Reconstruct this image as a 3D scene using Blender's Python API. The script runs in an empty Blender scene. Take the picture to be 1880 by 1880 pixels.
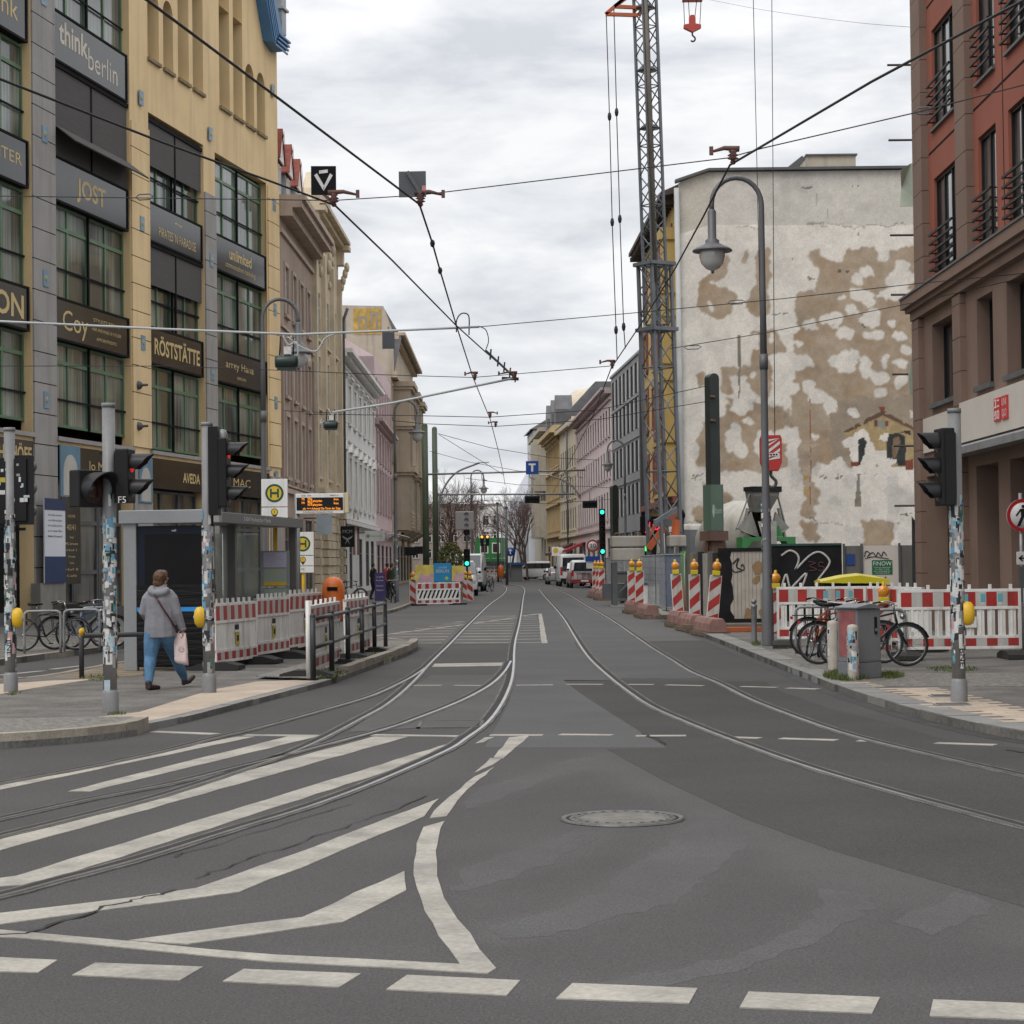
import bpy, math, random
import numpy as np
from mathutils import Vector, Matrix
random.seed(7)
SC=bpy.context.scene; COL=SC.collection
PI=math.pi; rad=math.radians
def V(*a): return Vector(a)
# ---------------------------------------------------------------- camera model
FPX=3850.0; EYE=V(0,0,1.78); TILT=math.atan(94/3850.0); ROLL=0.012
_fw=V(0,math.cos(TILT),math.sin(TILT)); _up=V(0,-math.sin(TILT),math.cos(TILT)); _rt=V(1,0,0)
_r2=_rt*math.cos(ROLL)-_up*math.sin(ROLL); _u2=_up*math.cos(ROLL)+_rt*math.sin(ROLL)
def ray(px,py): return _fw+_r2*((px-940)/FPX)-_u2*((py-940)/FPX)
def G(px,py,z=0.0):                       # sight line meets the level z
    d=ray(px,py); return EYE+d*((z-EYE.z)/d.z)
def D(px,py,y):                           # sight line meets the distance y
    d=ray(px,py); return EYE+d*(y/d.y)
def Z(px,py,y): return D(px,py,y).z
# ---------------------------------------------------------------- materials
MATS={}
def nd(nt,t,**k):
    n=nt.nodes.new(t)
    for a,b in k.items(): setattr(n,a,b)
    return n
def M(name,col,rough=.75,metal=0,var=.12,sc=1.2,fine=.08,fsc=60,bump=0,spec=.4,grime=0,gcol=(.10,.085,.07),gsc=1.0,coat=0,emit=0,streak=True,trans=0,stretch=None):
    if name in MATS: return MATS[name]
    m=bpy.data.materials.new(name); m.use_nodes=True; nt=m.node_tree; b=nt.nodes['Principled BSDF']; L=nt.links.new
    g=nd(nt,'ShaderNodeNewGeometry')
    def noise(s,detail=5,vec=None,r=.55):
        n=nd(nt,'ShaderNodeTexNoise'); n.inputs['Scale'].default_value=s; n.inputs['Detail'].default_value=detail; n.inputs['Roughness'].default_value=r
        L(vec if vec else g.outputs['Position'],n.inputs['Vector']); return n.outputs['Fac']
    def rng(x,a,bb,c,d):
        n=nd(nt,'ShaderNodeMapRange'); n.inputs[1].default_value=a;n.inputs[2].default_value=bb;n.inputs[3].default_value=c;n.inputs[4].default_value=d
        L(x,n.inputs[0]); return n.outputs[0]
    def mix(f,a,bb,mode='MIX'):
        n=nd(nt,'ShaderNodeMix',data_type='RGBA',blend_type=mode)
        if isinstance(f,float): n.inputs[0].default_value=f
        else: L(f,n.inputs[0])
        for i,x in ((6,a),(7,bb)):
            if isinstance(x,(tuple,list)): n.inputs[i].default_value=(*x[:3],1)
            else: L(x,n.inputs[i])
        return n.outputs[2]
    vec=None
    if stretch:
        mp=nd(nt,'ShaderNodeVectorMath',operation='MULTIPLY'); mp.inputs[1].default_value=stretch; L(g.outputs['Position'],mp.inputs[0]); vec=mp.outputs[0]
    lo=tuple(c*(1-var) for c in col); hi=tuple(min(1,c*(1+var)) for c in col)
    c=mix(rng(noise(sc,6,vec),.32,.68,0,1),lo,hi)
    if fine:
        f=noise(fsc,3); v=rng(f,.3,.7,1-fine,1+fine)
        cx=nd(nt,'ShaderNodeCombineColor'); [L(v,cx.inputs[i]) for i in range(3)]
        c=mix(1.0,c,cx.outputs[0],'MULTIPLY')
    if grime:
        mp=nd(nt,'ShaderNodeVectorMath',operation='MULTIPLY'); mp.inputs[1].default_value=(2.2,2.2,.16) if streak else (1,1,1); L(g.outputs['Position'],mp.inputs[0])
        f=rng(noise(gsc,8,mp.outputs[0],.65),.48,.75,0,grime); c=mix(f,c,gcol)
    L(c,b.inputs['Base Color']); b.inputs['Roughness'].default_value=rough; b.inputs['Metallic'].default_value=metal
    b.inputs['Specular IOR Level'].default_value=spec
    if coat: b.inputs['Coat Weight'].default_value=coat; b.inputs['Coat Roughness'].default_value=.04
    if trans: b.inputs['Transmission Weight'].default_value=trans
    if emit: L(c,b.inputs['Emission Color']); b.inputs['Emission Strength'].default_value=emit
    if bump:
        bn=nd(nt,'ShaderNodeBump'); bn.inputs['Strength'].default_value=bump; bn.inputs['Distance'].default_value=.02
        L(noise(fsc*.5,4),bn.inputs['Height']); L(bn.outputs[0],b.inputs['Normal'])
    MATS[name]=m; return m
# ---------------------------------------------------------------- mesh builder
class MB:
    def __init__(s): s.v=[];s.f=[];s.mi=[];s.sm=[];s.T=Matrix.Identity(4);s.m=0
    def add(s,vs,fs,smooth=False):
        o=len(s.v); T=s.T
        s.v+=[T@Vector(p) for p in vs]
        for f in fs: s.f.append([i+o for i in f]); s.mi.append(s.m); s.sm.append(smooth)
        return s
    def box(s,x0,x1,y0,y1,z0,z1):
        return s.add([(x,y,z) for z in(z0,z1) for y in(y0,y1) for x in(x0,x1)],[(0,2,3,1),(4,5,7,6),(0,1,5,4),(2,6,7,3),(0,4,6,2),(1,3,7,5)])
    def cbox(s,x,y,z,w,d,h): return s.box(x-w/2,x+w/2,y-d/2,y+d/2,z-h/2,z+h/2)
    def bar(s,p,q,w,h=None,up=(0,0,1)):
        p=Vector(p);q=Vector(q);h=h or w;d=(q-p).normalized();u=Vector(up)
        if abs(d.dot(u))>.99: u=V(0,1,0)
        a=d.cross(u).normalized();b=a.cross(d)
        vs=[]
        for c in(p,q):
            for i,j in((-1,-1),(1,-1),(1,1),(-1,1)): vs.append(c+a*(i*w/2)+b*(j*h/2))
        return s.add(vs,[(0,1,2,3),(7,6,5,4),(0,4,5,1),(1,5,6,2),(2,6,7,3),(3,7,4,0)])
    def tube(s,pts,r,n=8,cap=True,closed=False):
        pts=[Vector(p) for p in pts];k=len(pts);rs=r if isinstance(r,(list,tuple)) else [r]*k
        vs=[];fs=[];a=None
        for i,p in enumerate(pts):
            if closed: t=pts[(i+1)%k]-pts[i-1]
            else: t=pts[min(i+1,k-1)]-pts[max(i-1,0)]
            t.normalize()
            if a is None:
                a=t.cross(V(0,0,1) if abs(t.z)<.95 else V(0,1,0)).normalized()
            else:
                a=(a-t*a.dot(t)); 
                a=a.normalized() if a.length>1e-6 else t.orthogonal().normalized()
            b=t.cross(a)
            for j in range(n):
                w=2*PI*j/n; vs.append(p+(a*math.cos(w)+b*math.sin(w))*rs[i])
        for i in range(k if closed else k-1):
            for j in range(n):
                x=i*n;y=((i+1)%k)*n;fs.append((x+j,x+(j+1)%n,y+(j+1)%n,y+j))
        if cap and not closed: fs+= [tuple(range(n))[::-1],tuple((k-1)*n+j for j in range(n))]
        return s.add(vs,fs,True)
    def cyl(s,p,q,r,r2=None,n=12): return s.tube([p,q],[r,r if r2 is None else r2],n)
    def lathe(s,prof,at=(0,0,0),n=16,a0=0,a1=2*PI,axis=None):
        full=abs(a1-a0-2*PI)<1e-6;k=n if full else n+1;vs=[];fs=[]
        R=Matrix.Identity(3)
        if axis is not None: R=V(0,0,1).rotation_difference(Vector(axis)).to_matrix()
        for r,z in prof:
            for j in range(k):
                w=a0+(a1-a0)*j/n; vs.append(Vector(at)+R@V(r*math.cos(w),r*math.sin(w),z))
        for i in range(len(prof)-1):
            for j in range(n): fs.append((i*k+j,i*k+(j+1)%k,(i+1)*k+(j+1)%k,(i+1)*k+j))
        return s.add(vs,fs,True)
    def sphere(s,c,r,n=12,sc=(1,1,1)):
        m=n//2;vs=[];fs=[]
        for i in range(m+1):
            t=PI*i/m
            for j in range(n):
                w=2*PI*j/n; vs.append((c[0]+r*sc[0]*math.sin(t)*math.cos(w),c[1]+r*sc[1]*math.sin(t)*math.sin(w),c[2]+r*sc[2]*math.cos(t)))
        for i in range(m):
            for j in range(n): fs.append((i*n+j,(i+1)*n+j,(i+1)*n+(j+1)%n,i*n+(j+1)%n))
        return s.add(vs,fs,True)
    def poly(s,pts): return s.add(pts,[tuple(range(len(pts)))])
    def prism(s,pts,ext):                  # closed outline pushed along a vector
        ext=Vector(ext);k=len(pts);vs=[Vector(p) for p in pts]+[Vector(p)+ext for p in pts]
        return s.add(vs,[tuple(range(k))[::-1],tuple(range(k,2*k))]+[(i,(i+1)%k,k+(i+1)%k,k+i) for i in range(k)])
    def loft(s,rings,smooth=True,cap=True):
        n=len(rings[0]);vs=[p for r in rings for p in r];fs=[]
        for i in range(len(rings)-1):
            for j in range(n): fs.append((i*n+j,i*n+(j+1)%n,(i+1)*n+(j+1)%n,(i+1)*n+j))
        if cap: fs+=[tuple(range(n))[::-1],tuple((len(rings)-1)*n+j for j in range(n))]
        return s.add(vs,fs,smooth)
    def text(s,t,size,at,rot=None,w=None,ext=.0,align='CENTER'):
        me=text_mesh(t,align); xs=[v.co.x for v in me.vertices]
        sx=size
        if w: sx=w/(max(xs)-min(xs))
        R=rot if rot is not None else Matrix.Rotation(PI/2,4,'X')
        Mx=Matrix.Translation(Vector(at))@R@Matrix.Diagonal((sx,size,1,1))
        vs=[Mx@v.co for v in me.vertices]
        s.add(vs,[tuple(p.vertices) for p in me.polygons]); return s
    def pieces(s,tol=.02):
        """separate pieces of the shape: faces that share vertices or whose boxes touch"""
        n=len(s.v); pa=list(range(n))
        def fd(i):
            while pa[i]!=i: pa[i]=pa[pa[i]]; i=pa[i]
            return i
        for f in s.f:
            for i in f[1:]: pa[fd(i)]=fd(f[0])
        bx={}
        for i,p in enumerate(s.v):
            r=fd(i); b=bx.get(r)
            if b is None: bx[r]=[p.x,p.y,p.z,p.x,p.y,p.z]
            else: b[0]=min(b[0],p.x);b[1]=min(b[1],p.y);b[2]=min(b[2],p.z);b[3]=max(b[3],p.x);b[4]=max(b[4],p.y);b[5]=max(b[5],p.z)
        g=[[b,{r}] for r,b in bx.items()]; ch=True
        while ch:
            ch=False; out=[]
            for b,rs in g:
                for o in out:
                    q=o[0]
                    if all(b[k]-tol<=q[k+3] and q[k]-tol<=b[k+3] for k in range(3)):
                        o[0]=[min(b[k],q[k]) for k in range(3)]+[max(b[k+3],q[k+3]) for k in range(3)]; o[1]|=rs; ch=True; break
                else: out.append([list(b),set(rs)])
            g=out
        res=[]
        for b,rs in g:
            m=MB(); mp={}
            for f,mi,sm in zip(s.f,s.mi,s.sm):
                if fd(f[0]) in rs:
                    for i in f:
                        if i not in mp: mp[i]=len(m.v); m.v.append(s.v[i])
                    m.f.append([mp[i] for i in f]); m.mi.append(mi); m.sm.append(sm)
            res.append(m)
        return res
    def build_each(s,name,mats,parent=None,**kw): return [m.build(name,mats,parent,**kw) for m in s.pieces()]
    def build(s,name,mats,parent=None,loc=None,bevel=0,**kw):
        me=bpy.data.meshes.new(name); me.from_pydata([tuple(p) for p in s.v],[],s.f)
        for m in (mats if isinstance(mats,(list,tuple)) else [mats]): me.materials.append(m)
        me.polygons.foreach_set('material_index',s.mi); me.polygons.foreach_set('use_smooth',s.sm); me.update()
        return link(name,me,parent,loc,bevel,**kw)
def link(name,me,parent=None,loc=None,bevel=0,label=None,cat=None,group=None,kind=None):
    o=bpy.data.objects.new(name,me); COL.objects.link(o); o.parent=parent
    if loc is not None: o.location=loc
    if bevel:
        md=o.modifiers.new('bevel','BEVEL'); md.width=bevel; md.segments=2; md.limit_method='ANGLE'; md.angle_limit=rad(40)
    tag(o,label,cat,group,kind); return o
def tag(o,label=None,cat=None,group=None,kind=None):
    if label: o['label']=label
    if cat: o['category']=cat
    if group: o['group']=group
    if kind: o['kind']=kind
    return o
def thing(name,label,cat,loc=(0,0,0),rz=0,group=None):
    o=bpy.data.objects.new(name,None); COL.objects.link(o); o.location=loc; o.rotation_euler=(0,0,rz); o.empty_display_size=.3
    return tag(o,label,cat,group)
def copy_tree(o,loc,rz=0,label=None,scale=None,mats=None):
    def cp(a,par):
        c=a.copy(); COL.objects.link(c); c.parent=par
        for ch in a.children: cp(ch,c)
        return c
    r=cp(o,None); r.location=loc; r.rotation_euler=(0,0,rz)
    if label: r['label']=label
    if scale: r.scale=scale
    return r
_TX={}
def text_mesh(t,align='CENTER'):
    k=(t,align); bold=t.startswith('*'); t=t.lstrip('*')
    if k not in _TX:
        cu=bpy.data.curves.new('lettering','FONT'); cu.body=t; cu.size=1; cu.align_x=align; cu.align_y='CENTER'; cu.resolution_u=3; cu.offset=.022 if bold else 0
        ob=bpy.data.objects.new('lettering',cu); COL.objects.link(ob)
        bpy.context.view_layer.update()
        _TX[k]=bpy.data.meshes.new_from_object(ob.evaluated_get(bpy.context.evaluated_depsgraph_get()))
        bpy.data.objects.remove(ob); bpy.data.curves.remove(cu)
    return _TX[k]
def spline(pts,sub=6):
    pts=[Vector(p) for p in pts]
    if len(pts)<3: return pts
    P=[pts[0]*2-pts[1]]+pts+[pts[-1]*2-pts[-2]]; out=[]
    for i in range(1,len(P)-2):
        a,b,c,d=P[i-1:i+3]
        for k in range(sub):
            t=k/sub; out.append(.5*((2*b)+(c-a)*t+(2*a-5*b+4*c-d)*t*t+(3*b-a-3*c+d)*t**3))
    out.append(pts[-1]); return out
# ---------------------------------------------------------------- palette
WHITE=M('white_paint',(.72,.71,.68),.5,var=.06,grime=.35,gsc=1.5)
WPLAST=M('white_plastic',(.72,.71,.68),.5,var=.12,grime=.6,gsc=2.2,gcol=(.2,.17,.13))
RED=M('red_sheeting',(.34,.026,.022),.5,var=.2,sc=2.5,grime=.45,gcol=(.16,.10,.08),gsc=2.5)
GREYSHEET=M('grey_sheeting',(.48,.46,.43),.5,var=.14,grime=.45,gsc=2.5)
BLACK=M('black_plastic',(.012,.012,.013),.5,var=.2,spec=.22)
SOOT=M('matt_black',(.009,.009,.010),.9,var=.3,spec=.15)
STEEL=M('galvanised_steel',(.26,.265,.275),.42,metal=.35,var=.18,sc=4,grime=.3)
DSTEEL=M('dark_grey_paint',(.085,.09,.095),.5,var=.2,grime=.2)
LAMPGREY=M('lamp_grey_paint',(.115,.117,.125),.4,var=.12,grime=.2)
POLEGREY=M('pole_grey_paint',(.195,.195,.198),.42,var=.14,sc=3,grime=.3,gsc=2)
RUST=M('rusty_iron',(.11,.055,.04),.7,var=.3,sc=6)
WIRE=M('dark_wire',(.02,.02,.022),.6,var=.1,fine=0)
SHEATH=M('pale_cable_sheath',(.42,.44,.44),.5,var=.1,fine=0)
YELLOW=M('yellow_plastic',(.66,.40,.02),.4,var=.1,grime=.15)
AMBER=M('amber_lens',(.68,.25,.01),.18,var=.1,spec=.7,coat=.6)
GLASS=M('dark_glass',(.022,.026,.028),.04,var=.3,spec=.7,coat=1)
def curtain(name,a,b,f=(9,9,.25)):
    m=M(name,a,.35,var=0,fine=0,coat=.85,spec=.3); nt=m.node_tree;bs=nt.nodes['Principled BSDF']
    g=nd(nt,'ShaderNodeNewGeometry');mp=nd(nt,'ShaderNodeVectorMath',operation='MULTIPLY');mp.inputs[1].default_value=f
    n=nd(nt,'ShaderNodeTexNoise');n.inputs['Scale'].default_value=1;n.inputs['Detail'].default_value=3
    n2=nd(nt,'ShaderNodeTexNoise');n2.inputs['Scale'].default_value=.55;n2.inputs['Detail'].default_value=0
    mx=nd(nt,'ShaderNodeMath',operation='MULTIPLY_ADD');mx.inputs[1].default_value=.55
    r=nd(nt,'ShaderNodeValToRGB');r.color_ramp.elements[0].position=.46;r.color_ramp.elements[1].position=.74
    r.color_ramp.elements[0].color=(*a,1);r.color_ramp.elements[1].color=(*b,1)
    L=nt.links.new;L(g.outputs['Position'],mp.inputs[0]);L(mp.outputs[0],n.inputs['Vector']);L(g.outputs['Position'],n2.inputs['Vector'])
    m2=nd(nt,'ShaderNodeMath',operation='MULTIPLY');m2.inputs[1].default_value=.5;L(n2.outputs['Fac'],m2.inputs[0])
    L(n.outputs['Fac'],mx.inputs[0]);L(m2.outputs[0],mx.inputs[2]);L(mx.outputs[0],r.inputs[0]);L(r.outputs[0],bs.inputs['Base Color']); return m
CURT=curtain('curtained_glass',(.024,.032,.028),(.25,.285,.255))
CURT2=curtain('dim_glass',(.016,.018,.02),(.16,.16,.15),(5,5,.4))
DARKW=M('dark_window_glass',(.014,.016,.018),.25,var=.4,sc=.7,spec=.3)
OFFICE=curtain('office_glass',(.02,.024,.026),(.12,.13,.13),(1.3,1.3,.5))
GREENF=M('green_window_paint',(.085,.16,.085),.45,var=.12,grime=.2)
GOLD=M('gold_lettering',(.52,.39,.17),.5,var=.1)
PALELET=M('pale_lettering',(.52,.47,.38),.5,var=.1)
FASCIA=M('black_glass_fascia',(.016,.016,.0175),.16,var=.25,spec=.42,coat=.08)
# ---------------------------------------------------------------- camera, light, sky
cam=bpy.data.cameras.new('camera'); co=bpy.data.objects.new('camera',cam); COL.objects.link(co); SC.camera=co
cam.sensor_width=36; cam.lens=36*FPX/1880; cam.clip_end=3000; cam.clip_start=.1
Rm=Matrix((( _r2.x,_u2.x,-_fw.x),(_r2.y,_u2.y,-_fw.y),(_r2.z,_u2.z,-_fw.z)))
co.matrix_world=Matrix.Translation(EYE)@Rm.to_4x4()
SC.render.resolution_x=SC.render.resolution_y=1024
SUN_EL,SUN_AZ=rad(52),rad(215)           # high and behind the camera, behind cloud
sl=bpy.data.lights.new('sun','SUN'); sl.energy=1.1; sl.angle=rad(28); sl.color=(1,.96,.9)
so=bpy.data.objects.new('sun',sl); COL.objects.link(so); so.location=(0,0,40)
sd=V(math.sin(SUN_AZ)*math.cos(SUN_EL),math.cos(SUN_AZ)*math.cos(SUN_EL),math.sin(SUN_EL))
so.rotation_euler=(-sd).to_track_quat('-Z','Y').to_euler()
w=bpy.data.worlds.new('World'); SC.world=w; w.use_nodes=True; nt=w.node_tree; L=nt.links.new
bg=nt.nodes['Background']; bg.inputs['Strength'].default_value=.1
sky=nd(nt,'ShaderNodeTexSky',sky_type='NISHITA'); sky.sun_disc=False; sky.sun_elevation=SUN_EL; sky.sun_rotation=SUN_AZ
tc=nd(nt,'ShaderNodeTexCoord'); sp=nd(nt,'ShaderNodeSeparateXYZ'); L(tc.outputs['Generated'],sp.inputs[0])
mp=nd(nt,'ShaderNodeVectorMath',operation='MULTIPLY'); mp.inputs[1].default_value=(1,.8,3.6); L(tc.outputs['Generated'],mp.inputs[0])
n1=nd(nt,'ShaderNodeTexNoise'); n1.inputs['Scale'].default_value=6.5; n1.inputs['Detail'].default_value=7; n1.inputs['Roughness'].default_value=.56; n1.inputs['Distortion'].default_value=.25; L(mp.outputs[0],n1.inputs['Vector'])
cr=nd(nt,'ShaderNodeValToRGB'); e=cr.color_ramp.elements; e[0].position=.37; e[1].position=.57
e[0].color=(.565,.585,.625,1); e[1].color=(.83,.835,.845,1); L(n1.outputs['Fac'],cr.inputs[0])
# CIE overcast: the zenith is about three times as bright as the horizon
mr=nd(nt,'ShaderNodeMapRange'); mr.inputs[1].default_value=.20; mr.inputs[2].default_value=.9; mr.inputs[3].default_value=10.9; mr.inputs[4].default_value=20.0; L(sp.outputs['Z'],mr.inputs[0])
vm=nd(nt,'ShaderNodeVectorMath',operation='SCALE'); L(cr.outputs[0],vm.inputs[0]); L(mr.outputs[0],vm.inputs['Scale'])
mx=nd(nt,'ShaderNodeMix',data_type='RGBA'); mx.inputs[0].default_value=.95; L(sky.outputs[0],mx.inputs[6]); L(vm.outputs[0],mx.inputs[7]); L(mx.outputs[2],bg.inputs['Color'])
vs=SC.view_settings; vs.view_transform='Standard'; vs.look='None'; vs.exposure=.13; vs.gamma=1
# ================================================================ GROUND
ASPH=M('asphalt',(.0775,.0745,.0730),.85,var=.10,sc=.35,fine=.38,fsc=85,bump=.35,spec=.12)
ASPHD=M('dark_asphalt',(.064,.0605,.0585),.85,var=.10,sc=.5,fine=.38,fsc=85,bump=.35,spec=.12)
ASPHL=M('worn_asphalt',(.096,.0945,.0955),.8,var=.10,sc=.5,fine=.28,fsc=85,bump=.25,spec=.12)
ASPHM=M('tyre_worn_asphalt',(.096,.0925,.0895),.82,var=.08,sc=.6,fine=.3,fsc=85,bump=.25,spec=.12)
PAVE=M('grey_paving',(.145,.138,.128),.85,var=.25,sc=1.5,fine=.25,fsc=25,bump=.3,spec=.12,grime=.4,gcol=(.07,.06,.05),streak=False,gsc=1.6)
LIGHTP=M('pale_paving',(.42,.345,.27),.8,var=.14,sc=1.2,fine=.08,fsc=20,bump=.15,grime=.25,streak=False)
COBB=M('small_cobbles',(.16,.15,.135),.85,var=.3,sc=9,fine=.3,fsc=18,bump=.6)
KERB=M('granite_kerb',(.27,.24,.195),.8,var=.22,sc=2.5,fine=.2,fsc=50,bump=.3,grime=.4,streak=False)
KERBL=M('pale_granite',(.21,.205,.195),.8,var=.14,sc=2,fine=.2,fsc=50,bump=.2)
PAINT=M('worn_road_paint',(.335,.312,.27),.75,var=.16,sc=1.6,fine=.16,fsc=30,bump=.1,grime=.7,gcol=(.12,.115,.11),gsc=2.2,streak=False)
EARTH=M('bare_earth',(.12,.09,.06),.95,var=.3,sc=3,fine=.3,fsc=20,bump=.6)
RAILM=M('worn_rail_steel',(.42,.41,.40),.28,metal=.9,var=.2,sc=2)
GROOVE=M('rail_groove',(.018,.016,.015),.8,var=.3)
GROUT=M('rail_grout',(.112,.107,.10),.85,var=.3,sc=3,fine=.2)
def sheet(name,pts,mat,z=0.0):
    mb=MB(); mb.poly([(p[0],p[1],z) for p in pts]); k=len(pts)
    if z>.003: mb.add([(p[0],p[1],q) for q in(z,z-.014) for p in pts],[(i,k+i,k+(i+1)%k,(i+1)%k) for i in range(k)])   # edges reach down into the layer below
    return mb.build(name,mat,kind='structure')
def area(pts): return sum(a[0]*b[1]-b[0]*a[1] for a,b in zip(pts,pts[1:]+pts[:1]))
def ccw(pts): return pts if area(pts)>0 else pts[::-1]
def pxs(pts,z=0.0): return [G(x,y,z) for x,y in pts]
def flat(name,px,mat,z,z0=0.0): return sheet(name,ccw([tuple(p) for p in pxs(px,z0)]),mat,z)
def slab(name,pts,mat,z0,z1):
    mb=MB(); mb.prism([(p[0],p[1],z0) for p in ccw([tuple(q) for q in pts])],(0,0,z1-z0)); return mb.build(name,mat,kind='structure')
sheet('ground',[(-900,-60),(900,-60),(900,1500),(-900,1500)],M('distant_ground',(.13,.125,.115),.9),-.03)
sheet('road',[(-60,-30),(60,-30),(60,420),(-60,420)],ASPH,0)
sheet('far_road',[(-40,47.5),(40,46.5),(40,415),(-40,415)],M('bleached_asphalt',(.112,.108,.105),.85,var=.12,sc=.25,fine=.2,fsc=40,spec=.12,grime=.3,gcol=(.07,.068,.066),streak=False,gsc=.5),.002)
flat('asphalt_patch',[(1035,1249),(1404,1251),(1435,1270),(1525,1302),(1634,1328),(1724,1355),(1880,1375),(2300,1440),(2300,1760),(1880,1666),(1682,1608),(1525,1561),(1369,1504),(1223,1436),(1114,1376),(1223,1373),(1181,1348),(1075,1280)],ASPHD,.004)
flat('asphalt_patch_pale',[(962,1090),(990,1090),(1019,1120),(1060,1190),(1120,1250),(1035,1250),(1075,1280),(1181,1348),(1223,1373),(890,1373),(935,1290),(945,1220),(957,1130)],ASPHL,.004)
flat('asphalt_patch_pale',[(995,1092),(1022,1092),(1136,1150),(1250,1225),(1290,1246),(1128,1246),(1069,1190),(1019,1116)],ASPHL,.0055)
flat('asphalt_patch',[(793,1240),(935,1240),(915,1290),(880,1330),(640,1345),(720,1285)],ASPHM,.007)
# tyre wear in front of the stop line: a fine sheet whose wear value is laid out on the ground
gx=np.arange(-11,11.01,.1); gy=np.arange(6.5,40,.1); GX,GY=np.meshgrid(gx,gy); WR=np.zeros(GX.shape)
def inpg(pts):
    r=np.zeros(GX.shape,bool)
    for (x1,y1),(x2,y2) in zip(pts,pts[1:]+pts[:1]):
        if y1!=y2: r^=((y1>GY)!=(y2>GY))&(GX<(x2-x1)*(GY-y1)/(y2-y1)+x1)
    return r
def blur(a,k):
    for ax in(0,1):
        c=np.cumsum(np.pad(a,[(k+1,k) if i==ax else (0,0) for i in(0,1)],mode='edge'),axis=ax); n=a.shape[ax]
        a=(np.take(c,range(2*k+1,2*k+1+n),axis=ax)-np.take(c,range(0,n),axis=ax))/(2*k+1)
    return a
for p,w_ in (([(1369,1504),(1372,1551),(1300,1605),(1240,1660),(1135,1680),(1000,1722),(860,1735),(880,1695),(1030,1670),(1110,1640),(1150,1600),(1213,1558),(1270,1505)],1.0),([(845,1490),(870,1450),(960,1425),(1040,1395),(1100,1385),(1140,1395),(1010,1430),(900,1475)],.8),
          ([(1114,1376),(1223,1436),(1369,1504),(1525,1561),(1682,1608),(1880,1666),(2100,1740),(1900,1745),(1680,1672),(1540,1650),(1440,1605),(1330,1540),(1180,1462),(1060,1395)],.6),([(830,1640),(850,1595),(960,1560),(1060,1530),(1110,1520),(1090,1545),(1000,1590),(900,1625)],.8),([(1080,1805),(1300,1770),(1440,1720),(1520,1660),(1500,1630),(1590,1640),(1600,1670),(1480,1740),(1340,1790),(1100,1830)],.6),
          ([(300,1760),(760,1730),(1000,1790),(1500,1810),(2000,1800),(2000,1830),(1200,1850),(500,1800)],.35),([(640,1460),(760,1400),(850,1380),(800,1440),(700,1500),(500,1560)],.4),([(-100,1520),(300,1440),(600,1380),(640,1390),(300,1480),(-100,1580)],-.4)):
    WR=np.maximum(WR,blur(inpg([(q.x,q.y) for q in pxs(p)]).astype(float),1)*w_) if w_>0 else WR+blur(inpg([(q.x,q.y) for q in pxs(p)]).astype(float),4)*w_
vs0=np.stack([GX,GY,np.full_like(GX,.002)],-1).reshape(-1,3); ix=np.arange(GX.size).reshape(GX.shape); fs0=np.stack([ix[:-1,:-1],ix[:-1,1:],ix[1:,1:],ix[1:,:-1]],-1).reshape(-1,4)
me=bpy.data.meshes.new('road_surface'); me.from_pydata(vs0.tolist(),[],fs0.tolist()); me.attributes.new('wear','FLOAT','POINT').data.foreach_set('value',WR.ravel())
RS=M('asphalt_worn_by_tyres',(.0775,.0745,.0730),.85,var=.10,sc=.35,fine=.38,fsc=85,bump=.35,spec=.12); nt=RS.node_tree; bs=nt.nodes['Principled BSDF']; old=bs.inputs['Base Color'].links[0].from_socket
at_=nd(nt,'ShaderNodeAttribute',attribute_name='wear'); g_=nd(nt,'ShaderNodeNewGeometry'); n_=nd(nt,'ShaderNodeTexNoise'); n_.inputs['Scale'].default_value=1.3; n_.inputs['Detail'].default_value=6; nt.links.new(g_.outputs['Position'],n_.inputs['Vector'])
m0=nd(nt,'ShaderNodeMath',operation='MULTIPLY_ADD'); m0.inputs[1].default_value=.5; m0.inputs[2].default_value=.25; nt.links.new(n_.outputs['Fac'],m0.inputs[0]); m1=nd(nt,'ShaderNodeMath',operation='MULTIPLY'); nt.links.new(at_.outputs['Fac'],m1.inputs[0]); nt.links.new(m0.outputs[0],m1.inputs[1]); m2=nd(nt,'ShaderNodeMath',operation='MULTIPLY_ADD'); m2.inputs[1].default_value=.45; m2.inputs[2].default_value=1.0; nt.links.new(m1.outputs[0],m2.inputs[0])
v_=nd(nt,'ShaderNodeVectorMath',operation='SCALE'); nt.links.new(old,v_.inputs[0]); nt.links.new(m2.outputs[0],v_.inputs['Scale']); nt.links.new(v_.outputs[0],bs.inputs['Base Color']); me.materials.append(RS); link('road_surface',me,kind='structure')
def crack(px,w):
    rr=random.Random(len(px)); pts=spline(pxs(px),6); pts=[p+V(rr.uniform(-.03,.03),rr.uniform(-.03,.03),0) for p in pts]; mb=MB(); vs=[]
    for i,p in enumerate(pts):
        d=(pts[min(i+1,len(pts)-1)]-pts[max(i-1,0)]).normalized(); n=V(-d.y,d.x,0)*w*rr.uniform(.3,1); vs+=[p+n+V(0,0,.009),p-n+V(0,0,.009)]
    mb.add(vs,[(2*i,2*i+1,2*i+3,2*i+2) for i in range(len(pts)-1)]); mb.build('road_crack',M('tar_crack',(.03,.029,.028),.8,spec=.2),kind='structure')
GHOST=M('ghost_of_old_marking',(.091,.0885,.0875),.84,var=.10,sc=.9,fine=.34,fsc=85,bump=.3,spec=.12,grime=.4,gcol=(.078,.075,.0735),streak=False,gsc=1.4)
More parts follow.
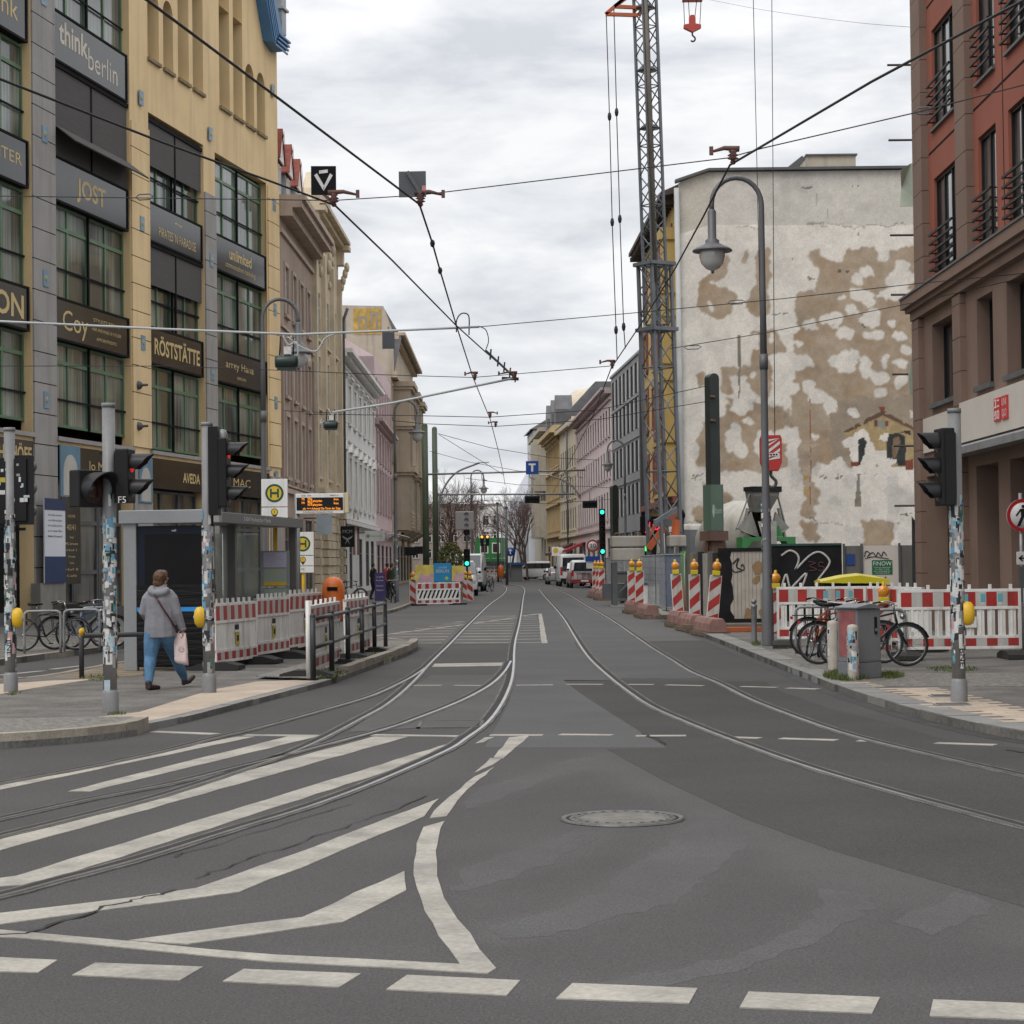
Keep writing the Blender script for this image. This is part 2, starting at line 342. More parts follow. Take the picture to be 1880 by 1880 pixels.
def ghost(px):
    pts=[Vector(q) for q in pxs(px)]; jit=[]; rj=random.Random(len(px))
    for a,b in zip(pts,pts[1:]+pts[:1]):
        n=max(1,int((b-a).length/.12)); 
        for k in range(n): p=a.lerp(b,k/n); jit.append((p.x+rj.uniform(-.035,.035),p.y+rj.uniform(-.06,.06)))
    sheet('faded_marking',ccw(jit),GHOST,.003)
for l in ([(850,1488),(872,1450),(960,1425),(1040,1396),(1125,1388),(1010,1430),(905,1474)],[(832,1640),(852,1597),(960,1560),(1060,1530),(1105,1522),(1090,1545),(1000,1590),(905,1624)],[(1369,1507),(1374,1548),(1310,1600),(1245,1660),(1140,1682),(1000,1722),(930,1728),(895,1705),(1030,1670),(1110,1640),(1150,1600),(1213,1558),(1275,1508)],[(1085,1806),(1300,1768),(1440,1720),(1515,1662),(1500,1632),(1590,1642),(1600,1668),(1480,1740),(1340,1788),(1100,1828)],[(1640,1690),(1760,1640),(1830,1665),(1700,1720)]): ghost(l)
crack([(-60,1722),(60,1712),(180,1672),(270,1650),(330,1636)],.018); crack([(355,1616),(430,1588),(560,1545),(690,1500),(790,1462)],.008); crack([(340,1566),(330,1572),(500,1520),(640,1478)],.007); crack([(1182,1348),(1205,1358),(1222,1368)],.02); crack([(1850,1378),(1900,1386),(1960,1398)],.02)
rr=random.Random(77)
for _ in range(90):                        # grit and specks on the asphalt
    pass
# ---- painted markings (outlines measured on the ground)
def z1(l): return [(x/2,1280+y/2) for x,y in l]
def z2(l): return [(900+x/1.918,1280+y/1.918) for x,y in l]
def z3(l): return [(700+x/3.76,1060+y/3.76) for x,y in l]
def z5(l): return [(1200+x/2.765,1100+y/2.765) for x,y in l]
def mark(px): 
    pts=[tuple(p) for p in pxs(px)]
    jit=[]
    for a,b in zip(pts,pts[1:]+pts[:1]):       # slightly ragged edges of old paint
        n=max(1,int((Vector(b)-Vector(a)).length/.35))
        for k in range(n):
            p=Vector(a).lerp(Vector(b),k/n); r=.012 if k else 0
            jit.append((p.x+random.uniform(-r,r),p.y+random.uniform(-r,r)))
    sheet('road_marking',ccw(jit),PAINT,.0075)
for l in ([(-300,405),(-300,385),(870,147),(935,147)],[(250,348),(335,348),(1170,145),(1060,145)],[(-300,650),(-300,600),(1370,147),(1500,147)],
          [(-300,715),(-300,690),(0,668),(60,660),(1650,172),(1635,203),(1600,218),(135,690),(0,698)],[(1745,172),(1780,150),(1815,148),(1775,167)],
          [(-300,880),(-300,838),(0,797),(480,740),(720,705),(1080,580),(1612,375),(1558,440),(1200,590),(880,718),(740,738),(500,770),(0,838)],
          [(470,898),(690,911),(1260,829),(1492,712),(1485,642),(1110,812),(900,838)],
          [(-300,838),(0,858),(300,885),(1000,950),(1690,985),(1610,880),(1560,790),(1530,700),(1520,610),(1530,540),(1555,480),(1632,458),(1612,510),(1600,570),(1605,660),(1630,740),(1680,820),(1760,930),(1822,1000),(1790,1019),(1000,976),(100,890),(-300,870)],
          [(1578,447),(1620,395),(1690,340),(1742,295),(1815,258),(1740,322),(1680,382),(1640,440)],
          [(1742,280),(1800,226),(1842,228),(1810,250)],[(1812,224),(1870,150),(1945,142),(1850,226)],
          [(-200,955),(0,960),(210,970),(140,1015),(0,1012),(-200,1005)],[(350,980),(745,995),(660,1045),(265,1025)],[(895,1003),(1325,1020),(1245,1070),(818,1048)],[(1495,1025),(1910,1045),(1860,1100),(1418,1078)]): mark(z1(l))
for l in ([(290,1012),(730,1030),(700,1083),(232,1066)],[(910,1042),(1372,1062),(1345,1118),(878,1098)],[(1560,1070),(1990,1088),(1990,1146),(1547,1128)]): mark(z2(l))
mark(z3([(370,598),(860,590),(845,612),(350,620)])); mark(z3([(1085,252),(1108,252),(1147,455),(1105,457)]))
def line(a,b,w):
    a,b=G(*a),G(*b); d=(b-a).normalized(); n=V(-d.y,d.x,0)*w/2
    sheet('road_marking',ccw([tuple(p) for p in (a-n,b-n,b+n,a+n)]),PAINT,.0075)
for f,l,w in ((z1,[(565,128,795,137),(900,141,1175,143),(1370,140,1690,145)],.16),(z2,[(0,135,185,135),(245,133,432,135),(512,138,690,137),(850,143,950,146),(1023,147,1220,153),(1295,155,1338,156),(1570,163,1778,170)],.16),
              (z3,[(225,748,415,748),(505,748,700,750),(930,747,1185,744),(1280,740,1530,741),(1705,741,1880,742)],.14),(z5,[(65,437,255,441),(445,445,630,450),(680,453,840,458)],.14)):
    for a,b,c,d in l: line(*f([(a,b),(c,d)]),w)
line(*z3([(-40,405),(570,328)]),.14); line(*z3([(640,318),(925,280)]),.14); line(*z3([(980,267),(1085,252)]),.14)
rl1=[(928.7,1082.6),(870,1136),(825,1181),(801,1204)]
for k in range(13):
    y=1130.5+k*2.1+k*k*.175
    def xl1(y):
        for (a,b),(c,d) in zip(rl1,rl1[1:]):
            if b<=y<=d: return a+(c-a)*(y-b)/(d-b)
        return 820
    lo=max(705,929-(y-1126)*6.0) if y<1165 else 700+(y-1165)*4
    xa=xl1(y); xb=957-(y-1124)*.24
    if xa-14>lo+8: line((lo,y+1),(xa-14,y),.16)
    line((max(xa+8,870-(y-1130)*9) if y<1140 else xa+8,y),(xb-9,y-.4),.16)
    line((xb+5,y-.5),(989+(y-1127)*.28-6,y-1.2),.16)
# kerbed edges ----------------------------------------------------
RK=[(-30,0)]
rk=[(2350,1432),(2100,1393),(1880,1360),(1793,1344),(1681,1317),(1609,1295),(1540,1272),(1475,1245),(1402,1216),(1334,1187),(1280,1165),(1223,1138),(1168,1112),(1120,1092),(1085,1080),(1062,1074),(1035,1069),(1010,1065.5),(985,1063.5)]
def kerb(pts,w,mat,z1,side,name='kerb',joint=1.0):
    """stones one after another along a line, open joints between them"""
    pts=spline(pts,8); mb=MB(); acc=0; out=[]
    cum=[0]
    for a,b in zip(pts,pts[1:]): cum.append(cum[-1]+(b-a).length)
    def at(s):
        s=min(max(s,0),cum[-1]-1e-6)
        for i in range(len(pts)-1):
            if cum[i]<=s<=cum[i+1]:
                t=(s-cum[i])/max(cum[i+1]-cum[i],1e-6); return pts[i].lerp(pts[i+1],t),(pts[i+1]-pts[i]).normalized()
    s=0
    while s<cum[-1]-.05:
        e=min(s+joint-.012,cum[-1]); row=[]
        for k in range(4):
            p,d=at(s+(e-s)*k/3); n=V(-d.y,d.x,0)*side; row.append((p,p+n*w))
        dz=random.uniform(-.006,.006)
        for (a,b),(c,d) in zip(row,row[1:]):
            mb.add([(q.x,q.y,z) for z in(-.06,z1+dz) for q in(a,b,d,c)],[(4,5,6,7),(0,4,7,3),(1,2,6,5)])
        a,b=row[0]; c,d=row[-1]
        for p,q in((a,b),(d,c)): mb.add([(p.x,p.y,-.06),(q.x,q.y,-.06),(q.x,q.y,z1+dz),(p.x,p.y,z1+dz)],[(0,1,2,3)])
        s+=joint
    mb.build(name,mat,kind='structure'); return pts
rpts=pxs(rk)
kerb(rpts,.38,KERBL,.10,-1)
gut=spline(rpts,8)
mb=MB()
for a,b in zip(gut,gut[1:]):
    d=(b-a).normalized(); n=V(-d.y,d.x,0); mb.add([(p.x,p.y,.0045) for p in(a+n*.0,b+n*.0,b+n*.2,a+n*.2)],[(0,3,2,1)])
mb.build('gutter',M('wet_gutter',(.035,.033,.032),.7,var=.3,sc=3),kind='structure')
slab('pavement',[tuple(p) for p in spline(rpts,8)]+[(4,330),(60,330),(60,3)],PAVE,-.05,.092)
# right corner: pale tactile slabs, cobble strip, grey slabs
def joints(name,px,mat,z,w,l,ang,zz=.1,pts=None,gap=.006,jit=.003):
    """paving laid as separate slabs with open joints"""
    pts=pts or ccw([tuple(p) for p in pxs(px,zz)]); c,s=math.cos(ang),math.sin(ang)
    loc=[(p[0]*c+p[1]*s,-p[0]*s+p[1]*c) for p in pts]; mb=MB()
    def inside(x,y):
        r=False
        for (a,b),(e,f) in zip(loc,loc[1:]+loc[:1]):
            if (b>y)!=(f>y) and x<(e-a)*(y-b)/(f-b)+a: r=not r
        return r
    x0,x1=min(p[0] for p in loc),max(p[0] for p in loc);y0,y1=min(p[1] for p in loc),max(p[1] for p in loc)
    j=0;y=y0
    while y<y1:
        x=x0-(l/2 if j%2 else 0)
        while x<x1:
            if inside(x+l/2,y+w/2) :
                dz=random.uniform(-jit,jit); q=[(x+gap,y+gap),(x+l-gap,y+gap),(x+l-gap,y+w-gap),(x+gap,y+w-gap)]
                mb.add([(a*c-b*s,a*s+b*c,zq) for zq in(z+dz,z-.014) for a,b in q],[(0,1,2,3),(0,4,5,1),(1,5,6,2),(2,6,7,3),(3,7,4,0)])
            x+=l
        y+=w;j+=1
    mb.build(name,mat,kind='structure')
def inner(pts,w,side):
    out=[]
    for i,p in enumerate(pts):
        d=(pts[min(i+1,len(pts)-1)]-pts[max(i-1,0)]).normalized(); out.append(p+V(-d.y,d.x,0)*side*w)
    return out
pale=[tuple(p) for p in pxs([(1575,1262),(1720,1262),(1900,1308),(2100,1352)],.1)]+[tuple(p) for p in inner(gut,.40,-1)[1*8:6*8+5]]
joints('paving_slab',None,LIGHTP,.0985,.2,.4,.05,pts=pale,jit=.002,gap=.005)
flat('cobble_strip',[(1388,1199),(1480,1186),(1600,1236),(1700,1236),(2100,1232),(2100,1259),(1568,1259),(1480,1226)],COBB,.097,.1)
# refuge island at the tram stop and the far-left pavement
ik=[(-420,1389),(-200,1383),(0,1375),(140,1365),(243,1352),(273,1341),(335,1328),(399,1312),(479,1291),(543,1274),(600,1259),(640,1245),(700,1222),(735,1209),(762,1196),(768,1188)]
ipts=pxs(ik)
isl=spline(ipts,8)
back=pxs([(745,1180),(690,1176),(600,1180),(500,1186),(400,1198),(300,1212),(198,1226),(144,1236),(96,1245),(0,1256),(-420,1290)])
slab('refuge_island',[tuple(p) for p in isl]+[tuple(p) for p in back],PAVE,-.05,.07)
kerb(pxs(ik[:6]),.16,KERB,.15,1,joint=1.9); kerb(pxs(ik[5:12]),.16,KERBL,.075,1); kerb(pxs(ik[11:]),.16,KERB,.19,1)
kerb(back[::-1],.14,KERB,.08,-1)
isi=inner(isl,.17,1)
def edged(name,px,i0,i1,mat,z): sheet(name,ccw([tuple(p) for p in pxs(px,.07)]+[tuple(p) for p in isi[i0:i1][::-1]]),mat,z)
edged('paving_slab',[(133,1322),(255,1308),(384,1268),(470,1252),(592,1247)],41,79,LIGHTP,.0745)
flat('paving_slab',[(-100,1283),(0,1256),(96,1250),(172,1247),(60,1264),(0,1275)],LIGHTP,.0745,.07)
edged('cobble_strip',[(-420,1330),(150,1322),(250,1321)],0,40,COBB,.105)
edged('cobble_strip',[(470,1247),(560,1222),(700,1180),(745,1180)],80,118,COBB,.12)
flat('bare_strip',[(96,1243),(200,1222),(400,1196),(560,1180),(590,1190),(420,1212),(250,1240),(170,1247)],M('sandy_strip',(.19,.15,.105),.9,var=.3,sc=4,fine=.2,bump=.4),.073,.07)
flat('trench',[(394,1206),(480,1190),(560,1180),(590,1184),(480,1210),(402,1232)],EARTH,.076,.07)
lk=[(-300,1255),(0,1222),(105,1208),(191,1197),(300,1178),(400,1162),(500,1148),(600,1138),(712,1127),(760,1111),(800,1103),(838,1092),(868,1082),(885,1075),(893,1070),(894,1066)]
lpts=pxs(lk); kerb(lpts,.15,KERB,.12,1)
slab('pavement',[tuple(p) for p in spline(lpts,8)]+[(-3,330),(-60,330),(-60,20)],PAVE,-.05,.112)
for a,b in (((0,1240),(80,1232)),((96,1229),(150,1223)),((-60,1262),(100,1248))): line(a,b,.14)
# ---- tram tracks
RAILS={'near left curve':([(-900,1645),(-200,1482),(0,1440),(150,1412),(300,1380),(395,1356),(465,1339.5),(565,1312.5),(675,1280),(727,1257),(753,1243.5),(776,1228)],
                          [(-900,1712),(-200,1547),(0,1505),(160,1470),(310,1441),(430,1411),(530,1386),(700,1341),(764,1319),(828,1294),(870,1274),(902,1254),(923,1233),(934,1215)]),
 'middle':([(-900,1762),(-200,1585),(0,1537),(250,1475),(360,1442),(450,1412),(520,1388),(590,1357),(660,1320),(700,1298),(735,1271),(764,1243),(780,1225),(801,1204),(825,1181),(849,1156),(870,1136),(897,1110.5),(921,1093),(929,1082.6),(925,1077),(905,1072)],
           [(-900,1870),(-200,1692),(0,1647),(100,1620),(250,1580),(425,1525),(565,1482),(690,1435),(814,1380),(849,1358),(886,1331),(910,1302),(926,1273),(935.4,1246),(939,1219.6),(940,1200),(943,1177),(950,1150),(955.3,1124),(959.3,1097),(962,1083),(955,1077),(932,1072.5)]),
 'right':([(991,1082.6),(1000.5,1094.6),(1019,1114.5),(1037.8,1137),(1053.7,1162.4),(1069.7,1187.7),(1088,1211.6),(1120,1241),(1157.4,1270),(1200,1298),(1265,1327),(1343,1358),(1473.5,1405),(1630,1452),(1880,1520),(2100,1578),(2600,1705),(3200,1850)],
          [(1010,1077),(1024.5,1082.6),(1045.7,1093),(1077.7,1112),(1107,1128),(1136,1146),(1165.4,1166.4),(1200,1190),(1236,1212),(1272,1234),(1323,1255.5),(1381,1284.4),(1453,1313),(1525.5,1338.7),(1598,1360),(1706,1386),(1797,1407),(1880,1425.5),(2100,1478),(2600,1592),(3200,1722)])}
LBL={'near left curve':'tram track branching off to the left beside the tram stop kerb','middle':'tram track bending left across the striped markings','right':'tram track sweeping right over the dark asphalt patch'}
for k,(pa,pb) in RAILS.items():
    t=thing('tram_track',LBL[k],'tram track',(0,0,0))
    for r in(pa,pb):
        pts=spline(pxs(r),7); mb=MB()
        for lo,hi,z,mi in((-.085,.085,.012,2),(-.03,.055,.015,1),(-.06,-.022,.019,0)):
            mb.m=mi; vs=[]
            for i,p in enumerate(pts):
                d=(pts[min(i+1,len(pts)-1)]-pts[max(i-1,0)]).normalized(); n=V(-d.y,d.x,0)
                wob=1+(.06*math.sin(i*1.7) if mi==2 else 0)
                vs+=[p+n*lo*wob+V(0,0,-.01),p+n*lo*wob+V(0,0,z),p+n*hi*wob+V(0,0,z),p+n*hi*wob+V(0,0,-.01)]
            mb.add(vs,[(4*i+j,4*i+j+1,4*i+j+5,4*i+j+4) for i in range(len(pts)-1) for j in range(3)])
        mb.build('rail',[RAILM,GROOVE,GROUT],t)
# ---- covers in the road
c=G(1143,1505); t=thing('manhole_cover','round iron and concrete manhole cover flush in the asphalt','manhole cover',(c.x,c.y,0))
mb=MB(); mb.lathe([(0,.014),(.30,.014)],n=40); mb.build('concrete_infill',M('manhole_concrete',(.15,.14,.125),.85,var=.2,sc=8),t)
mb=MB(); mb.lathe([(.30,.012),(.31,.02),(.36,.02),(.37,.012)],n=40)
for k in range(26): 
    w=k*2*PI/26; mb.cbox(.335*math.cos(w),.335*math.sin(w),.021,.028,.028,.008)
mb.lathe([(.39,.012),(.40,.018),(.425,.018),(.43,.006)],n=40); mb.build('iron_ring',M('cast_iron',(.12,.115,.11),.5,metal=.5,var=.3,sc=12),t)
mb=MB(); mb.lathe([(.37,.009),(.39,.009)],n=40); mb.build('joint',GROOVE,t)
t=thing('inspection_cover','square steel inspection cover between the tram rails','inspection cover',G(828,1331)); mb=MB(); mb.box(-.32,.32,-.45,.45,0,.014); mb.build('plate',ASPHM,t)
mb=MB(); [mb.box(*b,0,.018) for b in((-.36,-.32,-.5,.5),(.32,.36,-.5,.5),(-.36,.36,-.5,-.46),(-.36,.36,.46,.5))]; mb.build('frame',GROUT,t)
for px,py,l in((1738,1278,'small iron water cap in the pale slabs before the sticker pole'),(1748,1294,'long iron drain cap beside the foot of the right pole')):
    t=thing('utility_cap',l,'utility cap',G(px,py,.1)); mb=MB(); mb.box(-.17,.17,-.1,.1,0,.02); mb.build('lid',DSTEEL,t,bevel=.006); mb=MB(); mb.box(-.2,.2,-.13,.13,0,.01); mb.build('frame',STEEL,t)
# ================================================================ BUILDINGS
def wall(mb,x0,x1,z0,z1,ops,dep=.3,y=0,rev=True):
    xs=sorted({x0,x1,*[min(max(o[i],x0),x1) for o in ops for i in(0,1)]}); zs=sorted({z0,z1,*[min(max(o[i],z0),z1) for o in ops for i in(2,3)]})
    for a,b in zip(xs,xs[1:]):
        for c,d in zip(zs,zs[1:]):
            mx_,mz=(a+b)/2,(c+d)/2
            if not any(o[0]<mx_<o[1] and o[2]<mz<o[3] for o in ops): mb.add([(a,y,c),(b,y,c),(b,y,d),(a,y,d)],[(0,1,2,3)])
    if rev:
        for o in ops:
            a,b,c,d=o[:4]; e=y+(o[4] if len(o)>4 else dep)
            mb.add([(a,y,c),(b,y,c),(b,y,d),(a,y,d),(a,e,c),(b,e,c),(b,e,d),(a,e,d)],[(0,4,5,1),(1,5,6,2),(2,6,7,3),(3,7,4,0)])
def shell(mb,x0,x1,z1,depth,y=0,ridge=None):
    mb.add([(x0,y,0),(x1,y,0),(x1,depth,0),(x0,depth,0),(x0,y,z1),(x1,y,z1),(x1,depth,z1),(x0,depth,z1)],[(0,4,7,3),(1,2,6,5),(2,3,7,6),(4,5,6,7)])
def arch_fill(mb,x0,x1,zt,dep,y=0,n=8):
    r=(x1-x0)/2; cx=(x0+x1)/2; zs=zt-r
    for s in(-1,1):
        arc=[(cx+s*r*math.cos(PI/2*k/n),zs+r*math.sin(PI/2*k/n)) for k in range(n+1)]
        mb.add([(cx+s*r,y,zt)]+[(a,y,b) for a,b in arc],[tuple(range(n+2))] if s<0 else [tuple(range(n+2))[::-1]])
        for (a,b),(c,d) in zip(arc,arc[1:]): mb.add([(a,y,b),(c,y,d),(c,y+dep,d),(a,y+dep,b)],[(0,1,2,3)])
_WC={}
def win(par,x0,x1,z0,z1,y,frame,pane,nx=2,tr=(.72,),fw=.07,post=None,name='window'):
    w,h=round(x1-x0,3),round(z1-z0,3); k=(w,h,frame.name,pane.name,nx,tr,fw,post)
    if k not in _WC:
        mb=MB(); d=.09
        mb.box(0,fw,0,d,0,h).box(w-fw,w,0,d,0,h).box(fw,w-fw,0,d,0,fw).box(fw,w-fw,0,d,h-fw,h)
        for i in range(1,nx):
            c=w*i/nx; f=fw*.75; mb.box(c-f,c+f,.012,d,fw,h-fw)
        for t in tr: mb.box(fw,w-fw,.006,d,h*t-fw*.7,h*t+fw*.7)
        if post: mb.m=1; mb.box(w/2-.05,w/2+.05,-.06,.004,0,h); mb.box(0,w,-.05,-.01,h*.32-.03,h*.32+.03)
        f=mb.build(name,[frame,SOOT]); fm=f.data; bpy.data.objects.remove(f)
        mb=MB(); mb.add([(fw*.5,.055,fw*.5),(w-fw*.5,.055,fw*.5),(w-fw*.5,.055,h-fw*.5),(fw*.5,.055,h-fw*.5)],[(0,1,2,3)])
        p=mb.build('pane',pane); pm=p.data; bpy.data.objects.remove(p); _WC[k]=(fm,pm)
    fm,pm=_WC[k]
    o=link(name,fm,par,(x0,y,z0)); link('pane',pm,o); return o
def bframe(name,label,P,ang,side,cat='building'):
    return thing(name,label,cat,(P[0],P[1],0),PI/2-ang if side<0 else -PI/2-ang)
def even(x0,x1,n,w):
    s=(x1-x0)/n; return [(x0+s*(i+.5)-w/2,x0+s*(i+.5)+w/2) for i in range(n)]
def house(name,label,P,ang,side,Lg,H,depth,wallm,rows,frame=WHITE,pane=DARKW,trim=None,cornice=None,roof=None,courses=(),dep=.15,ground=None):
    b=bframe(name,label,P,ang,side); mb=MB(); ops=[];tb=MB()
    for r in rows:
        z0,z1,xs=r[:3]; o=r[3] if len(r)>3 else {}
        for a,c in xs:
            ops.append((a,c,z0,z1,o.get('dep',dep)))
            if o.get('sill',1): tb.box(a-.12,c+.12,-.14,.02,z0-.14,z0)
            if o.get('sur'):
                s=o['sur']; tb.box(a-s,a-.002,-.07,.02,z0,z1).box(c+.002,c+s,-.07,.02,z0,z1).box(a-s,c+s,-.075,.02,z1+.002,z1+s)
            if o.get('hood'): tb.box(a-.25,c+.25,-.28,.02,z1+.32,z1+.46).box(a-.18,c+.18,-.16,.02,z1+.2,z1+.32)
            if o.get('ped'): tb.prism([(a-.25,-.22,z1+.3),(c+.25,-.22,z1+.3),((a+c)/2,-.22,z1+.85)],(0,.24,0))
    wall(mb,0,Lg,0,H,ops,dep); shell(mb,0,Lg,H,depth); mb.build('wall',wallm,b)
    for z,h,p in courses: tb.box(0,Lg,-p,.01,z,z+h)
    if tb.v: tb.build_each('trim',trim or wallm,b)
    for r in rows:
        z0,z1,xs=r[:3]; o=r[3] if len(r)>3 else {}
        for a,c in xs: win(b,a,c,z0,z1,o.get('dep',dep)-.1,o.get('frame',frame),o.get('pane',pane),o.get('nx',2),o.get('tr',(.7,)),o.get('fw',.06))
    if cornice:
        cb=MB()
        for z,h,p in cornice: cb.box(-.02,Lg+.02,-p,.3,z,z+h)
        cb.build('cornice',trim or wallm,b)
    if roof: roof(b)
    return b
def gable_roof(b,x0,x1,z,y1,rise,mat,over=.4):
    mb=MB(); ym=(y1-0)/2
    mb.add([(x0,-over,z),(x1,-over,z),(x1,ym,z+rise),(x0,ym,z+rise),(x1,y1,z),(x0,y1,z),(x0,-over,z-.15),(x1,-over,z-.15)],[(0,1,2,3),(3,2,4,5),(0,3,5),(1,4,2),(6,7,1,0)]); mb.build('roof',mat,b)
def sign_board(par,x0,x1,z0,z1,y0,y1,mat,lines,lm=GOLD,name='fascia_sign',edge=None):
    mb=MB(); mb.box(x0,x1,y0,y1,z0,z1)
    if edge: mb.m=1; mb.box(x0-.04,x1+.1,y0-.03,y1,z1,z1+.07).box(x0-.04,x1+.1,y0-.03,y1,z0-.07,z0).box(x1+.002,x1+.1,y0-.03,y1,z0,z1)
    o=mb.build(name,[mat,SOOT],par)
    for t,size,cx,cz,w in lines:
        tb=MB(); tb.text(t,size,(cx,y0-.006,cz),w=w); tb.build('lettering',lm if not isinstance(t,tuple) else t[1],o)
    return o
STUCCO=M('yellow_stucco',(.70,.52,.285),.85,var=.08,sc=.5,fine=.06,fsc=40,bump=.12,grime=.4,gcol=(.34,.25,.145),gsc=.8)
GSTUC=M('grey_stone',(.30,.285,.27),.85,var=.10,sc=.9,fine=.08,fsc=40,bump=.12,grime=.45,gcol=(.14,.12,.10))
BLUETILE=M('blue_glazed_tile',(.15,.25,.32),.4,var=.2); OCHRE=M('ochre_glaze',(.34,.27,.14),.5)
BLIND=M('grey_roller_blind',(.07,.065,.062),.8,var=.12,stretch=(1,1,30),sc=1)
BLUEW=M('blue_painted_wood',(.06,.17,.33),.45,var=.15,grime=.3)
# ---- left corner block
PL=D(514,1080,88); AL=math.atan(690/3850)
b=bframe('corner_block','tall yellow plastered block with green windows, black fascia boards and blue eaves',(PL.x,PL.y),AL,-1)
BAYS={'A':(-32.0,-25.75),'B':(-23.95,-17.37),'C':(-15.55,-9.57),'D':(-8.21,-1.39)}
mb=MB(); ops=[]
for k,(a,c) in BAYS.items(): ops+=[(a,c,5.85,17.65 if k in'CD' else 26.2,.36),(a,c,.0,5.55,.5)]
AR=[(-15.55,-14.38,22.1,1),(-13.93,-12.89,22.1,1),(-12.36,-11.15,25.8,0),(-10.72,-9.52,25.8,0),(-7.57,-6.27,25.8,0),(-5.79,-4.58,25.8,0),(-4.22,-3.04,22.1,1),(-2.67,-1.53,22.1,1)]
for a,c,z,k in AR: ops.append((a,c,19.58,z,.62))
wall(mb,-46,-1.5,0,26.4,[o for o in ops if o[0]<-1.5],.36)
wall(mb,-1.5,.25,0,23.5,[]); mb.add([(-1.5,0,23.5),(-1.5,0,26.4),(-1.5,3,26.4),(-1.5,3,23.5)],[(0,1,2,3)])
for a,c,z,k in AR:
    if k: arch_fill(mb,a,c,z,.62)
shell(mb,-46,.25,23.5,16); mb.build('wall',STUCCO,b)
mb=MB()
for a,c,z,k in AR: mb.box(a-.05,c+.05,-.1,.0,19.46,19.58)
mb.build_each('sill_strip',M('stained_sill',(.22,.17,.10),.9,var=.3,sc=2),b)
for a,c,z,k in AR: win(b,a+.04,c-.04,19.6,z,.5,GREENF,CURT2,2,(.45,),.05)
mb=MB(); mb.prism([(-3.6,-.45,26.4),(-2.9,-.45,25.3),(-1.75,-.45,23.5),(-.6,-.45,23.3),(.25,-.45,23.55),(.45,-.45,24.0),(-.4,-.45,24.2),(-1.1,-.45,25.1),(-2.0,-.45,26.4)],(0,.8,0))
for k in range(4): 
    d=.12*k; mb.prism([(-3.3+d*1.4,-.5-.02*k,26.3),(-1.62+d,-.5-.02*k,23.52+d*1.1),(-1.5+d,-.5-.02*k,23.56+d*1.1),(-3.15+d*1.4,-.5-.02*k,26.3)],(0,.08,0))
    mb.box(-1.5+d,.25+d*.4,-.5-.03*k,-.45,23.36+d*1.4,23.44+d*1.4)
mb.build('blue_eaves',BLUEW,b)
mb=MB(); mb.box(-.3,.35,-.4,1.5,24.2,26.6).box(-.4,.45,-.5,1.6,25.2,25.3); mb.build('roof_flashing',M('zinc',(.26,.28,.29),.45,metal=.5,var=.2),b)
# pillars as courses of plaster blocks
def pillar(a,c,z0,z1,mat,st=.93):
    mb=MB(); z=z0
    while z<z1-.05:
        e=min(z+st-.03,z1); mb.box(a,c,-.06,.02,z,e); z+=st
    mb.m=1; mb.box(a+.02,c-.02,-.035,.01,z0,z1); mb.build('pillar',[mat,SOOT],b)
pillar(-25.72,-23.98,.9,26.2,GSTUC); pillar(-17.34,-15.58,5.9,17.0,STUCCO); pillar(-9.54,-8.24,5.9,15.9,GSTUC); pillar(-1.36,.22,5.9,17.6,STUCCO)
for a,c in((-17.34,-15.58),(-9.54,-8.24),(-1.36,.22)):
    mb=MB(); mb.box(a,c,-.08,.02,0,5.5); mb.build('pillar',GSTUC if a<-15 or a>-5 else GSTUC,b)
mb=MB()
for x,zs in((-24.85,(19.2,15.0,10.6,6.9)),(-16.4,(17.95,13.6,9.5)),(-8.9,(18.2,13.4,9.1)),(-.55,(21.7,16.9,12.5,8.6,5.5))):
    for z in zs:
        mb.m=0; mb.box(x-.2,x+.2,-.085,-.055,z-.25,z+.25); mb.m=1; mb.lathe([(.1,0),(.07,.02),(0,.025)],(x,-.085,z),10,axis=(0,-1,0))
mb.build_each('tile_ornament',[BLUETILE,OCHRE],b)
S4=((6.2,8.86),(10.2,13.15),(14.55,17.52),(19.17,22.0),(23.6,26.1))
for k,(a,c) in BAYS.items():
    for i,(z0,z1) in enumerate(S4):
        if i>2 and k in'CD': continue
        if k=='C' and i==0: z0=5.95
        wn=win(b,a+.03,c-.03,z0,z1,.25,GREENF,CURT,4,(.76,),.085,post=1)
        f={('B',2):.98,('C',2):.56,('C',1):.5}.get((k,i))
        if f:
            mb=MB(); W=c-a-.06; h=z1-z0
            mb.box(.05,W-.05,-.16,-.13,h*(1-f),h-.02); mb.m=1; mb.box(W/2-.04,W/2+.04,-.19,-.11,0,h); mb.box(.0,W,-.22,-.08,h-.14,h)
            if k=='B': mb.m=0; mb.prism([(.0,-.16,1.0),(0,-.19,1.0),(0,-.95,.42),(0,-.92,.39)],(W,0,0))
            mb.build('roller_blind',[BLIND,SOOT],wn)
    mb=MB()
    for z in(5.72,): mb.box(a-.05,c+.05,-.12,.3,z,z+.13)
    mb.build('sill_strip',GSTUC,b)
FB=((17.6,19.08),(13.22,14.5),(8.93,10.13),(22.05,23.5))
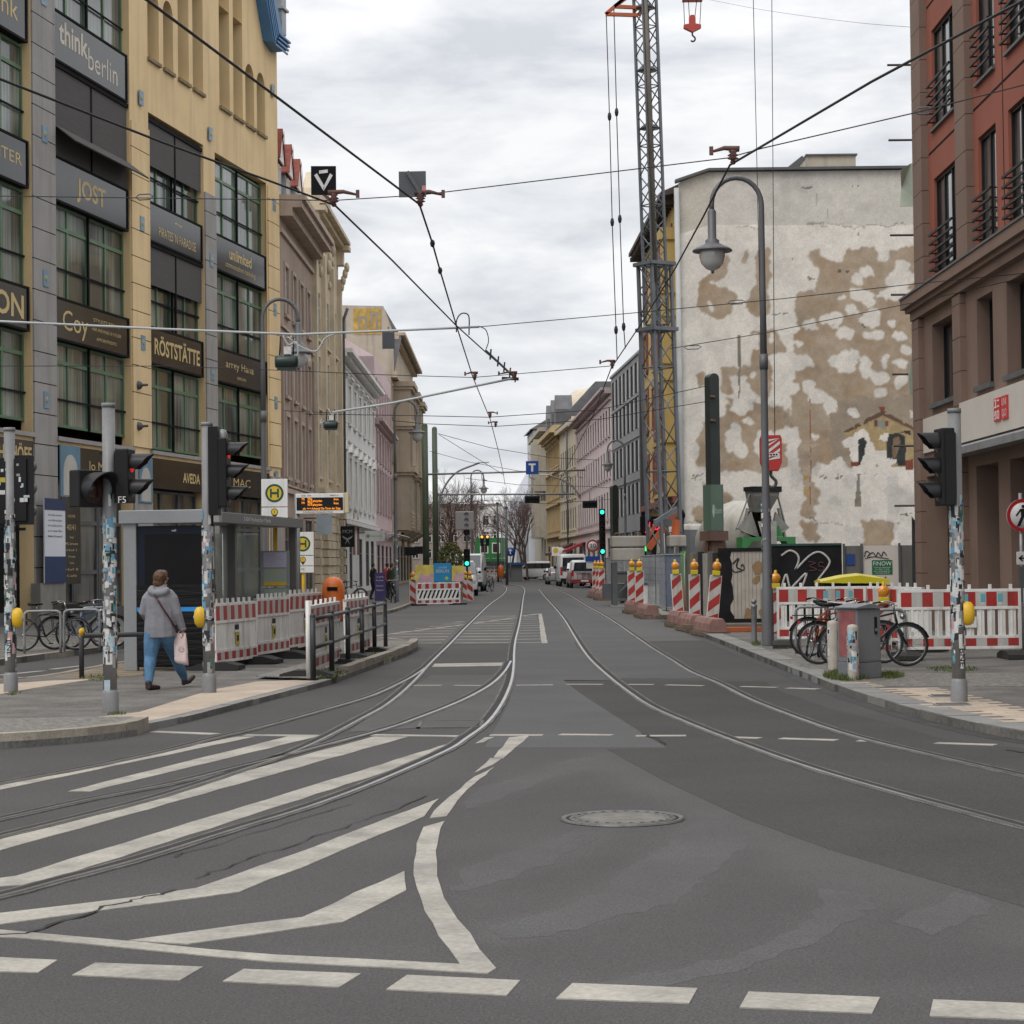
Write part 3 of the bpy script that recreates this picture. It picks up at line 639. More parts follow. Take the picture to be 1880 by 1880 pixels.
TX={('B',0):[('*think',1.0,-22.3,18.5,2.4),('berlin',1.0,-19.75,18.2,2.6)],('B',1):[('*JOST',.82,-20.8,13.86,2.5)],('B',2):[('Coy',.9,-22.3,9.5,2.1),('STYLISTS BERLIN',.16,-19.6,9.8,2.3),('HAIR AND MAKE UP ATELIER',.15,-19.6,9.5,2.6),('APPOINTMENTS',.15,-19.6,9.2,1.8)],
    ('A',0):[('think',.9,-27.9,18.3,2.6)],('A',1):[('CENTER',.5,-28.0,13.9,3.2)],('A',2):[('**LEON',.95,-28.0,9.5,3.4)],
    ('C',1):[('PIRATES \'N PARADISE',.46,-12.5,13.62,4.0),('~',.5,-12.4,14.2,.8)],('C',2):[('*RÖSTSTÄTTE',.78,-12.6,9.5,4.9)],
    ('D',1):[('*unlimited',.62,-5.0,14.0,2.9),('communications marketing',.3,-5.0,13.55,3.9)],('D',2):[('arrey Hana',.42,-5.2,9.65,3.6),('BERLIN',.16,-5.0,9.2,1.1)]}
for k,(a,c) in BAYS.items():
    for i,(z0,z1) in enumerate(FB):
        if i in(0,3) and k in'CD': continue
        sign_board(b,a+.02,c-.28,z0,z1,.02,.3,FASCIA,TX.get((k,i),[]),GOLD if (k,i)!=('B',0) else PALELET,edge=1)
# ground floor: fascias, shop windows, poster pilasters
for k,(a,c),tx in(('A',BAYS['A'],[('*HACKESCHE HÖFE',.62,-28.4,5.15,5.0)]),('B',BAYS['B'],[('Jo Malone',.42,-19.9,5.05,2.9)]),('C',BAYS['C'],[('*AVEDA',.5,-11.3,5.0,1.9)]),('D',BAYS['D'],[('MAC',.46,-5.2,5.05,2.2)])):
    sign_board(b,a+.02,c-.02,4.55 if k!='A' else 4.3,5.6,-.02,.3,FASCIA,tx)
    n=3 if k!='A' else 2
    if k!='A':
        for (x0,x1) in even(a+.1,c-.1,n,(c-a-.2)/n-.06): win(b,x0,x1,.55,4.5,.36,DSTEEL,CURT2,1,(.28,.68),.09,name='shop_window')
    mb=MB(); mb.box(a,c,.2,.44,0,.5); mb.build('shop_plinth',DSTEEL,b)
mb=MB(); mb.box(-32,-25.8,.42,.48,0,4.3); mb.build('entrance_recess',SOOT,b)
mb=MB(); mb.box(-25.95,-24.0,-.3,.0,0,1.35); mb.box(-17.4,-15.5,-.16,.0,0,.9); mb.box(-9.6,-8.2,-.16,.0,0,.9); mb.box(-1.4,.25,-.16,0,0,.9); mb.build_each('stone_base',M('base_stone',(.20,.19,.17),.8,var=.2,grime=.5),b)
for x0,x1 in((-23.9,-22.3),(-17.0,-15.7)):
    mb=MB(); mb.box(x0,x1,-.12,-.082,4.0,5.6); mb.m=1; r=(x1-x0)*.36; cx=(x0+x1)/2
    mb.prism([(cx-r,-.124,4.05)]+[(cx+r*math.cos(t),-.124,4.75+r*math.sin(t)) for t in [PI-PI*q/12 for q in range(13)]]+[(cx+r,-.124,4.05)],(0,.01,0)); mb.build('arch_panel',[M('panel_blue',(.10,.19,.26),.5,var=.15),M('panel_white',(.42,.40,.36),.6,var=.1)],b)
o=sign_board(b,-23.85,-22.35,1.3,3.95,-.13,-.083,FASCIA,[('40/41',.26,-23.1,3.05,.7),('HÖFE',.12,-23.1,3.4,.6)]+[(s,.1,-23.1,2.75-.2*i,.35+.22*((i*7)%4)) for i,s in enumerate(('Theater','Kino','Hof I','Varieté','Galerie','Hof II','Café'))],name='directory_plaque')
o=sign_board(b,-25.7,-24.1,1.35,3.9,-.34,-.302,M('poster_white',(.60,.62,.66),.5,var=.05),[(s,.09,-24.9,3.4-.16*i,1.1) for i,s in enumerate(('Wir freuen uns auf Sie','in den Höfen und danken','für Ihre Geduld und Treue','bis wir wieder öffnen','Bleiben Sie gesund'))],M('navy_print',(.02,.04,.12),.6),name='poster_panel')
mb=MB(); mb.box(-25.7,-24.1,-.35,-.342,1.35,2.15).box(-25.7,-24.1,-.35,-.342,3.55,3.9); mb.build_each('poster_band',M('navy_band',(.012,.03,.10),.4,var=.1),o)
for z in(8.0,6.6):
    mb=MB(); mb.lathe([(.16,0),(.13,.1),(.05,.16),(.04,.34)],(-16.9,-.06,z),10,axis=(0,-1,0)); mb.build('wall_anchor',DSTEEL,b)
# ---- narrow brown house with dormers
BROWN=M('brown_stucco',(.335,.255,.205),.85,var=.10,sc=.8,bump=.1,grime=.4,gcol=(.12,.09,.07)); BEIGE=M('beige_stone',(.56,.475,.345),.85,var=.14,sc=1,bump=.12,grime=.4,gcol=(.2,.16,.11))
RTILE=M('red_roof_tile',(.22,.055,.038),.7,var=.2,sc=4)
def dormers(b):
    mb=MB(); mb.add([(0,.2,17.4),(12.9,.2,17.4),(12.9,6,22.5),(0,6,22.5),(12.9,12,17.4),(0,12,17.4)],[(0,1,2,3),(3,2,4,5),(0,3,5),(1,4,2)]); mb.build('roof',M('slate',(.12,.12,.125),.6,var=.2),b)
    for x in(1.2,4.6,8.0):
        d=MB(); d.box(x,x+1.5,.3,3.0,17.5,19.3); dm=d.build('dormer',M('zinc',(1,1,1)),b)
        r=MB(); 
        for k in range(7):
            t=k/7; r.prism([(x-.15,.0,19.3+.0),(x+.75,.0,20.6),(x+1.65,.0,19.3),(x+1.65,.0,19.2),(x+.75,.0,20.45),(x-.15,.0,19.2)],(0,.01,0)) if k==0 else None
        for s in(-1,1):
            for k in range(6):
                t0,t1=k/6,(k+1)/6; xa=x+.75+s*.95*t0; xb=x+.75+s*.95*t1; za=20.65-1.4*t0; zb=20.65-1.4*t1
                r.add([(xa,.05,za+.06),(xb,.05,zb+.0),(xb,3.6,zb+.0),(xa,3.6,za+.06)],[(0,1,2,3)]); r.add([(xb,.05,zb),(xb,.05,zb+.06),(xb,3.6,zb+.06),(xb,3.6,zb)],[(0,1,2,3)])
        r.build('dormer_roof',RTILE,dm)
        g=MB(); g.prism([(x-.05,.1,19.25),(x+.75,.1,20.5),(x+1.55,.1,19.25)],(0,.06,0)); g.build('dormer_gable',WHITE,dm); win(dm,x+.3,x+1.2,17.7,19.1,.2,WHITE,CURT2,2,(),.05)
PB=(-9.69,88.4)
xs=even(.6,12.3,4,1.25)
b2=house('brown_house','narrow brown plastered house with heavy cornice and red tiled dormers',PB,rad(.6),-1,12.9,16.6,12,BROWN,
  [(12.6,14.7,xs,dict(sur=.16)),(9.1,11.2,xs,dict(sur=.16,sill=1)),(5.6,8.2,xs,dict(sur=.18,nx=2)),(.6,3.9,even(.4,12.5,3,3.0),dict(sill=0,nx=2,frame=DSTEEL,pane=OFFICE))],
  cornice=((15.9,.2,.12),(16.6,.35,.55),(16.95,.3,.95),(17.25,.25,1.1)),courses=((11.9,.12,.1),(4.9,.2,.14),(5.2,.08,.1)),roof=dormers,trim=M('brown_trim',(.41,.325,.265),.85,grime=.35,gcol=(.18,.14,.11)))
tb=MB(); tb.text('*GERMANIA',.7,(6.6,-.13,11.55),w=9.0); tb.build('relief_lettering',M('plaster_letters',(.62,.52,.42),.8),b2)
mb=MB(); 
for x in(0.05,3.4,6.5,9.6,12.45): mb.box(x,x+.4,-.1,.02,5.3,11.6)
mb.build_each('pilaster_strip',BROWN,b2)
# ---- ornate beige house
PO=(-9.56,101.3)
def orn(b):
    g=MB(); g.prism([(1,.1,19.3),(1.6,.1,20.4),(3.4,.1,21.5),(6.9,.1,22.2),(10.4,.1,21.5),(12.2,.1,20.4),(12.8,.1,19.3)],(0,.5,0)); g.build('gable',BEIGE,b)
    r=MB()
    for x in(3.6,5.6,8.2,10.2):
        for k in range(6): r.sphere((x+random.uniform(-.35,.35),-.05,16.6+k*.65+random.uniform(-.2,.2)),random.uniform(.2,.42),8,(1,.45,1))
    for x in(.4,13.4):
        r.box(x-.4,x+.4,-.35,.05,18.2,19.0).box(x-.55,x+.55,-.7,.05,19.0,19.25)
        for k in range(5): r.sphere((x,-.12-.1*k,16.7+.35*k),.3,8,(1,.5,1))
    r.build_each('stucco_relief',BEIGE,b)
    r=MB(); r.add([(0,.7,19.2),(13.8,.7,19.2),(13.8,6,21.5),(0,6,21.5),(13.8,12,19.2),(0,12,19.2)],[(0,1,2,3),(3,2,4,5),(0,3,5),(1,4,2)]); r.build('roof',MATS['slate'],b)
xs=[(1.3,3.9),(5.5,8.3),(9.9,12.5)]
b3=house('ornate_house','ornate beige stone house with carved relief and console cornice',PO,rad(.6),-1,13.8,19.3,12,BEIGE,
  [(13.0,15.4,xs,dict(nx=3)),(9.6,12.2,xs,dict(nx=3)),(6.2,8.8,xs,dict(nx=3)),(.5,3.8,[(.8,3.2),(8.2,12.8)],dict(sill=0,frame=DSTEEL,pane=OFFICE))],
  cornice=((19.1,.25,.4),(19.35,.2,.7)),courses=((5.3,.25,.55),(5.05,.25,.3),(4.85,.2,.15)),roof=orn,frame=M('pale_sash',(.5,.5,.47),.5))
mb=MB()
for x in(.1,4.4,8.9,13.0):
    mb.box(x,x+.7,-.22,.02,5.6,17.4); 
    if x in(4.4,): 
        for k in range(11): mb.box(x-.9+.06*(k%2),x+3.4,-.34+.05*(k%2),.02,.1+.42*k,.1+.42*k+.38)
    else:
        for k in range(11): mb.box(x-.05,x+.75,-.34+.05*(k%2),.02,.1+.42*k,.1+.42*k+.38)
mb.build_each('rusticated_pier',BEIGE,b3)
# downpipe on the seam
mb=MB(); mb.tube([(13.75,-.25,.2),(13.75,-.25,15.2),(13.75,-.5,15.9)],.09); mb.build('downpipe',DSTEEL,b3)
# ---- white classical house
PW=(-9.42,115.1); WST=M('white_stucco',(.74,.73,.70),.85,var=.06,sc=.8,bump=.06,grime=.4,gcol=(.30,.27,.23))
xs=even(.8,30.2,7,1.7)
b4=house('white_house','long white stuccoed house with tall pedimented windows in seven axes',PW,rad(-.08),-1,30.4,13.6,12,WST,
  [(10.0,12.2,xs,dict(sur=.3,hood=1,nx=2)),(5.2,8.0,xs,dict(sur=.3,ped=1,nx=2,tr=(.7,))),(.4,3.4,[(1.5,4.4),(6.2,8.8),(14,17),(20,23.5),(25,28.5)],dict(sill=0,frame=DSTEEL,pane=OFFICE))],
  cornice=((12.95,.12,.12),(13.3,.2,.45),(13.5,.22,.75)),courses=((4.1,.22,.3),(4.4,.1,.15),(8.9,.1,.12)),frame=WHITE)
mb=MB()
for k in range(6): mb.box(0,30.4,-.05,.01,.3+.62*k,.3+.62*k+.57)
w4=M('rusticated_white',(.55,.53,.49),.85,var=.1,grime=.5)
mb.T=Matrix.Translation((0,0,0)); mb.build('rustication',w4,b4) if False else None
for x,s in((9.8,'gothic_arch_mural'),(13.2,'gothic_arch_mural')):
    mb=MB(); mb.prism([(x-.9,-.02,2.4),(x+.9,-.02,2.4),(x+.8,-.02,4.0),(x,-.02,5.1),(x-.8,-.02,4.0)],(0,.015,0)); mb.build('wall_stain',M('red_brown_plaster',(.20,.10,.08),.9,var=.3,sc=3),b4)
mb=MB(); mb.add([(0,.3,13.7),(30.4,.3,13.7),(30.4,6,15.2),(0,6,15.2),(30.4,12,13.7),(0,12,13.7)],[(0,1,2,3),(3,2,4,5),(0,3,5),(1,4,2)]); mb.build('roof',MATS['slate'],b4)
# ---- narrow pink house, its fire wall rising over the white one
PP=(-9.46,145.5); PINK=M('pink_stucco',(.60,.475,.475),.85,var=.08,sc=.8,bump=.08,grime=.3,gcol=(.28,.2,.2))
def pinkroof(b):
    mb=MB(); mb.add([(0,0,16.3),(0,7,20.6),(0,14,20.6),(0,14,13),(0,0,13),(24,0,16.3),(24,7,20.6),(24,14,20.6)],[(0,1,2,3,4),(0,5,6,1),(1,6,7,2)]); mb.build('gable_wall',PINK,b)
    d=MB(); d.box(2.0,4.0,2.2,5.6,18.0,19.3); d.build('roof_hatch',DSTEEL,b)
b5=house('pink_house','narrow pink house whose fire wall rises above the white one',PP,rad(-.6),-1,24.5,16.3,14,PINK,
  [(12.4,14.8,even(.5,24,6,1.5),dict(sur=.2)),(5.6,8.6,even(.5,24,6,1.5),dict(sur=.2)),(9.2,11.2,even(.5,24,6,1.4),dict(sur=.2)),(.4,3.2,even(.5,24,4,3.4),dict(sill=0,frame=DSTEEL,pane=OFFICE))],
  cornice=((11.6,.2,.3),(11.8,.2,.6)),courses=((4.0,.25,.5),),roof=pinkroof,trim=M('pink_trim',(.46,.36,.345),.85,grime=.4))
# ---- grand house with bays and columns
PG=(-9.7,170.0); TAN=M('tan_sandstone',(.42,.35,.26),.85,var=.12,sc=.6,bump=.12,grime=.45,gcol=(.14,.11,.08))
def grand(b):
    for i,x in enumerate((3.0,14.0,25.0)):
        m=MB(); ops=[(x+.8+k*1.6,x+1.7+k*1.6,z,z+2.6,.25) for k in range(3) for z in(6.2,10.2,13.9)]
        wall(m,x,x+6,4.6,16.6,ops,.25,y=-1.4); m.add([(x,-1.4,4.6),(x,0,4.6),(x,0,16.6),(x,-1.4,16.6),(x+6,-1.4,4.6),(x+6,0,4.6),(x+6,0,16.6),(x+6,-1.4,16.6)],[(0,3,2,1),(4,5,6,7),(3,7,6,2),(0,1,5,4)])
        for k in range(18): m.box(x-.06,x+6.06,-1.46,-1.395,4.8+.28*k,4.8+.28*k+.22) if not 6.1<4.8+.28*k<8.9 else m.box(x-.06,x+.75,-1.46,-1.395,4.8+.28*k,5.02+.28*k)
        for z in(9.4,13.2,16.5): m.box(x-.35,x+6.35,-1.8,.0,z,z+.4).box(x-.2,x+6.2,-1.62,.0,z-.25,z)
        for xc in(x+.4,x+5.6): m.lathe([(.3,9.9),(.26,10.2),(.25,12.8),(.33,13.0)],(xc,-1.55,0),10)
        m.prism([(x,-1.5,4.6),(x+6,-1.5,4.6),(x+5.3,-.3,3.8),(x+.7,-.3,3.8)],(0,.3,0)); y=m.build('bay',TAN,b)
        for k in range(3):
            for z in(6.2,10.2,13.9): win(y,x+.8+k*1.6,x+1.7+k*1.6,z,z+2.6,-1.25,DSTEEL,CURT2,1,(.7,),.06)
    m=MB(); m.add([(0,-.9,20.2),(35,-.9,20.2),(35,.6,22.8),(0,.6,22.8),(35,14,23.2),(0,14,23.2),(0,14,17),(0,-.2,17),(35,-.2,17)],[(0,1,2,3),(3,2,4,5),(0,3,5,6,7),]); m.build('attic_roof',MATS['slate'],b)
    m=MB(); m.add([(-.05,0,17),(-.05,-.35,20.3),(-.05,.55,22.8),(-.05,14,23.2),(-.05,14,12),(-.05,0,12)],[(0,1,2,3,4,5)]); fw=m.build('fire_wall',M('beige_plaster',(.40,.36,.29),.85,var=.08,grime=.4),b)
    m=MB(); rects=[(3.4,6.6,20.1,22.2)]
    m.box(-.09,-.055,.75,3.0,20.5,22.6); m.m=1
    for y0,y1,z0,z1 in((1.0,1.16,20.8,22.3),(1.16,1.6,22.1,22.3),(1.45,1.6,21.2,22.1),(1.9,2.06,20.6,22.0),(2.06,2.6,21.8,22.0),(2.45,2.6,20.9,21.8)): m.box(-.105,-.091,y0,y1,z0,z1)
    m.build('yellow_mural',[M('mural_yellow',(.42,.28,.07),.85,var=.3,sc=2,grime=.5,gcol=(.2,.16,.08)),M('mural_grey',(.25,.24,.22),.8)],b)
b6=house('grand_house','tall tan sandstone house with projecting bays, columns and deep cornice',PG,rad(-.2),-1,35,17,14,TAN,
  [(z,z+2.5,[(.6,2.2),(9.8,11.2),(11.9,13.2),(20.8,22.2),(22.8,24.2),(31.8,33.4)],dict(sur=.2)) for z in(6.2,10.2,13.9)]+[(.3,3.4,even(.5,34.5,6,4.2),dict(sill=0,frame=DSTEEL,pane=OFFICE))],
  cornice=((17,.5,.5),(17.5,2.6,.25),(20.1,.35,.7),(20.4,.25,1.2)),roof=grand)
tail=house('far_tan_house','plain beige house at the far end of the left row',(-9.85,205.2),rad(-2.5),-1,30,16.5,14,BEIGE,[(z,z+2.2,even(.5,29,7,1.4),dict(sur=.15)) for z in(5.5,9,12.5)],cornice=((16.3,.5,1.0),))
# ---- right corner building
AR_=math.atan(10/3850); PR=D(1690,1000,50)
BRSTONE=M('brown_sandstone',(.185,.122,.094),.75,var=.10,sc=.7,fine=.1,fsc=60,bump=.08,grime=.3,gcol=(.09,.06,.05)); REDST=M('red_render',(.27,.085,.055),.85,var=.07,sc=.6,fine=.06,bump=.08,grime=.2,gcol=(.16,.05,.035))
b=bframe('red_block','red rendered corner block with brown stone pilasters and barred french windows',(PR.x,PR.y),AR_,1)
LR=30
ups=[(2.3,4.75),(6.9,8.5),(9.55,11.9),(12.95,14.55),(16.7,19.1),(21.2,22.8),(24,26.4)]
mb=MB(); zs=(8.15,11.55,14.95,18.35)
wall(mb,.6,LR,8.0,21,[(a,c,z,z+2.28,.16) for a,c in ups for z in zs],.16); mb.add([(.6,0,8),(.6,0,21),(.6,14,21),(.6,14,8),(LR,0,8),(LR,0,21),(LR,14,21),(LR,14,8)],[(0,1,2,3),(4,7,6,5),(1,5,6,2)]); mb.build('upper_wall',REDST,b)
low=[(1.9,4.6),(6.6,8.05),(9.25,11.9),(13.2,14.7),(17,19.6)]
gr=[(1.0,3.5),(6.3,8.3),(9.3,12.0),(13.0,15.0),(17,20)]
mb=MB(); wall(mb,.1,LR,0,7.5,[(a,c,5.3,7.13,.34) for a,c in low]+[(a,c,0,3.68,.6) for a,c in gr],.3,y=-.02); mb.add([(.1,-.02,0),(.1,-.02,7.5),(.1,14,7.5),(.1,14,0)],[(0,1,2,3)]); mb.build('lower_wall',BRSTONE,b)
mb=MB(); mb.box(.1,LR,-.18,.2,7.42,7.62).box(-.2,LR,-.36,.2,7.72,7.95).box(-.05,LR,-.27,.2,7.62,7.72); mb.m=1; mb.box(-.22,LR,-.39,.2,7.952,8.0); mb.build('cornice',[BRSTONE,DSTEEL],b)
def stonepil(x0,x1,z0,z1,p,st):
    m=MB(); z=z0
    while z<z1-.02: m.box(x0,x1,-p,.02,z,min(z+st-.014,z1)); z+=st
    m.m=1; m.box(x0+.01,x1-.01,-p+.012,.01,z0,z1); m.build('pilaster',[BRSTONE,SOOT],b)
for x in(.66,5.42,15.3): stonepil(x,x+1.08,8.0,21,.17,.76)
for x in(.12,4.75,12.1): stonepil(x,x+.78,0,7.4,.15,.72)
mb=MB(); 
for z in(11.06,14.46,17.86):
    for x0,x1 in((1.8,5.4),(6.52,9.1),(9.2,15.2)): mb.box(x0,x1,-.006,.0,z,z+.05)
mb.box(9.13,9.17,-.006,0,8.0,21); mb.build_each('expansion_joint',SOOT,b)
def balus(x0,x1,z):
    m=MB()
    for k in range(5): m.bar((x0-.03,-.13,z+.18+.2*k),(x1+.03,-.13,z+.18+.2*k),.035,.05)
    for x in(x0-.01,x1+.01): 
        for k in range(5): m.bar((x,-.13,z+.18+.2*k),(x,.06,z+.18+.2*k),.03)
    m.build('window_railing',BLACK,b)
for a,c in ups:
    for z in zs:
        win(b,a+.02,c-.02,z+.02,z+2.26,.06,BLACK,CURT2,3 if c-a>2 else 2,(),.05); balus(a,c,z)
mb=MB()
for a,c in ups:
    for z in zs: mb.box(a-.05,c+.05,-.07,.1,z-.06,z)
for a,c in low: mb.box(a-.05,c+.05,-.12,.2,5.2,5.3)
mb.build_each('window_sill',DSTEEL,b)
for a,c in low: win(b,a+.02,c-.02,5.32,7.1,.24,BLACK,CURT2,3 if c-a>2 else 2,(),.05)
for a,c in gr: win(b,a+.02,c-.02,.02,3.66,.45,BLACK,GLASS,2,(.75,),.06,name='shop_window')
WSIGN=M('pale_sign_panel',(.56,.52,.47),.45,var=.04); LOGO=M('logo_red',(.50,.03,.03),.4,var=.05)
o=sign_board(b,.95,4.7,4.23,5.03,-.08,-.025,WSIGN,[],name='sign_panel')
o=sign_board(b,5.65,LR,4.2,5.05,-.22,-.025,WSIGN,[],name='sign_panel')
for x0,tx in((9.0,('ユニ','クロ')),(9.62,('UNI','QLO'))):
    m=MB(); m.box(x0,x0+.5,-.25,-.221,4.43,4.88); lg=m.build('logo',LOGO,o)
    m=MB()
    if tx[0]=='UNI':
        for t,z in zip(tx,(4.76,4.55)): m.text(t,.2,(x0+.25,-.253,z),w=.36)
    else:                                  # squared syllabary strokes
        for bx in((.08,.2,.40,.43),(.16,.2,.28,.40),(.06,.22,.26,.29),(.3,.44,.38,.41),(.28,.46,.27,.3),(.07,.11,.1,.18),(.09,.21,.17,.2),(.18,.22,.05,.18),(.08,.2,.04,.07),(.29,.45,.17,.2),(.29,.45,.04,.07),(.29,.32,.06,.18),(.42,.45,.06,.18)):
            m.box(x0+bx[0],x0+bx[1],-.256,-.251,4.43+bx[2],4.43+bx[3])
    m.build('lettering',WHITE,lg)
mb=MB(); mb.prism([(5.5,-.2,4.16),(5.5,-.62,4.02),(5.5,-.62,3.88),(5.5,-.2,3.9)],(LR-5.5,0,0)); mb.build('canopy',STEEL,b)
mb=MB(); mb.cyl((5.2,-.16,4.1),(5.2,-.36,4.1),.09); mb.m=1; mb.cyl((5.2,-.36,4.1),(5.2,-.42,4.1),.08); mb.build('alarm_beacon',[M('cream_plastic',(.6,.5,.35),.5),M('orange_plastic',(.5,.12,.02),.4)],b)
# scaffold and netting on its hidden end wall
t=thing('scaffold','scaffold with torn pale green netting behind the red corner block','scaffold',(9.9,52.5,0))
mb=MB()
for z in(3.1,4.6,6.4,8.4,9.9,12.3,14.2,16.0): mb.tube([(-.32,0,z),(1.9,0,z)],.03,6)
for x in(1.2,1.8): mb.tube([(x,.03,0),(x,.03,18)],.03,6)
mb.build_each('scaffold_tube',M('scaffold_steel',(.05,.045,.04),.6),t)
NET=M('pale_green_netting',(.42,.50,.42),.9,var=.1,sc=3); DARKN=M('dark_netting',(.03,.03,.032),.95)
def net(px,mat,name):
    m=MB(); pts=[]
    for i,(x,y) in enumerate(px): q=D(x,y,52.3+.25*(i%2)); pts.append((q.x-9.9,q.y-52.5,q.z))
    m.prism(pts,(0,.03,0)); m.build(name,mat,t)
net([(1653,312),(1672,300),(1692,296),(1694,378),(1652,379),(1655,345)],NET,'netting'); net([(1668,690),(1676,640),(1692,636),(1694,722),(1670,724)],NET,'netting'); net([(1674,40),(1680,52),(1684,120),(1678,110)],NET,'netting'); net([(1674,205),(1680,230),(1690,226),(1690,180)],NET,'netting')
net([(1675,590),(1681,570),(1694,560),(1694,640),(1682,632)],DARKN,'dark_netting'); net([(1676,545),(1683,528),(1694,530),(1694,560)],DARKN,'dark_netting'); net([(1674,948),(1680,956),(1686,950),(1702,948),(1702,1110),(1676,1110)],DARKN,'dark_netting')
# ---- house with the bare fire wall
PY_=(7.62,119.7); YST=M('ochre_stucco',(.46,.33,.12),.85,var=.08,grime=.3,bump=.06); RWOOD=M('red_bay_wood',(.20,.065,.05),.6,var=.15)
b=house('ochre_house','ochre plastered house with red window bays and a bare patched fire wall',PY_,rad(-1.2),1,19.7,19.5,14,YST,
  [(z,z+2.1,[(1,3),(6,8),(11,13),(15.5,17.5)],dict(frame=RWOOD,nx=2,sur=.35)) for z in(5.3,9.0,12.4,15.8)]+[(.4,3.6,[(1,4),(6,9),(11,14),(16,18.6)],dict(sill=0,frame=DSTEEL,pane=OFFICE))],trim=RWOOD,courses=((4.6,.3,.3),))
mb=MB(); mb.box(13.8,18.9,-.7,.0,5.0,17.9); bay=mb.build('bay',YST,b)
mb=MB()
for z in(4.9,7.5,10.5,11.3,13.6,14.7,17.3): mb.box(13.7,19,-.78,.0,z,z+.12)
mb.build_each('bay_band',YST,b)
for z0,z1 in((5.2,7.2),(7.8,10.3),(11.5,13.4),(14.9,17.1)):
    for x0,x1 in even(13.9,18.8,3,1.35): win(bay,x0,x1,z0,z1,-.74,RWOOD,DARKW,2,(.7,),.16)
mb=MB(); mb.prism([(-.3,.3,19.5),(-.3,-.75,19.25),(-.3,-.75,19.45),(-.3,.5,20.0),(-.3,.8,20.0)],(20.0,0,0)); mb.build('eaves',M('brown_eaves',(.06,.045,.04),.8,var=.3),b)
mb=MB()
for k in range(22): mb.box(-.2+k*.92,-.05+k*.92,-.68,0,18.95,19.2)
mb.build_each('eaves_rafter',MATS['brown_eaves'],b)
# patched fire wall: old plaster, paint and the ghost of a mural, computed point by point as the wall's own colour
XS=np.linspace(8.13,20.6,240); ZS=np.linspace(0.,20.4,390)
XX,ZZ=np.meshgrid(XS,ZS)
r2,u2,fw=[np.array(v) for v in(_r2,_u2,_fw)]
dx=np.stack([XX,np.full_like(XX,100.),ZZ-1.78],-1); den=dx@fw; PXX=940+FPX*(dx@r2)/den; PYY=940-FPX*(dx@u2)/den
U=(PXX-1240)*4.178; W3=(PYY-300)*4.178
rs=np.random.RandomState(3)
def vnoise(s,seed):
    r=np.random.RandomState(seed); n=64; g=r.rand(n,n)
    a=XX*s;c=ZZ*s;i=np.floor(a).astype(int);j=np.floor(c).astype(int);f=a-i;h=c-j;f=f*f*(3-2*f);h=h*h*(3-2*h)
    i%=n;j%=n;i2=(i+1)%n;j2=(j+1)%n
    return (g[j,i]*(1-f)+g[j,i2]*f)*(1-h)+(g[j2,i]*(1-f)+g[j2,i2]*f)*h
def fbm(s,seed,o=4): return sum(vnoise(s*2**k,seed+k)/2**k for k in range(o))/sum(1/2**k for k in range(o))
WU=U+(fbm(1.6,11)-.5)*80+(vnoise(7,12)-.5)*26+(vnoise(13,13)-.5)*14; WV=W3+(fbm(1.6,31)-.5)*80+(vnoise(7,32)-.5)*26+(vnoise(13,33)-.5)*14
def inpoly(p,a=None,c=None):
    a=WU if a is None else a; c=WV if c is None else c; r=np.zeros(U.shape,bool)
    for (x1,y1),(x2,y2) in zip(p,p[1:]+p[:1]):
        if y1==y2: continue
        r^=((y1>c)!=(y2>c))&(a<(x2-x1)*(c-y1)/(y2-y1)+x1)
    return r
def ell(x,y,rx,ry): return ((WU-x)/rx)**2+((WV-y)/ry)**2<1
q=1671  # rows of the lower enlargement start here
tan=np.zeros(U.shape,bool)
for p in ([(170,900),(240,860),(330,700),(415,690),(420,760),(390,880),(330,890),(250,905),(330,950),(440,970),(465,1040),(440,1150),(330,1190),(200,1150),(170,1040)],
 [(620,680),(720,650),(735,850),(710,1000),(715,1140),(600,1160),(525,1130),(560,960),(610,880)],[(520,680),(555,660),(560,800),(500,760)],
 [(1030,650),(1120,640),(1130,740),(1300,740),(1320,630),(1430,640),(1540,640),(1545,750),(1620,750),(1625,680),(1740,640),(1900,670),(1900,q+650),(1300,q+650),(1280,q+600),(1110,q+620),(1040,q+690),(1090,q+840),(1100,q+1010),(960,q+1060),(950,q+960),(985,q+900),(960,q+690),(940,q+600),(930,q+350),(870,q+340),(890,q+170),(870,q+120),(900,1700),(920,1580),(1080,1560),(1040,1480),(900,1450),(920,1300),(950,1250),(900,1150),(900,1040),(950,980),(1080,920),(1090,800),(1030,720)],
 [(550,1290),(770,1280),(840,1440),(700,1490),(720,1560),(740,1800),(640,1800),(540,1640),(420,1620),(440,1750),(370,1750),(330,1570),(580,1560),(600,1480)],[(130,1600),(230,1600),(240,1700),(190,1720)],
 [(380,q+100),(560,q+160),(800,q+200),(870,q+200),(865,q+360),(640,q+380),(610,q+500),(660,q+690),(300,q+690),(160,q+640),(200,q+320),(400,q+240)],[(660,q+480),(860,q+480),(870,q+680),(660,q+690)],
 [(210,q+760),(290,q+760),(430,q+900),(440,q+1000),(300,q+1000),(220,q+900)],[(960,q+1080),(1110,q+1060),(1110,q+1230),(970,q+1220)],[(1430,q+1050),(1660,q+1060),(1660,q+1330),(1430,q+1330)],[(140,q+930),(260,q+960),(300,q+1060),(160,q+1100)]): tan|=inpoly(p)
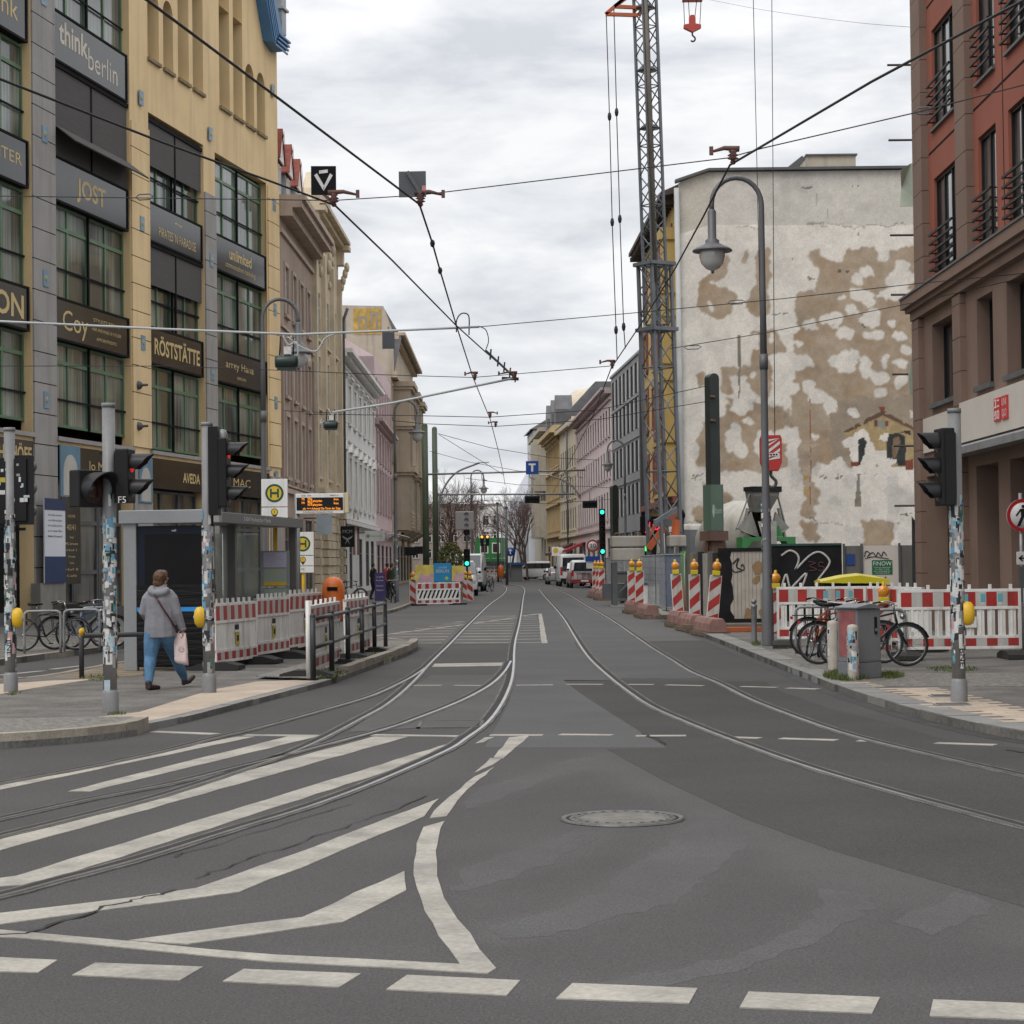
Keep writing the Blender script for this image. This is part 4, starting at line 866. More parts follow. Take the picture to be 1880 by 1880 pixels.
for e in ((1380,880,46,50),(1480,830,55,48),(1745,790,60,34),(1720,885,110,70),(1700,1005,150,50),(1385,1000,60,60),(1480,1040,55,80),(1265,1030,38,34),(1020,935,65,50),(1350,1120,45,40),(1140,1190,40,36),(1230,1205,52,62),(1480,1190,85,52),(1670,1215,34,40),(1030,1245,58,46),(1290,1308,76,44),(1510,1305,92,42),(1720,1320,62,32),(1760,1430,54,40),(950,1380,24,24),(1290,1510,120,70),(1370,1500,45,60),(1320,1580,70,34),(1470,1560,48,80),(1610,1510,30,56),(1725,1545,54,34),(1575,1630,70,50),(1730,1665,54,60),(1575,1750,44,46),(1010,1720,52,62),(1085,1790,86,50),(905,1740,36,34),(590,1360,40,50),(730,1360,24,40),(270,1100,16,44),(600,1620,30,30),(1380,640,40,34),
 (1185,q+200,55,80),(1355,q+250,50,44),(1845,q+250,50,50),(1060,q+430,36,32),(555,q+320,40,34),(505,q+530,72,62),(215,q+230,34,30),(450,q+420,60,90),(420,q+490,40,50),(500,q+170,90,90),(1340,q+475,54,36),(1080,q+960,40,36),(1660,q+580,50,16)):
    tan&=~ell(*e)
wn=fbm(.7,5); fine=fbm(5,50,3)
C=np.zeros(U.shape+(3,)); whitec=np.array([.65,.61,.55]); tanc=np.array([.325,.24,.158])
C[:]=whitec; C*=(.86+.28*wn)[...,None]
C[(W3<470)]*=np.array([.82,.82,.82]); C[(W3<470)&(U<300)]*=np.array([.90,.88,.84])
st=fbm(.9,77)*.5+vnoise(6,90)*.5
tb_=tan.astype(float); tb2=sum(np.roll(np.roll(tb_,i,0),j,1) for i in(-1,0,1) for j in(-1,0,1))/9; tmask=np.clip((tb2-.5)*1.7+.5+(fine-.5)*.9,0,1)[...,None]; tmask=tmask*(.80+.2*np.clip(fbm(1.8,400)*2-.5,0,1))[...,None]
C=C*(1-tmask)+tmask*tanc*(.85+.3*fbm(.9,60))[...,None]
# soft stains of old paint
gr=(fbm(1.1,123)>.60)&(W3>q+100); C[gr]*=np.array([.86,.86,.88])
mu=inpoly([(1180,q+130),(1900,q+130),(1900,q+650),(1200,q+620)])&tan; C[mu]=np.array([.30,.245,.185])*(.8+.4*fbm(2.2,140))[mu][:,None]
def blot(p,col,keep=.9,sharp=True):
    m=inpoly(p,U+(fbm(3,200)-.5)*14,W3+(fbm(3,210)-.5)*14)&(fbm(4,220+len(p))<keep); C[m]=np.array(col)*(.8+.4*fine)[m][:,None]
blot([(1280,q+395),(1580,q+262),(1900,q+405),(1830,q+420),(1830,q+660),(1345,q+650),(1350,q+430)],(.36,.27,.14))
for e in ((1440,q+560,90,190),(1600,q+610,110,60),(1620,q+440,46,36),(1360,q+470,50,34)):
    m=ell(*e); C[m]=whitec*(.86+.28*wn)[m][:,None]
blot([(1285,q+385),(1585,q+222),(1590,q+262),(1300,q+400)],(.13,.075,.05),.62); blot([(1590,q+222),(1900,q+390),(1890,q+410),(1590,q+262)],(.13,.075,.05),.62)
blot([(1525,q+300),(1635,q+300),(1635,q+345),(1525,q+345)],(.16,.06,.04)); blot([(1550,q+300),(1610,q+300),(1610,q+355),(1550,q+355)],(.24,.25,.22))
blot([(1405,q+440),(1440,q+430),(1465,q+460),(1450,q+560),(1420,q+640),(1405,q+640)],(.035,.04,.04)); blot([(1620,q+470),(1640,q+410),(1700,q+392),(1750,q+410),(1765,q+470),(1765,q+650),(1710,q+655),(1690,q+600),(1620,q+590)],(.035,.04,.04)); blot([(1665,q+440),(1710,q+420),(1730,q+470),(1690,q+590),(1660,q+590)],(.20,.13,.085))
blot([(1715,q+385),(1790,q+375),(1815,q+415)],(.04,.04,.04)); blot([(1345,q+615),(1405,q+615),(1405,q+650),(1345,q+650)],(.20,.055,.035)); blot([(1765,q+600),(1825,q+600),(1825,q+680),(1765,q+680)],(.20,.055,.035)); blot([(1555,q+195),(1605,q+195),(1600,q+225),(1570,q+230)],(.20,.055,.035))
blot([(475,1310),(498,1310),(502,1560),(494,1800),(486,1800)],(.22,.19,.15)); blot([(985,q+720),(1025,q+720),(1030,q+900),(990,q+880)],(.38,.26,.09),.6); blot([(1030,q+60),(1036,q+60),(1040,q+950),(1034,q+950)],(.26,.09,.06),.8); blot([(1395,q+710),(1412,q+710),(1425,q+960),(1370,q+965)],(.20,.18,.14),.7)
for x,y,w_,h in ((1130,q+712,22,10),(1215,q+715,20,12),(1265,q+712,14,8),(1425,q+708,24,6),(1535,q+708,18,6),(1270,820,36,14),(1040,890,40,8),(1390,525,10,18),(790,1135,60,14),(1255,1240,12,14),(1430,1235,10,12),(250,1195,24,6),(905,735,14,6),(1030,170,50,6),(1390,170,50,5),(190,q+720,80,6),(1800,q+1010,80,8),(1740,q+1005,50,4),(1050,q+1045,60,8)):
    m=ell(x,y,w_,h)&(fine>.42); C[m]*=.35
for y in (470,q+1080): 
    m=(abs(WV-y)<5)&(fbm(.6,300)>.45); C[m]*=.6
for x in(1170,1080): m=(abs(U-x)<3)&(W3>225)&(W3<420); C[m]*=.65
C*=(.90+.20*fine)[...,None]*(1-.16*np.clip(vnoise(2.2,500)*fbm(.5,510)*2.2-.55,0,1))[...,None]
me=bpy.data.meshes.new('fire_wall'); nx_,nz_=len(XS),len(ZS)
top=np.interp(XX[0],[8.13,8.3,9.58,30],[19.85,19.95,20.38,20.38]); ZT=ZZ*(top/20.4)[None,:]
vs_=np.stack([XX,np.full_like(XX,99.98),ZT],-1).reshape(-1,3); idx=np.arange(nx_*nz_).reshape(nz_,nx_)
fs_=np.stack([idx[:-1,:-1],idx[:-1,1:],idx[1:,1:],idx[1:,:-1]],-1).reshape(-1,4)
me.from_pydata(vs_.tolist(),[],fs_.tolist()); ca=me.color_attributes.new('paint','FLOAT_COLOR','POINT'); ca.data.foreach_set('color',np.concatenate([C.reshape(-1,3),np.ones((nx_*nz_,1))],1).ravel())
FW=M('patched_plaster',(.465,.465,.465),.9,bump=.2,fine=.1,fsc=14,var=.04); nt=FW.node_tree; at=nd(nt,'ShaderNodeAttribute',attribute_name='paint')
old=nt.nodes['Principled BSDF'].inputs['Base Color'].links[0].from_socket; mm=nd(nt,'ShaderNodeMix',data_type='RGBA',blend_type='MULTIPLY'); mm.inputs[0].default_value=1
v=nd(nt,'ShaderNodeVectorMath',operation='SCALE'); v.inputs['Scale'].default_value=2.15; nt.links.new(old,v.inputs[0]); nt.links.new(at.outputs['Color'],mm.inputs[6]); nt.links.new(v.outputs[0],mm.inputs[7]); nt.links.new(mm.outputs[2],nt.nodes['Principled BSDF'].inputs['Base Color'])
me.materials.append(FW); o=link('fire_wall',me); o.parent=b; bpy.context.view_layer.update(); o.matrix_parent_inverse=b.matrix_world.inverted()
def worldpart(mb,name,mats,par):
    o=mb.build(name,mats,par); bpy.context.view_layer.update(); o.matrix_parent_inverse=par.matrix_world.inverted(); return o
mb=MB(); mb.box(8.05,26,100.0,112,0,19.8); worldpart(mb,'fire_wall_core',FW,b) if False else None
mb=MB(); mb.bar((8.0,100,19.95),(8.3,100,20.05),.6,.12); mb.bar((8.3,100,20.05),(9.6,100,20.48),.6,.12); mb.bar((9.6,100,20.48),(27,100,20.48),.6,.12); worldpart(mb,'coping',DSTEEL,b)
mb=MB(); mb.add([(9.6,100.1,20.4),(27,100.1,20.4),(27,118,20.4),(9.3,118,20.4)],[(0,1,2,3)]); mb.add([(20.6,99.98,0),(27,99.98,0),(27,99.98,20.4),(20.6,99.98,20.4)],[(0,1,2,3)]); worldpart(mb,'roof',MATS['beige_plaster'],b)
mb=MB(); mb.box(14.46,16.83,101,104,20.3,21.3); mb.m=1; mb.box(14.4,16.9,100.9,104.1,21.3,21.38); mb.bar((13.4,101,20.5),(14.3,101,21.2),.3,.25); worldpart(mb,'roof_housing',[MATS['beige_plaster'],DSTEEL],b)
mb=MB(); mb.tube([(8.1,99.8,0),(8.05,99.8,19.6)],.13,8); worldpart(mb,'downpipe',M('pale_pipe',(.42,.43,.42),.5,var=.1),b)
# ---- grey office block
GRAYC=M('grey_cladding',(.24,.245,.25),.6,var=.08,grime=.25); DGRAY=M('charcoal_cladding',(.055,.058,.062),.5,var=.1)
xs=even(.4,18.9,8,1.75)
b7=house('grey_office','grey panelled office block with dark window bands',(6.68,139),rad(-2.8),1,19.3,13.9,14,GRAYC,
  [(z,z+1.9,xs,dict(dep=.1,nx=2,tr=(),frame=DGRAY,pane=DARKW,sill=0)) for z in(4.6,7.1,9.6,11.7)]+[(.4,3.6,even(.4,18.9,5,3.2),dict(sill=0,nx=2,frame=DGRAY,pane=OFFICE))],cornice=((13.9,.15,.1),),courses=((6.62,.06,.06),(9.12,.06,.06),(11.5,.06,.06)))
mb=MB()
for a,c in xs:
    for z in(4.6,7.1,9.6,11.7): mb.box(c-.3,c-.06,-.012,-.002,z+.05,z+1.85)
mb.build_each('bright_shutter',M('pale_shutter',(.70,.71,.72),.4,var=.05),b7)
mb=MB(); mb.box(0,18.0,2.2,13,13.95,15.7); mb.build('setback_storey',GRAYC,b7)
for x0,x1 in even(.4,17.6,7,1.5): win(b7,x0,x1,14.2,15.4,2.1,DGRAY,CURT2,1,(),.05)
mb=MB(); mb.box(18.9,19.3,-.25,.3,0,13.8); mb.build('end_fin',DGRAY,b7)
# ---- pink, cream and ornate houses beyond
PKR=M('rose_stucco',(.60,.50,.49),.85,var=.06,grime=.25,gcol=(.3,.24,.23)); CRM=M('cream_stucco',(.60,.53,.41),.85,var=.06,grime=.25); ORN=M('ochre_stone',(.50,.38,.215),.85,var=.12,grime=.35)
def brick_gable(b):
    mb=MB(); mb.add([(0,1,13.3),(37.6,1,13.3),(37.6,7,16.9),(0,7,16.9),(37.6,13,13.3),(0,13,13.3)],[(0,1,2,3),(3,2,4,5),(0,3,5),(1,4,2)]); mb.build('roof',M('brown_tile_roof',(.22,.13,.085),.85,var=.25,sc=3),b)
b8=house('rose_house','long pale rose house with many plain narrow windows',(5.5,176.6),rad(-1.8),1,37.6,13.0,13,PKR,[(z,z+1.85,even(.6,37,14,1.25),dict(nx=2,dep=.14,frame=DSTEEL,pane=DARKW)) for z in(4.7,7.5,10.3)]+[(.5,3.4,even(.6,37,7,3.4),dict(sill=0,frame=DSTEEL,pane=OFFICE))],cornice=((12.6,.15,.15),(13.0,.2,.45),(13.2,.18,.7)),courses=((4.0,.15,.2),),trim=M('rose_trim',(.42,.345,.33),.85),roof=brick_gable)
b9=house('cream_house','plain cream house between the rose and the ochre ornate one',(4.5,195),rad(-3.06),1,18.5,14,13,CRM,[(z,z+1.8,even(.6,18,7,1.2),dict(nx=2,dep=.14,frame=DSTEEL,pane=DARKW)) for z in(4.7,7.4,10.0)]+[(.5,3.4,even(.6,18,4,3),dict(sill=0,frame=DSTEEL,pane=OFFICE))],cornice=((13.6,.5,.4),),courses=((4.0,.15,.2),),roof=lambda b:gable_roof(b,0,18.5,14.1,13,3.2,MATS['slate']))
mb=MB(); mb.tube([(11,-.2,.2),(11,-.2,13.4)],.08); mb.build('downpipe',DSTEEL,b9)
def dome(b):
    mb=MB(); mb.add([(0,-.3,14.6),(20.4,-.3,14.6),(20.4,3.4,18.6),(0,3.4,18.6),(20.4,13,18.6),(0,13,18.6),(20.4,13,14.6),(0,13,14.6)],[(0,1,2,3),(3,2,4,5),(0,3,5,7),(1,6,4,2)]); mb.build('roof',MATS['slate'],b)
    mb=MB(); mb.lathe([(2.7,0),(2.6,1.0),(2.1,2.0),(1.2,2.8),(0,3.0)],(13,3.2,15.6),14); mb.build('dome',CRM,b)
    for x in(3,10,16): m=MB(); m.prism([(x,-.2,14.6),(x+2.4,-.2,14.6),(x+2.4,-.2,16.2),(x+1.2,-.2,17.6),(x,-.2,16.2)],(0,1.6,0)); m.build('dormer',MATS['slate'],b)
b10=house('ochre_ornate_house','ochre ornate house with zinc mansard and low dome',(3.58,215),rad(-2.6),1,20.4,14,13,ORN,[(z,z+2.0,even(.6,20,7,1.4),dict(sur=.2,hood=1,dep=.14,frame=DSTEEL,pane=DARKW)) for z in(4.9,8.0,11.0)]+[(.5,3.4,even(.6,20,4,3.4),dict(sill=0,frame=DSTEEL,pane=OFFICE))],cornice=((13.6,.3,.5),(13.9,.4,.9),(14.3,.3,.6)),courses=((4.2,.2,.3),(7.3,.15,.2),(10.5,.15,.2)),roof=dome)
b11=house('bay_house','drab beige house with angular oriels where the street bends',(2.6,240),rad(-2.2),1,25,15.5,13,M('drab_plaster',(.39,.355,.29),.85,var=.1,grime=.35),[(z,z+2.1,even(.6,24,7,1.5),dict(dep=.14,frame=DSTEEL,pane=DARKW)) for z in(4.8,8.1,11.6)],cornice=((15.3,.4,.7),))
for x in(14,19.5):
    mb=MB()
    for z0,z1 in((4.4,8.2),(9.2,14.6)): mb.prism([(x,0,z0),(x+.8,-1.1,z0),(x+3.0,-1.1,z0),(x+3.8,0,z0)],(0,0,z1-z0))
    mb.build_each('oriel',MATS['drab_plaster'],b11)
house('pale_tower_house','pale grey narrow house with a small pyramid roof at the bend',(1.95,252),rad(-3),1,11.5,17,12,M('pale_grey_plaster',(.50,.51,.53),.85,var=.05,grime=.25),[(z,z+2,even(.6,11,3,1.4),dict()) for z in(5,9,13)],roof=lambda b:gable_roof(b,-.5,11.9,17.1,8,2.6,MATS['slate']))
def sloped(b):
    mb=MB(); mb.add([(0,0,9),(26,0,9),(26,7,21),(0,7,21),(26,14,21),(0,14,21),(26,14,0),(0,14,0)],[(0,1,2,3),(3,2,4,5)]); mb.add([(26,0,0),(26,0,9),(26,7,21),(26,14,21),(26,14,0)],[(0,1,2,3,4)]); mb.build('sloping_roof',M('pale_metal_roof',(.42,.44,.48),.4,metal=.2,var=.05),b)
house('sloped_office','modern building with a steep pale metal roof behind bare trees',(-1.5,318),rad(-4.5),1,26,9,14,M('pale_grey_plaster',(1,1,1)),[(z,z+1.8,even(.5,25,8,1.8),dict(nx=1,tr=())) for z in(3.5,6.2)],roof=sloped)
house('gable_house','grey roofed brown house at the end of the street',(-1.0,352),rad(90),-1,15,10,16,M('brownish_plaster',(.27,.22,.17),.85,var=.1),[(z,z+2,even(.6,14.4,4,1.3),dict()) for z in(3,6.5,10)],roof=lambda b:[m:=MB(),m.prism([(-.3,-.3,10),(6.5,-.3,18.5),(15.3,-.3,10)],(0,16,0)),m.build('roof',MATS['slate'],b)])
house('end_white_house','white block beyond the trees closing the street',(-6.5,395),rad(90),-1,7,12.5,14,WST,[(z,z+1.8,even(.6,6.4,3,1.1),dict()) for z in(3,6,9)])
house('end_flat_block','long brick red apartment block far behind the bare trees',(-24,420),rad(90),-1,22,13.8,14,M('faded_brick',(.25,.205,.18),.85,var=.15),[(z,z+1.8,even(.6,21.4,8,1.4),dict()) for z in(3,6.2,9.4)])

# shop awnings and a glazed canopy along the street
mb=MB(); mb.prism([(8,0,3.5),(8,-2.0,2.6),(8,-2.0,2.4),(8,0,3.3)],(6,0,0)); mb.build('awning',M('brown_awning',(.09,.035,.035),.8),b9)
mb=MB(); mb.prism([(2,0,3.4),(2,-1.4,2.8),(2,-1.4,2.6),(2,0,3.2)],(5,0,0)); mb.build('awning',M('red_awning',(.3,.03,.03),.8),b8)
mb=MB()
for k in range(7): x=1+k*1.3; mb.tube(spline([(x,-.05,3.5),(x,-.9,3.95),(x,-2.0,3.75)],4),.03,5)
mb.tube([(.8,-2.0,3.75),(9.0,-2.0,3.75)],.03,5); mb.tube([(.8,-1.0,3.95),(9.0,-1.0,3.95)],.03,5); mb.build('canopy_frame',WHITE,b5)
# ================================================================ STREET FURNITURE
STK=[POLEGREY]+[M('sticker_'+n,c,.6,var=.12,sc=20) for n,c in (('white',(.55,.54,.52)),('black',(.02,.02,.022)),('blue',(.10,.28,.42)),('grey',(.28,.28,.28)),('pink',(.45,.27,.27)),('pale_blue',(.36,.46,.50)),('green',(.06,.16,.12)),('yellow',(.45,.36,.05)))]
def stickers(mb,r,z0,z1,n,rnd,x=0,y=0):
    for _ in range(n):
        z=rnd.uniform(z0,z1); a=rnd.uniform(0,2*PI); w=rnd.uniform(.25,1.0); h=rnd.uniform(.03,.17); mb.m=rnd.choice((1,1,1,1,1,1,2,2,2,4,4,4,4,5,6,6,3,7)); rr=r+rnd.uniform(.0015,.005); k=4; t=rnd.uniform(-.02,.02)
        vs=[(x+rr*math.cos(a+w*i/k),y+rr*math.sin(a+w*i/k),z+s*h/2+t*i/k) for s in(-1,1) for i in range(k+1)]
        mb.add(vs,[(i,i+1,i+k+2,i+k+1) for i in range(k)])
        if rnd.random()<.35:             # print on the sticker
            mb.m=rnd.choice((2,2,3,1,4)); q=w*.22; rr+=.0012
            vs=[(x+rr*math.cos(a+q+(w-2*q)*i/k),y+rr*math.sin(a+q+(w-2*q)*i/k),z+s*h*.25+t*.5) for s in(-1,1) for i in range(k+1)]
            mb.add(vs,[(i,i+1,i+k+2,i+k+1) for i in range(k)])
    mb.m=0
LRED=M('red_signal_glow',(.55,.02,.01),.3,emit=.7,var=0,fine=0); LGREEN=M('green_signal_glow',(.03,.85,.5),.3,emit=2.2,var=0,fine=0); LENS=M('dark_lens',(.03,.012,.01),.15,var=.1,coat=.5); LAMB=M('amber_signal_glow',(.9,.4,.08),.3,emit=1.5,var=0,fine=0)
VIS=M('black_visor',(.016,.0165,.018),.42,var=.15,spec=.3)
def visor(mb,c,f,r,ln,up=V(0,0,1)):
    f=Vector(f).normalized(); s=f.cross(up).normalized(); k=14; vs=[]
    for i in range(k+1):
        a=rad(-35)+rad(250)*i/k; p=Vector(c)+s*(r*math.cos(a))+up*(r*math.sin(a)); l=ln*(.58+.42*max(0,math.sin(a))**1.5) if math.sin(a)>-.1 else ln*(.5+.6*math.sin(a)*.6)
        for q,rr in((p,1),(p+f*l,.97)): vs.append(q)
    n=len(vs); vs2=[Vector(c)+(v-Vector(c))-f*((v-Vector(c)).dot(f))*0 for v in vs]
    ins=[v-(s*((v-Vector(c)).dot(s))+up*((v-Vector(c)).dot(up)))*.06 for v in vs]
    mb.add(vs,[(2*i,2*i+1,2*i+3,2*i+2) for i in range(k)],True); mb.add(ins,[(2*i,2*i+2,2*i+3,2*i+1) for i in range(k)],True)
    mb.add([vs[2*i+1] for i in range(k+1)]+[ins[2*i+1] for i in range(k+1)],[(i,i+1,k+2+i,k+1+i) for i in range(k)])
def head(par,c,ang,n,lit=None,w=.30,step=.30,r=.115,ln=.26,dep=.16,name='signal_head',stk=0,rnd=None):
    """signal head, centre c, opening towards ang"""
    f=V(math.cos(ang),math.sin(ang),0); s=V(-f.y,f.x,0); c=Vector(c); H=step*n+.04; mb=MB()
    mb.T=Matrix.Translation(c)@Matrix.Rotation(ang,4,'Z'); mb.box(-dep,0,-w/2,w/2,-H/2,H/2); mb.box(-dep-.03,-dep,-w*.36,w*.36,-H/2+.05,H/2-.05)
    if stk:
        for _ in range(stk):
            y=rnd.uniform(-w*.4,w*.4);z=rnd.uniform(-H*.45,H*.4);a=rnd.uniform(.03,.09);h=rnd.uniform(.02,.07); mb.m=rnd.choice((1,1,2,3,3,4)); mb.box(-dep-.034,-dep-.03,y-a/2,y+a/2,z-h/2,z+h/2)
        mb.m=0
    o=mb.build(name,[BLACK,STK[1],STK[6],STK[4],STK[8]],par,bevel=.015)
    for i in range(n):
        z=H/2-step*(i+.5)-.02; q=c+V(0,0,z)
        vb=MB(); visor(vb,q+f*.002,f,r,ln); vb.build('visor',VIS,o)
        lb=MB(); lb.lathe([(0,.03),(r*.6,.022),(r*.95,.002)],q,14,axis=f); lb.build('lens',lit[i] if lit and lit[i] else LENS,o)
    return o
def button(par,c,ang):
    f=V(math.cos(ang),math.sin(ang),0); mb=MB(); mb.lathe([(.075,0),(.085,.04),(.08,.09),(.05,.125),(0,.135)],(0,0,0),14,axis=f); mb.v=[V(v.x,v.y,v.z*1.7)+Vector(c) for v in mb.v]
    o=mb.build('push_button',YELLOW,par); mb=MB(); mb.lathe([(.035,0),(0,.012)],Vector(c)+f*.13,10,axis=f); mb.build('touch_plate',STK[6],o)
def sigpole(label,px,py,ptop,seed,nst=150,bne=None,zst=(.62,2.3)):
    zg=.07 if px<900 else .098; p=G(px,py,zg); h=Z(px,ptop,p.y)-zg; t=thing('traffic_light',label,'traffic light',p,0,'traffic lights on sticker covered poles'); mb=MB(); rnd=random.Random(seed)
    mb.cyl((0,0,.2),(0,0,h-.05),.080,.076,16); mb.cyl((0,0,h-.05),(0,0,h),.082,.082,16); mb.lathe([(.1,0),(.1,.235),(.09,.25),(.08,.27)],n=16); stickers(mb,.080,zst[0],zst[1],int(nst*1.25),rnd); stickers(mb,.080,.3,zst[0],9,rnd); stickers(mb,.080,zst[1],zst[1]+.3,6,rnd); mb.build('pole',STK,t)
    if bne:
        a,z=bne; mb=MB(); m=MB()
        for k in range(5): pass
        vs=[(.0855*math.cos(a+i*.12),.0855*math.sin(a+i*.12),z+s*.13) for s in(-1,1) for i in range(5)]; mb.add(vs,[(i,i+1,i+6,i+5) for i in range(4)]); o=mb.build('sticker',STK[1],t)
        R=Matrix.Rotation(a+.24+PI/2,4,'Z')@Matrix.Rotation(PI/2,4,'X')@Matrix.Rotation(-PI/2,4,'Z'); m.text('BNE',.09,(.0885*math.cos(a+.24),.0885*math.sin(a+.24),z),R,w=.21); m.build('lettering',BLACK,o)
    return t
def rel(t,px,py,dy=0): q=D(px,py,t.location.y+dy); return q-t.location
tA=sigpole('traffic light pole at the left edge, seen from behind its two black heads',20,1270,785,1,bne=(-PI/2-.3,.62))
rn=random.Random(5); head(tA,rel(tA,10,905,.12),rad(100),3,w=.27,step=.31,stk=9,rnd=rn); head(tA,rel(tA,46,900,.14),rad(80),3,w=.27,step=.31,stk=10,rnd=rn)
mb=MB()
for z in(2.25,2.85): mb.box(-.14,.2,.06,.1,z,z+.04)
mb.build('bracket',BLACK,tA); button(tA,(.06,-.03,1.03),rad(-15))
tB=sigpole('traffic light pole with a big single hooded lens beside two smaller lenses',203,1308,740,2,190)
head(tB,rel(tB,172,897,-.12),rad(-42),1,w=.42,step=.40,r=.19,ln=.34,dep=.2); head(tB,rel(tB,242,874,0),rad(-6),2,[LRED,None],w=.32,step=.30,ln=.27)
mb=MB()
for z in(rel(tB,203,920)[2],rel(tB,203,832)[2]): mb.box(-.1,.16,-.03,.03,z-.02,z+.02)
mb.text('F5',.10,rel(tB,227,918,-.18)); mb.build('bracket',BLACK,tB)
mb=MB(); mb.text('F5',.11,rel(tB,224,918,-.19)); mb.build('lettering',WHITE,tB)
tC=sigpole('traffic light pole with three black hoods right of the walking woman',384,1272,775,3,160)
head(tC,rel(tC,420,868,0),rad(-4),3,[LRED,None,None],w=.32,step=.30,ln=.28); mb=MB(); mb.T=Matrix.Translation(rel(tC,400,865,0)); mb.box(-.11,.02,-.16,.16,-.6,.6); mb.build('back_plate',BLACK,tC); mb=MB(); mb.T=Matrix.Translation(rel(tC,408,800)); mb.lathe([(.07,-.05),(.08,0),(.05,.08),(0,.09)],n=10); mb.build('detector',STEEL,tC)
button(tC,(-.06,-.03,1.03),rad(195))
tD=sigpole('traffic light pole at the right corner with three hoods pointing left',1761,1288,750,4,170,bne=(-PI/2+.05,.52))
head(tD,rel(tD,1722,858,0),rad(184),3,w=.34,step=.29,r=.12,ln=.24); mb=MB(); mb.T=Matrix.Translation(rel(tD,1740,862)); mb.box(-.06,.06,-.18,.18,-.42,.42); mb.build('back_plate',BLACK,tD); button(tD,(.06,-.03,1.03),rad(-10))
# ---- arched street lamps
LGL=M('lamp_glass',(.50,.50,.48),.12,var=.1,coat=1,spec=.6)
def lamp(label,p,adir,H=8.3,R=.5,stk=0,seed=1):
    t=thing('street_lamp',label,'street lamp',p,0,'arched street lamps along the pavements'); d=V(math.cos(adir),math.sin(adir),0); mb=MB()
    mb.lathe([(.12,0),(.12,1.1),(.095,1.15),(.09,2.9),(.075,3.0),(.07,5.6)],n=14); pts=[V(0,0,5.5),V(0,0,7),V(0,0,H)]+[d*(R-R*math.cos(PI*k/12))+V(0,0,H+R*1.06*math.sin(PI*k/12)) for k in range(1,13)]+[d*2*R+V(0,0,H-.12)]
    mb.tube(pts,[.07,.06,.055]+[.05]*13,10); mb.cyl((0,0,5.45),(0,0,5.75),.085,.085,12)
    if stk: stickers(mb,.1,.6,2.8,stk,random.Random(seed))
    mb.build('pole',[LAMPGREY]+STK[1:],t); q=d*2*R; zb=H-.12
    mb=MB(); mb.lathe([(.055,zb+.02),(.085,zb-.03),(.085,zb-.56),(.14,zb-.6),(.14,zb-.66),(.36,zb-.76),(.40,zb-.80),(.39,zb-.82),(.1,zb-.76)],q,18); s=mb.build('lamp_shade',LAMPGREY,t)
    mb=MB(); mb.lathe([(.25,zb-.8),(.26,zb-.92),(.22,zb-1.06),(.13,zb-1.16),(.03,zb-1.2)],q,16); g=mb.build('lamp_globe',LGL,t); mb=MB(); mb.sphere(q+V(0,0,zb-1.22),.035,8); mb.build('finial',LAMPGREY,g)
    return t
lamp('tall arched street lamp with a stickered foot beside the parked bicycles on the right',G(1410,1185,.1),PI+.1,8.72,.5,45,9)
lamp('arched street lamp standing before the yellow corner block on the left',V(-6.5,55,.112),.25,8.2,.47)
lamp('arched street lamp with stickered foot beside three people on the left pavement',V(-5.22,94,.112),.1,8.5,.5,60,4)
lamp('distant arched lamp just right of the two green poles',V(-3.2,165,.1),0,8.5,.5); lamp('farthest arched lamp above the white vans on the left',V(-4.1,216,.1),.1,8.5,.5)
lamp('arched lamp in front of the grey office block',V(6.75,125,.1),PI,8.4,.5); lamp('arched lamp in front of the rose house far right',V(5.35,182,.1),PI,8.6,.5)
for l,x,y,s in(('slender curved arm street light before the rose house',6.0,172,-1),('slender curved arm street light by the green container',-1.2,240,-1),('slender curved arm street light rising left of the vans',-5.3,150,1)):
    t=thing('street_light',l,'street light',(x,y,0)); mb=MB(); mb.tube(spline([(0,0,0),(0,0,4.5),(.2*s,0,6.6),(1.2*s,0,8.2),(3.0*s,0,9.0)],5),.07,8); mb.build('pole',POLEGREY,t); mb=MB(); mb.cbox(3.3*s,0,9.02,.8,.3,.1); mb.build('luminaire',STK[1],t,bevel=.03)
# ---- tram stop shelter
p=G(228,1232,.07); t=thing('tram_shelter','grey tram stop shelter whose end panel is wrapped in black plastic','shelter',p,-.13)
SHG=M('shelter_grey',(.25,.26,.265),.4,metal=.2,var=.08); SHD=M('shelter_dark_grey',(.12,.12,.118),.45,var=.08)
mb=MB(); mb.box(0,.22,0,.14,0,2.62); mb.build('corner_post',SHG,t,bevel=.012)
mb=MB(); mb.box(-.06,1.66,-.06,.12,2.44,2.66); mb.m=1; mb.prism([(.0,.12,2.5),(1.62,.12,2.44),(1.62,.12,2.62),(0,.12,2.66)],(0,6.0,0)); mb.build('roof',[SHG,SHD],t,bevel=.01)
mb=MB(); mb.text('S-Bhf Hackescher Markt',.11,(1.627,2.6,2.53),Matrix.Rotation(PI/2,4,'Z')@Matrix.Rotation(PI/2,4,'X'),w=1.9); mb.build('lettering',WHITE,t)
mb=MB(); mb.box(.24,1.52,.03,.16,.06,2.4); adp=mb.build('advertising_panel',M('navy_frame',(.008,.011,.022),.4,spec=.2),t,bevel=.01); mb=MB(); mb.box(.36,1.42,.02,.029,1.35,2.26); mb.build('dark_screen',M('dead_screen',(.006,.006,.007),.25,var=.3,spec=.18),adp)
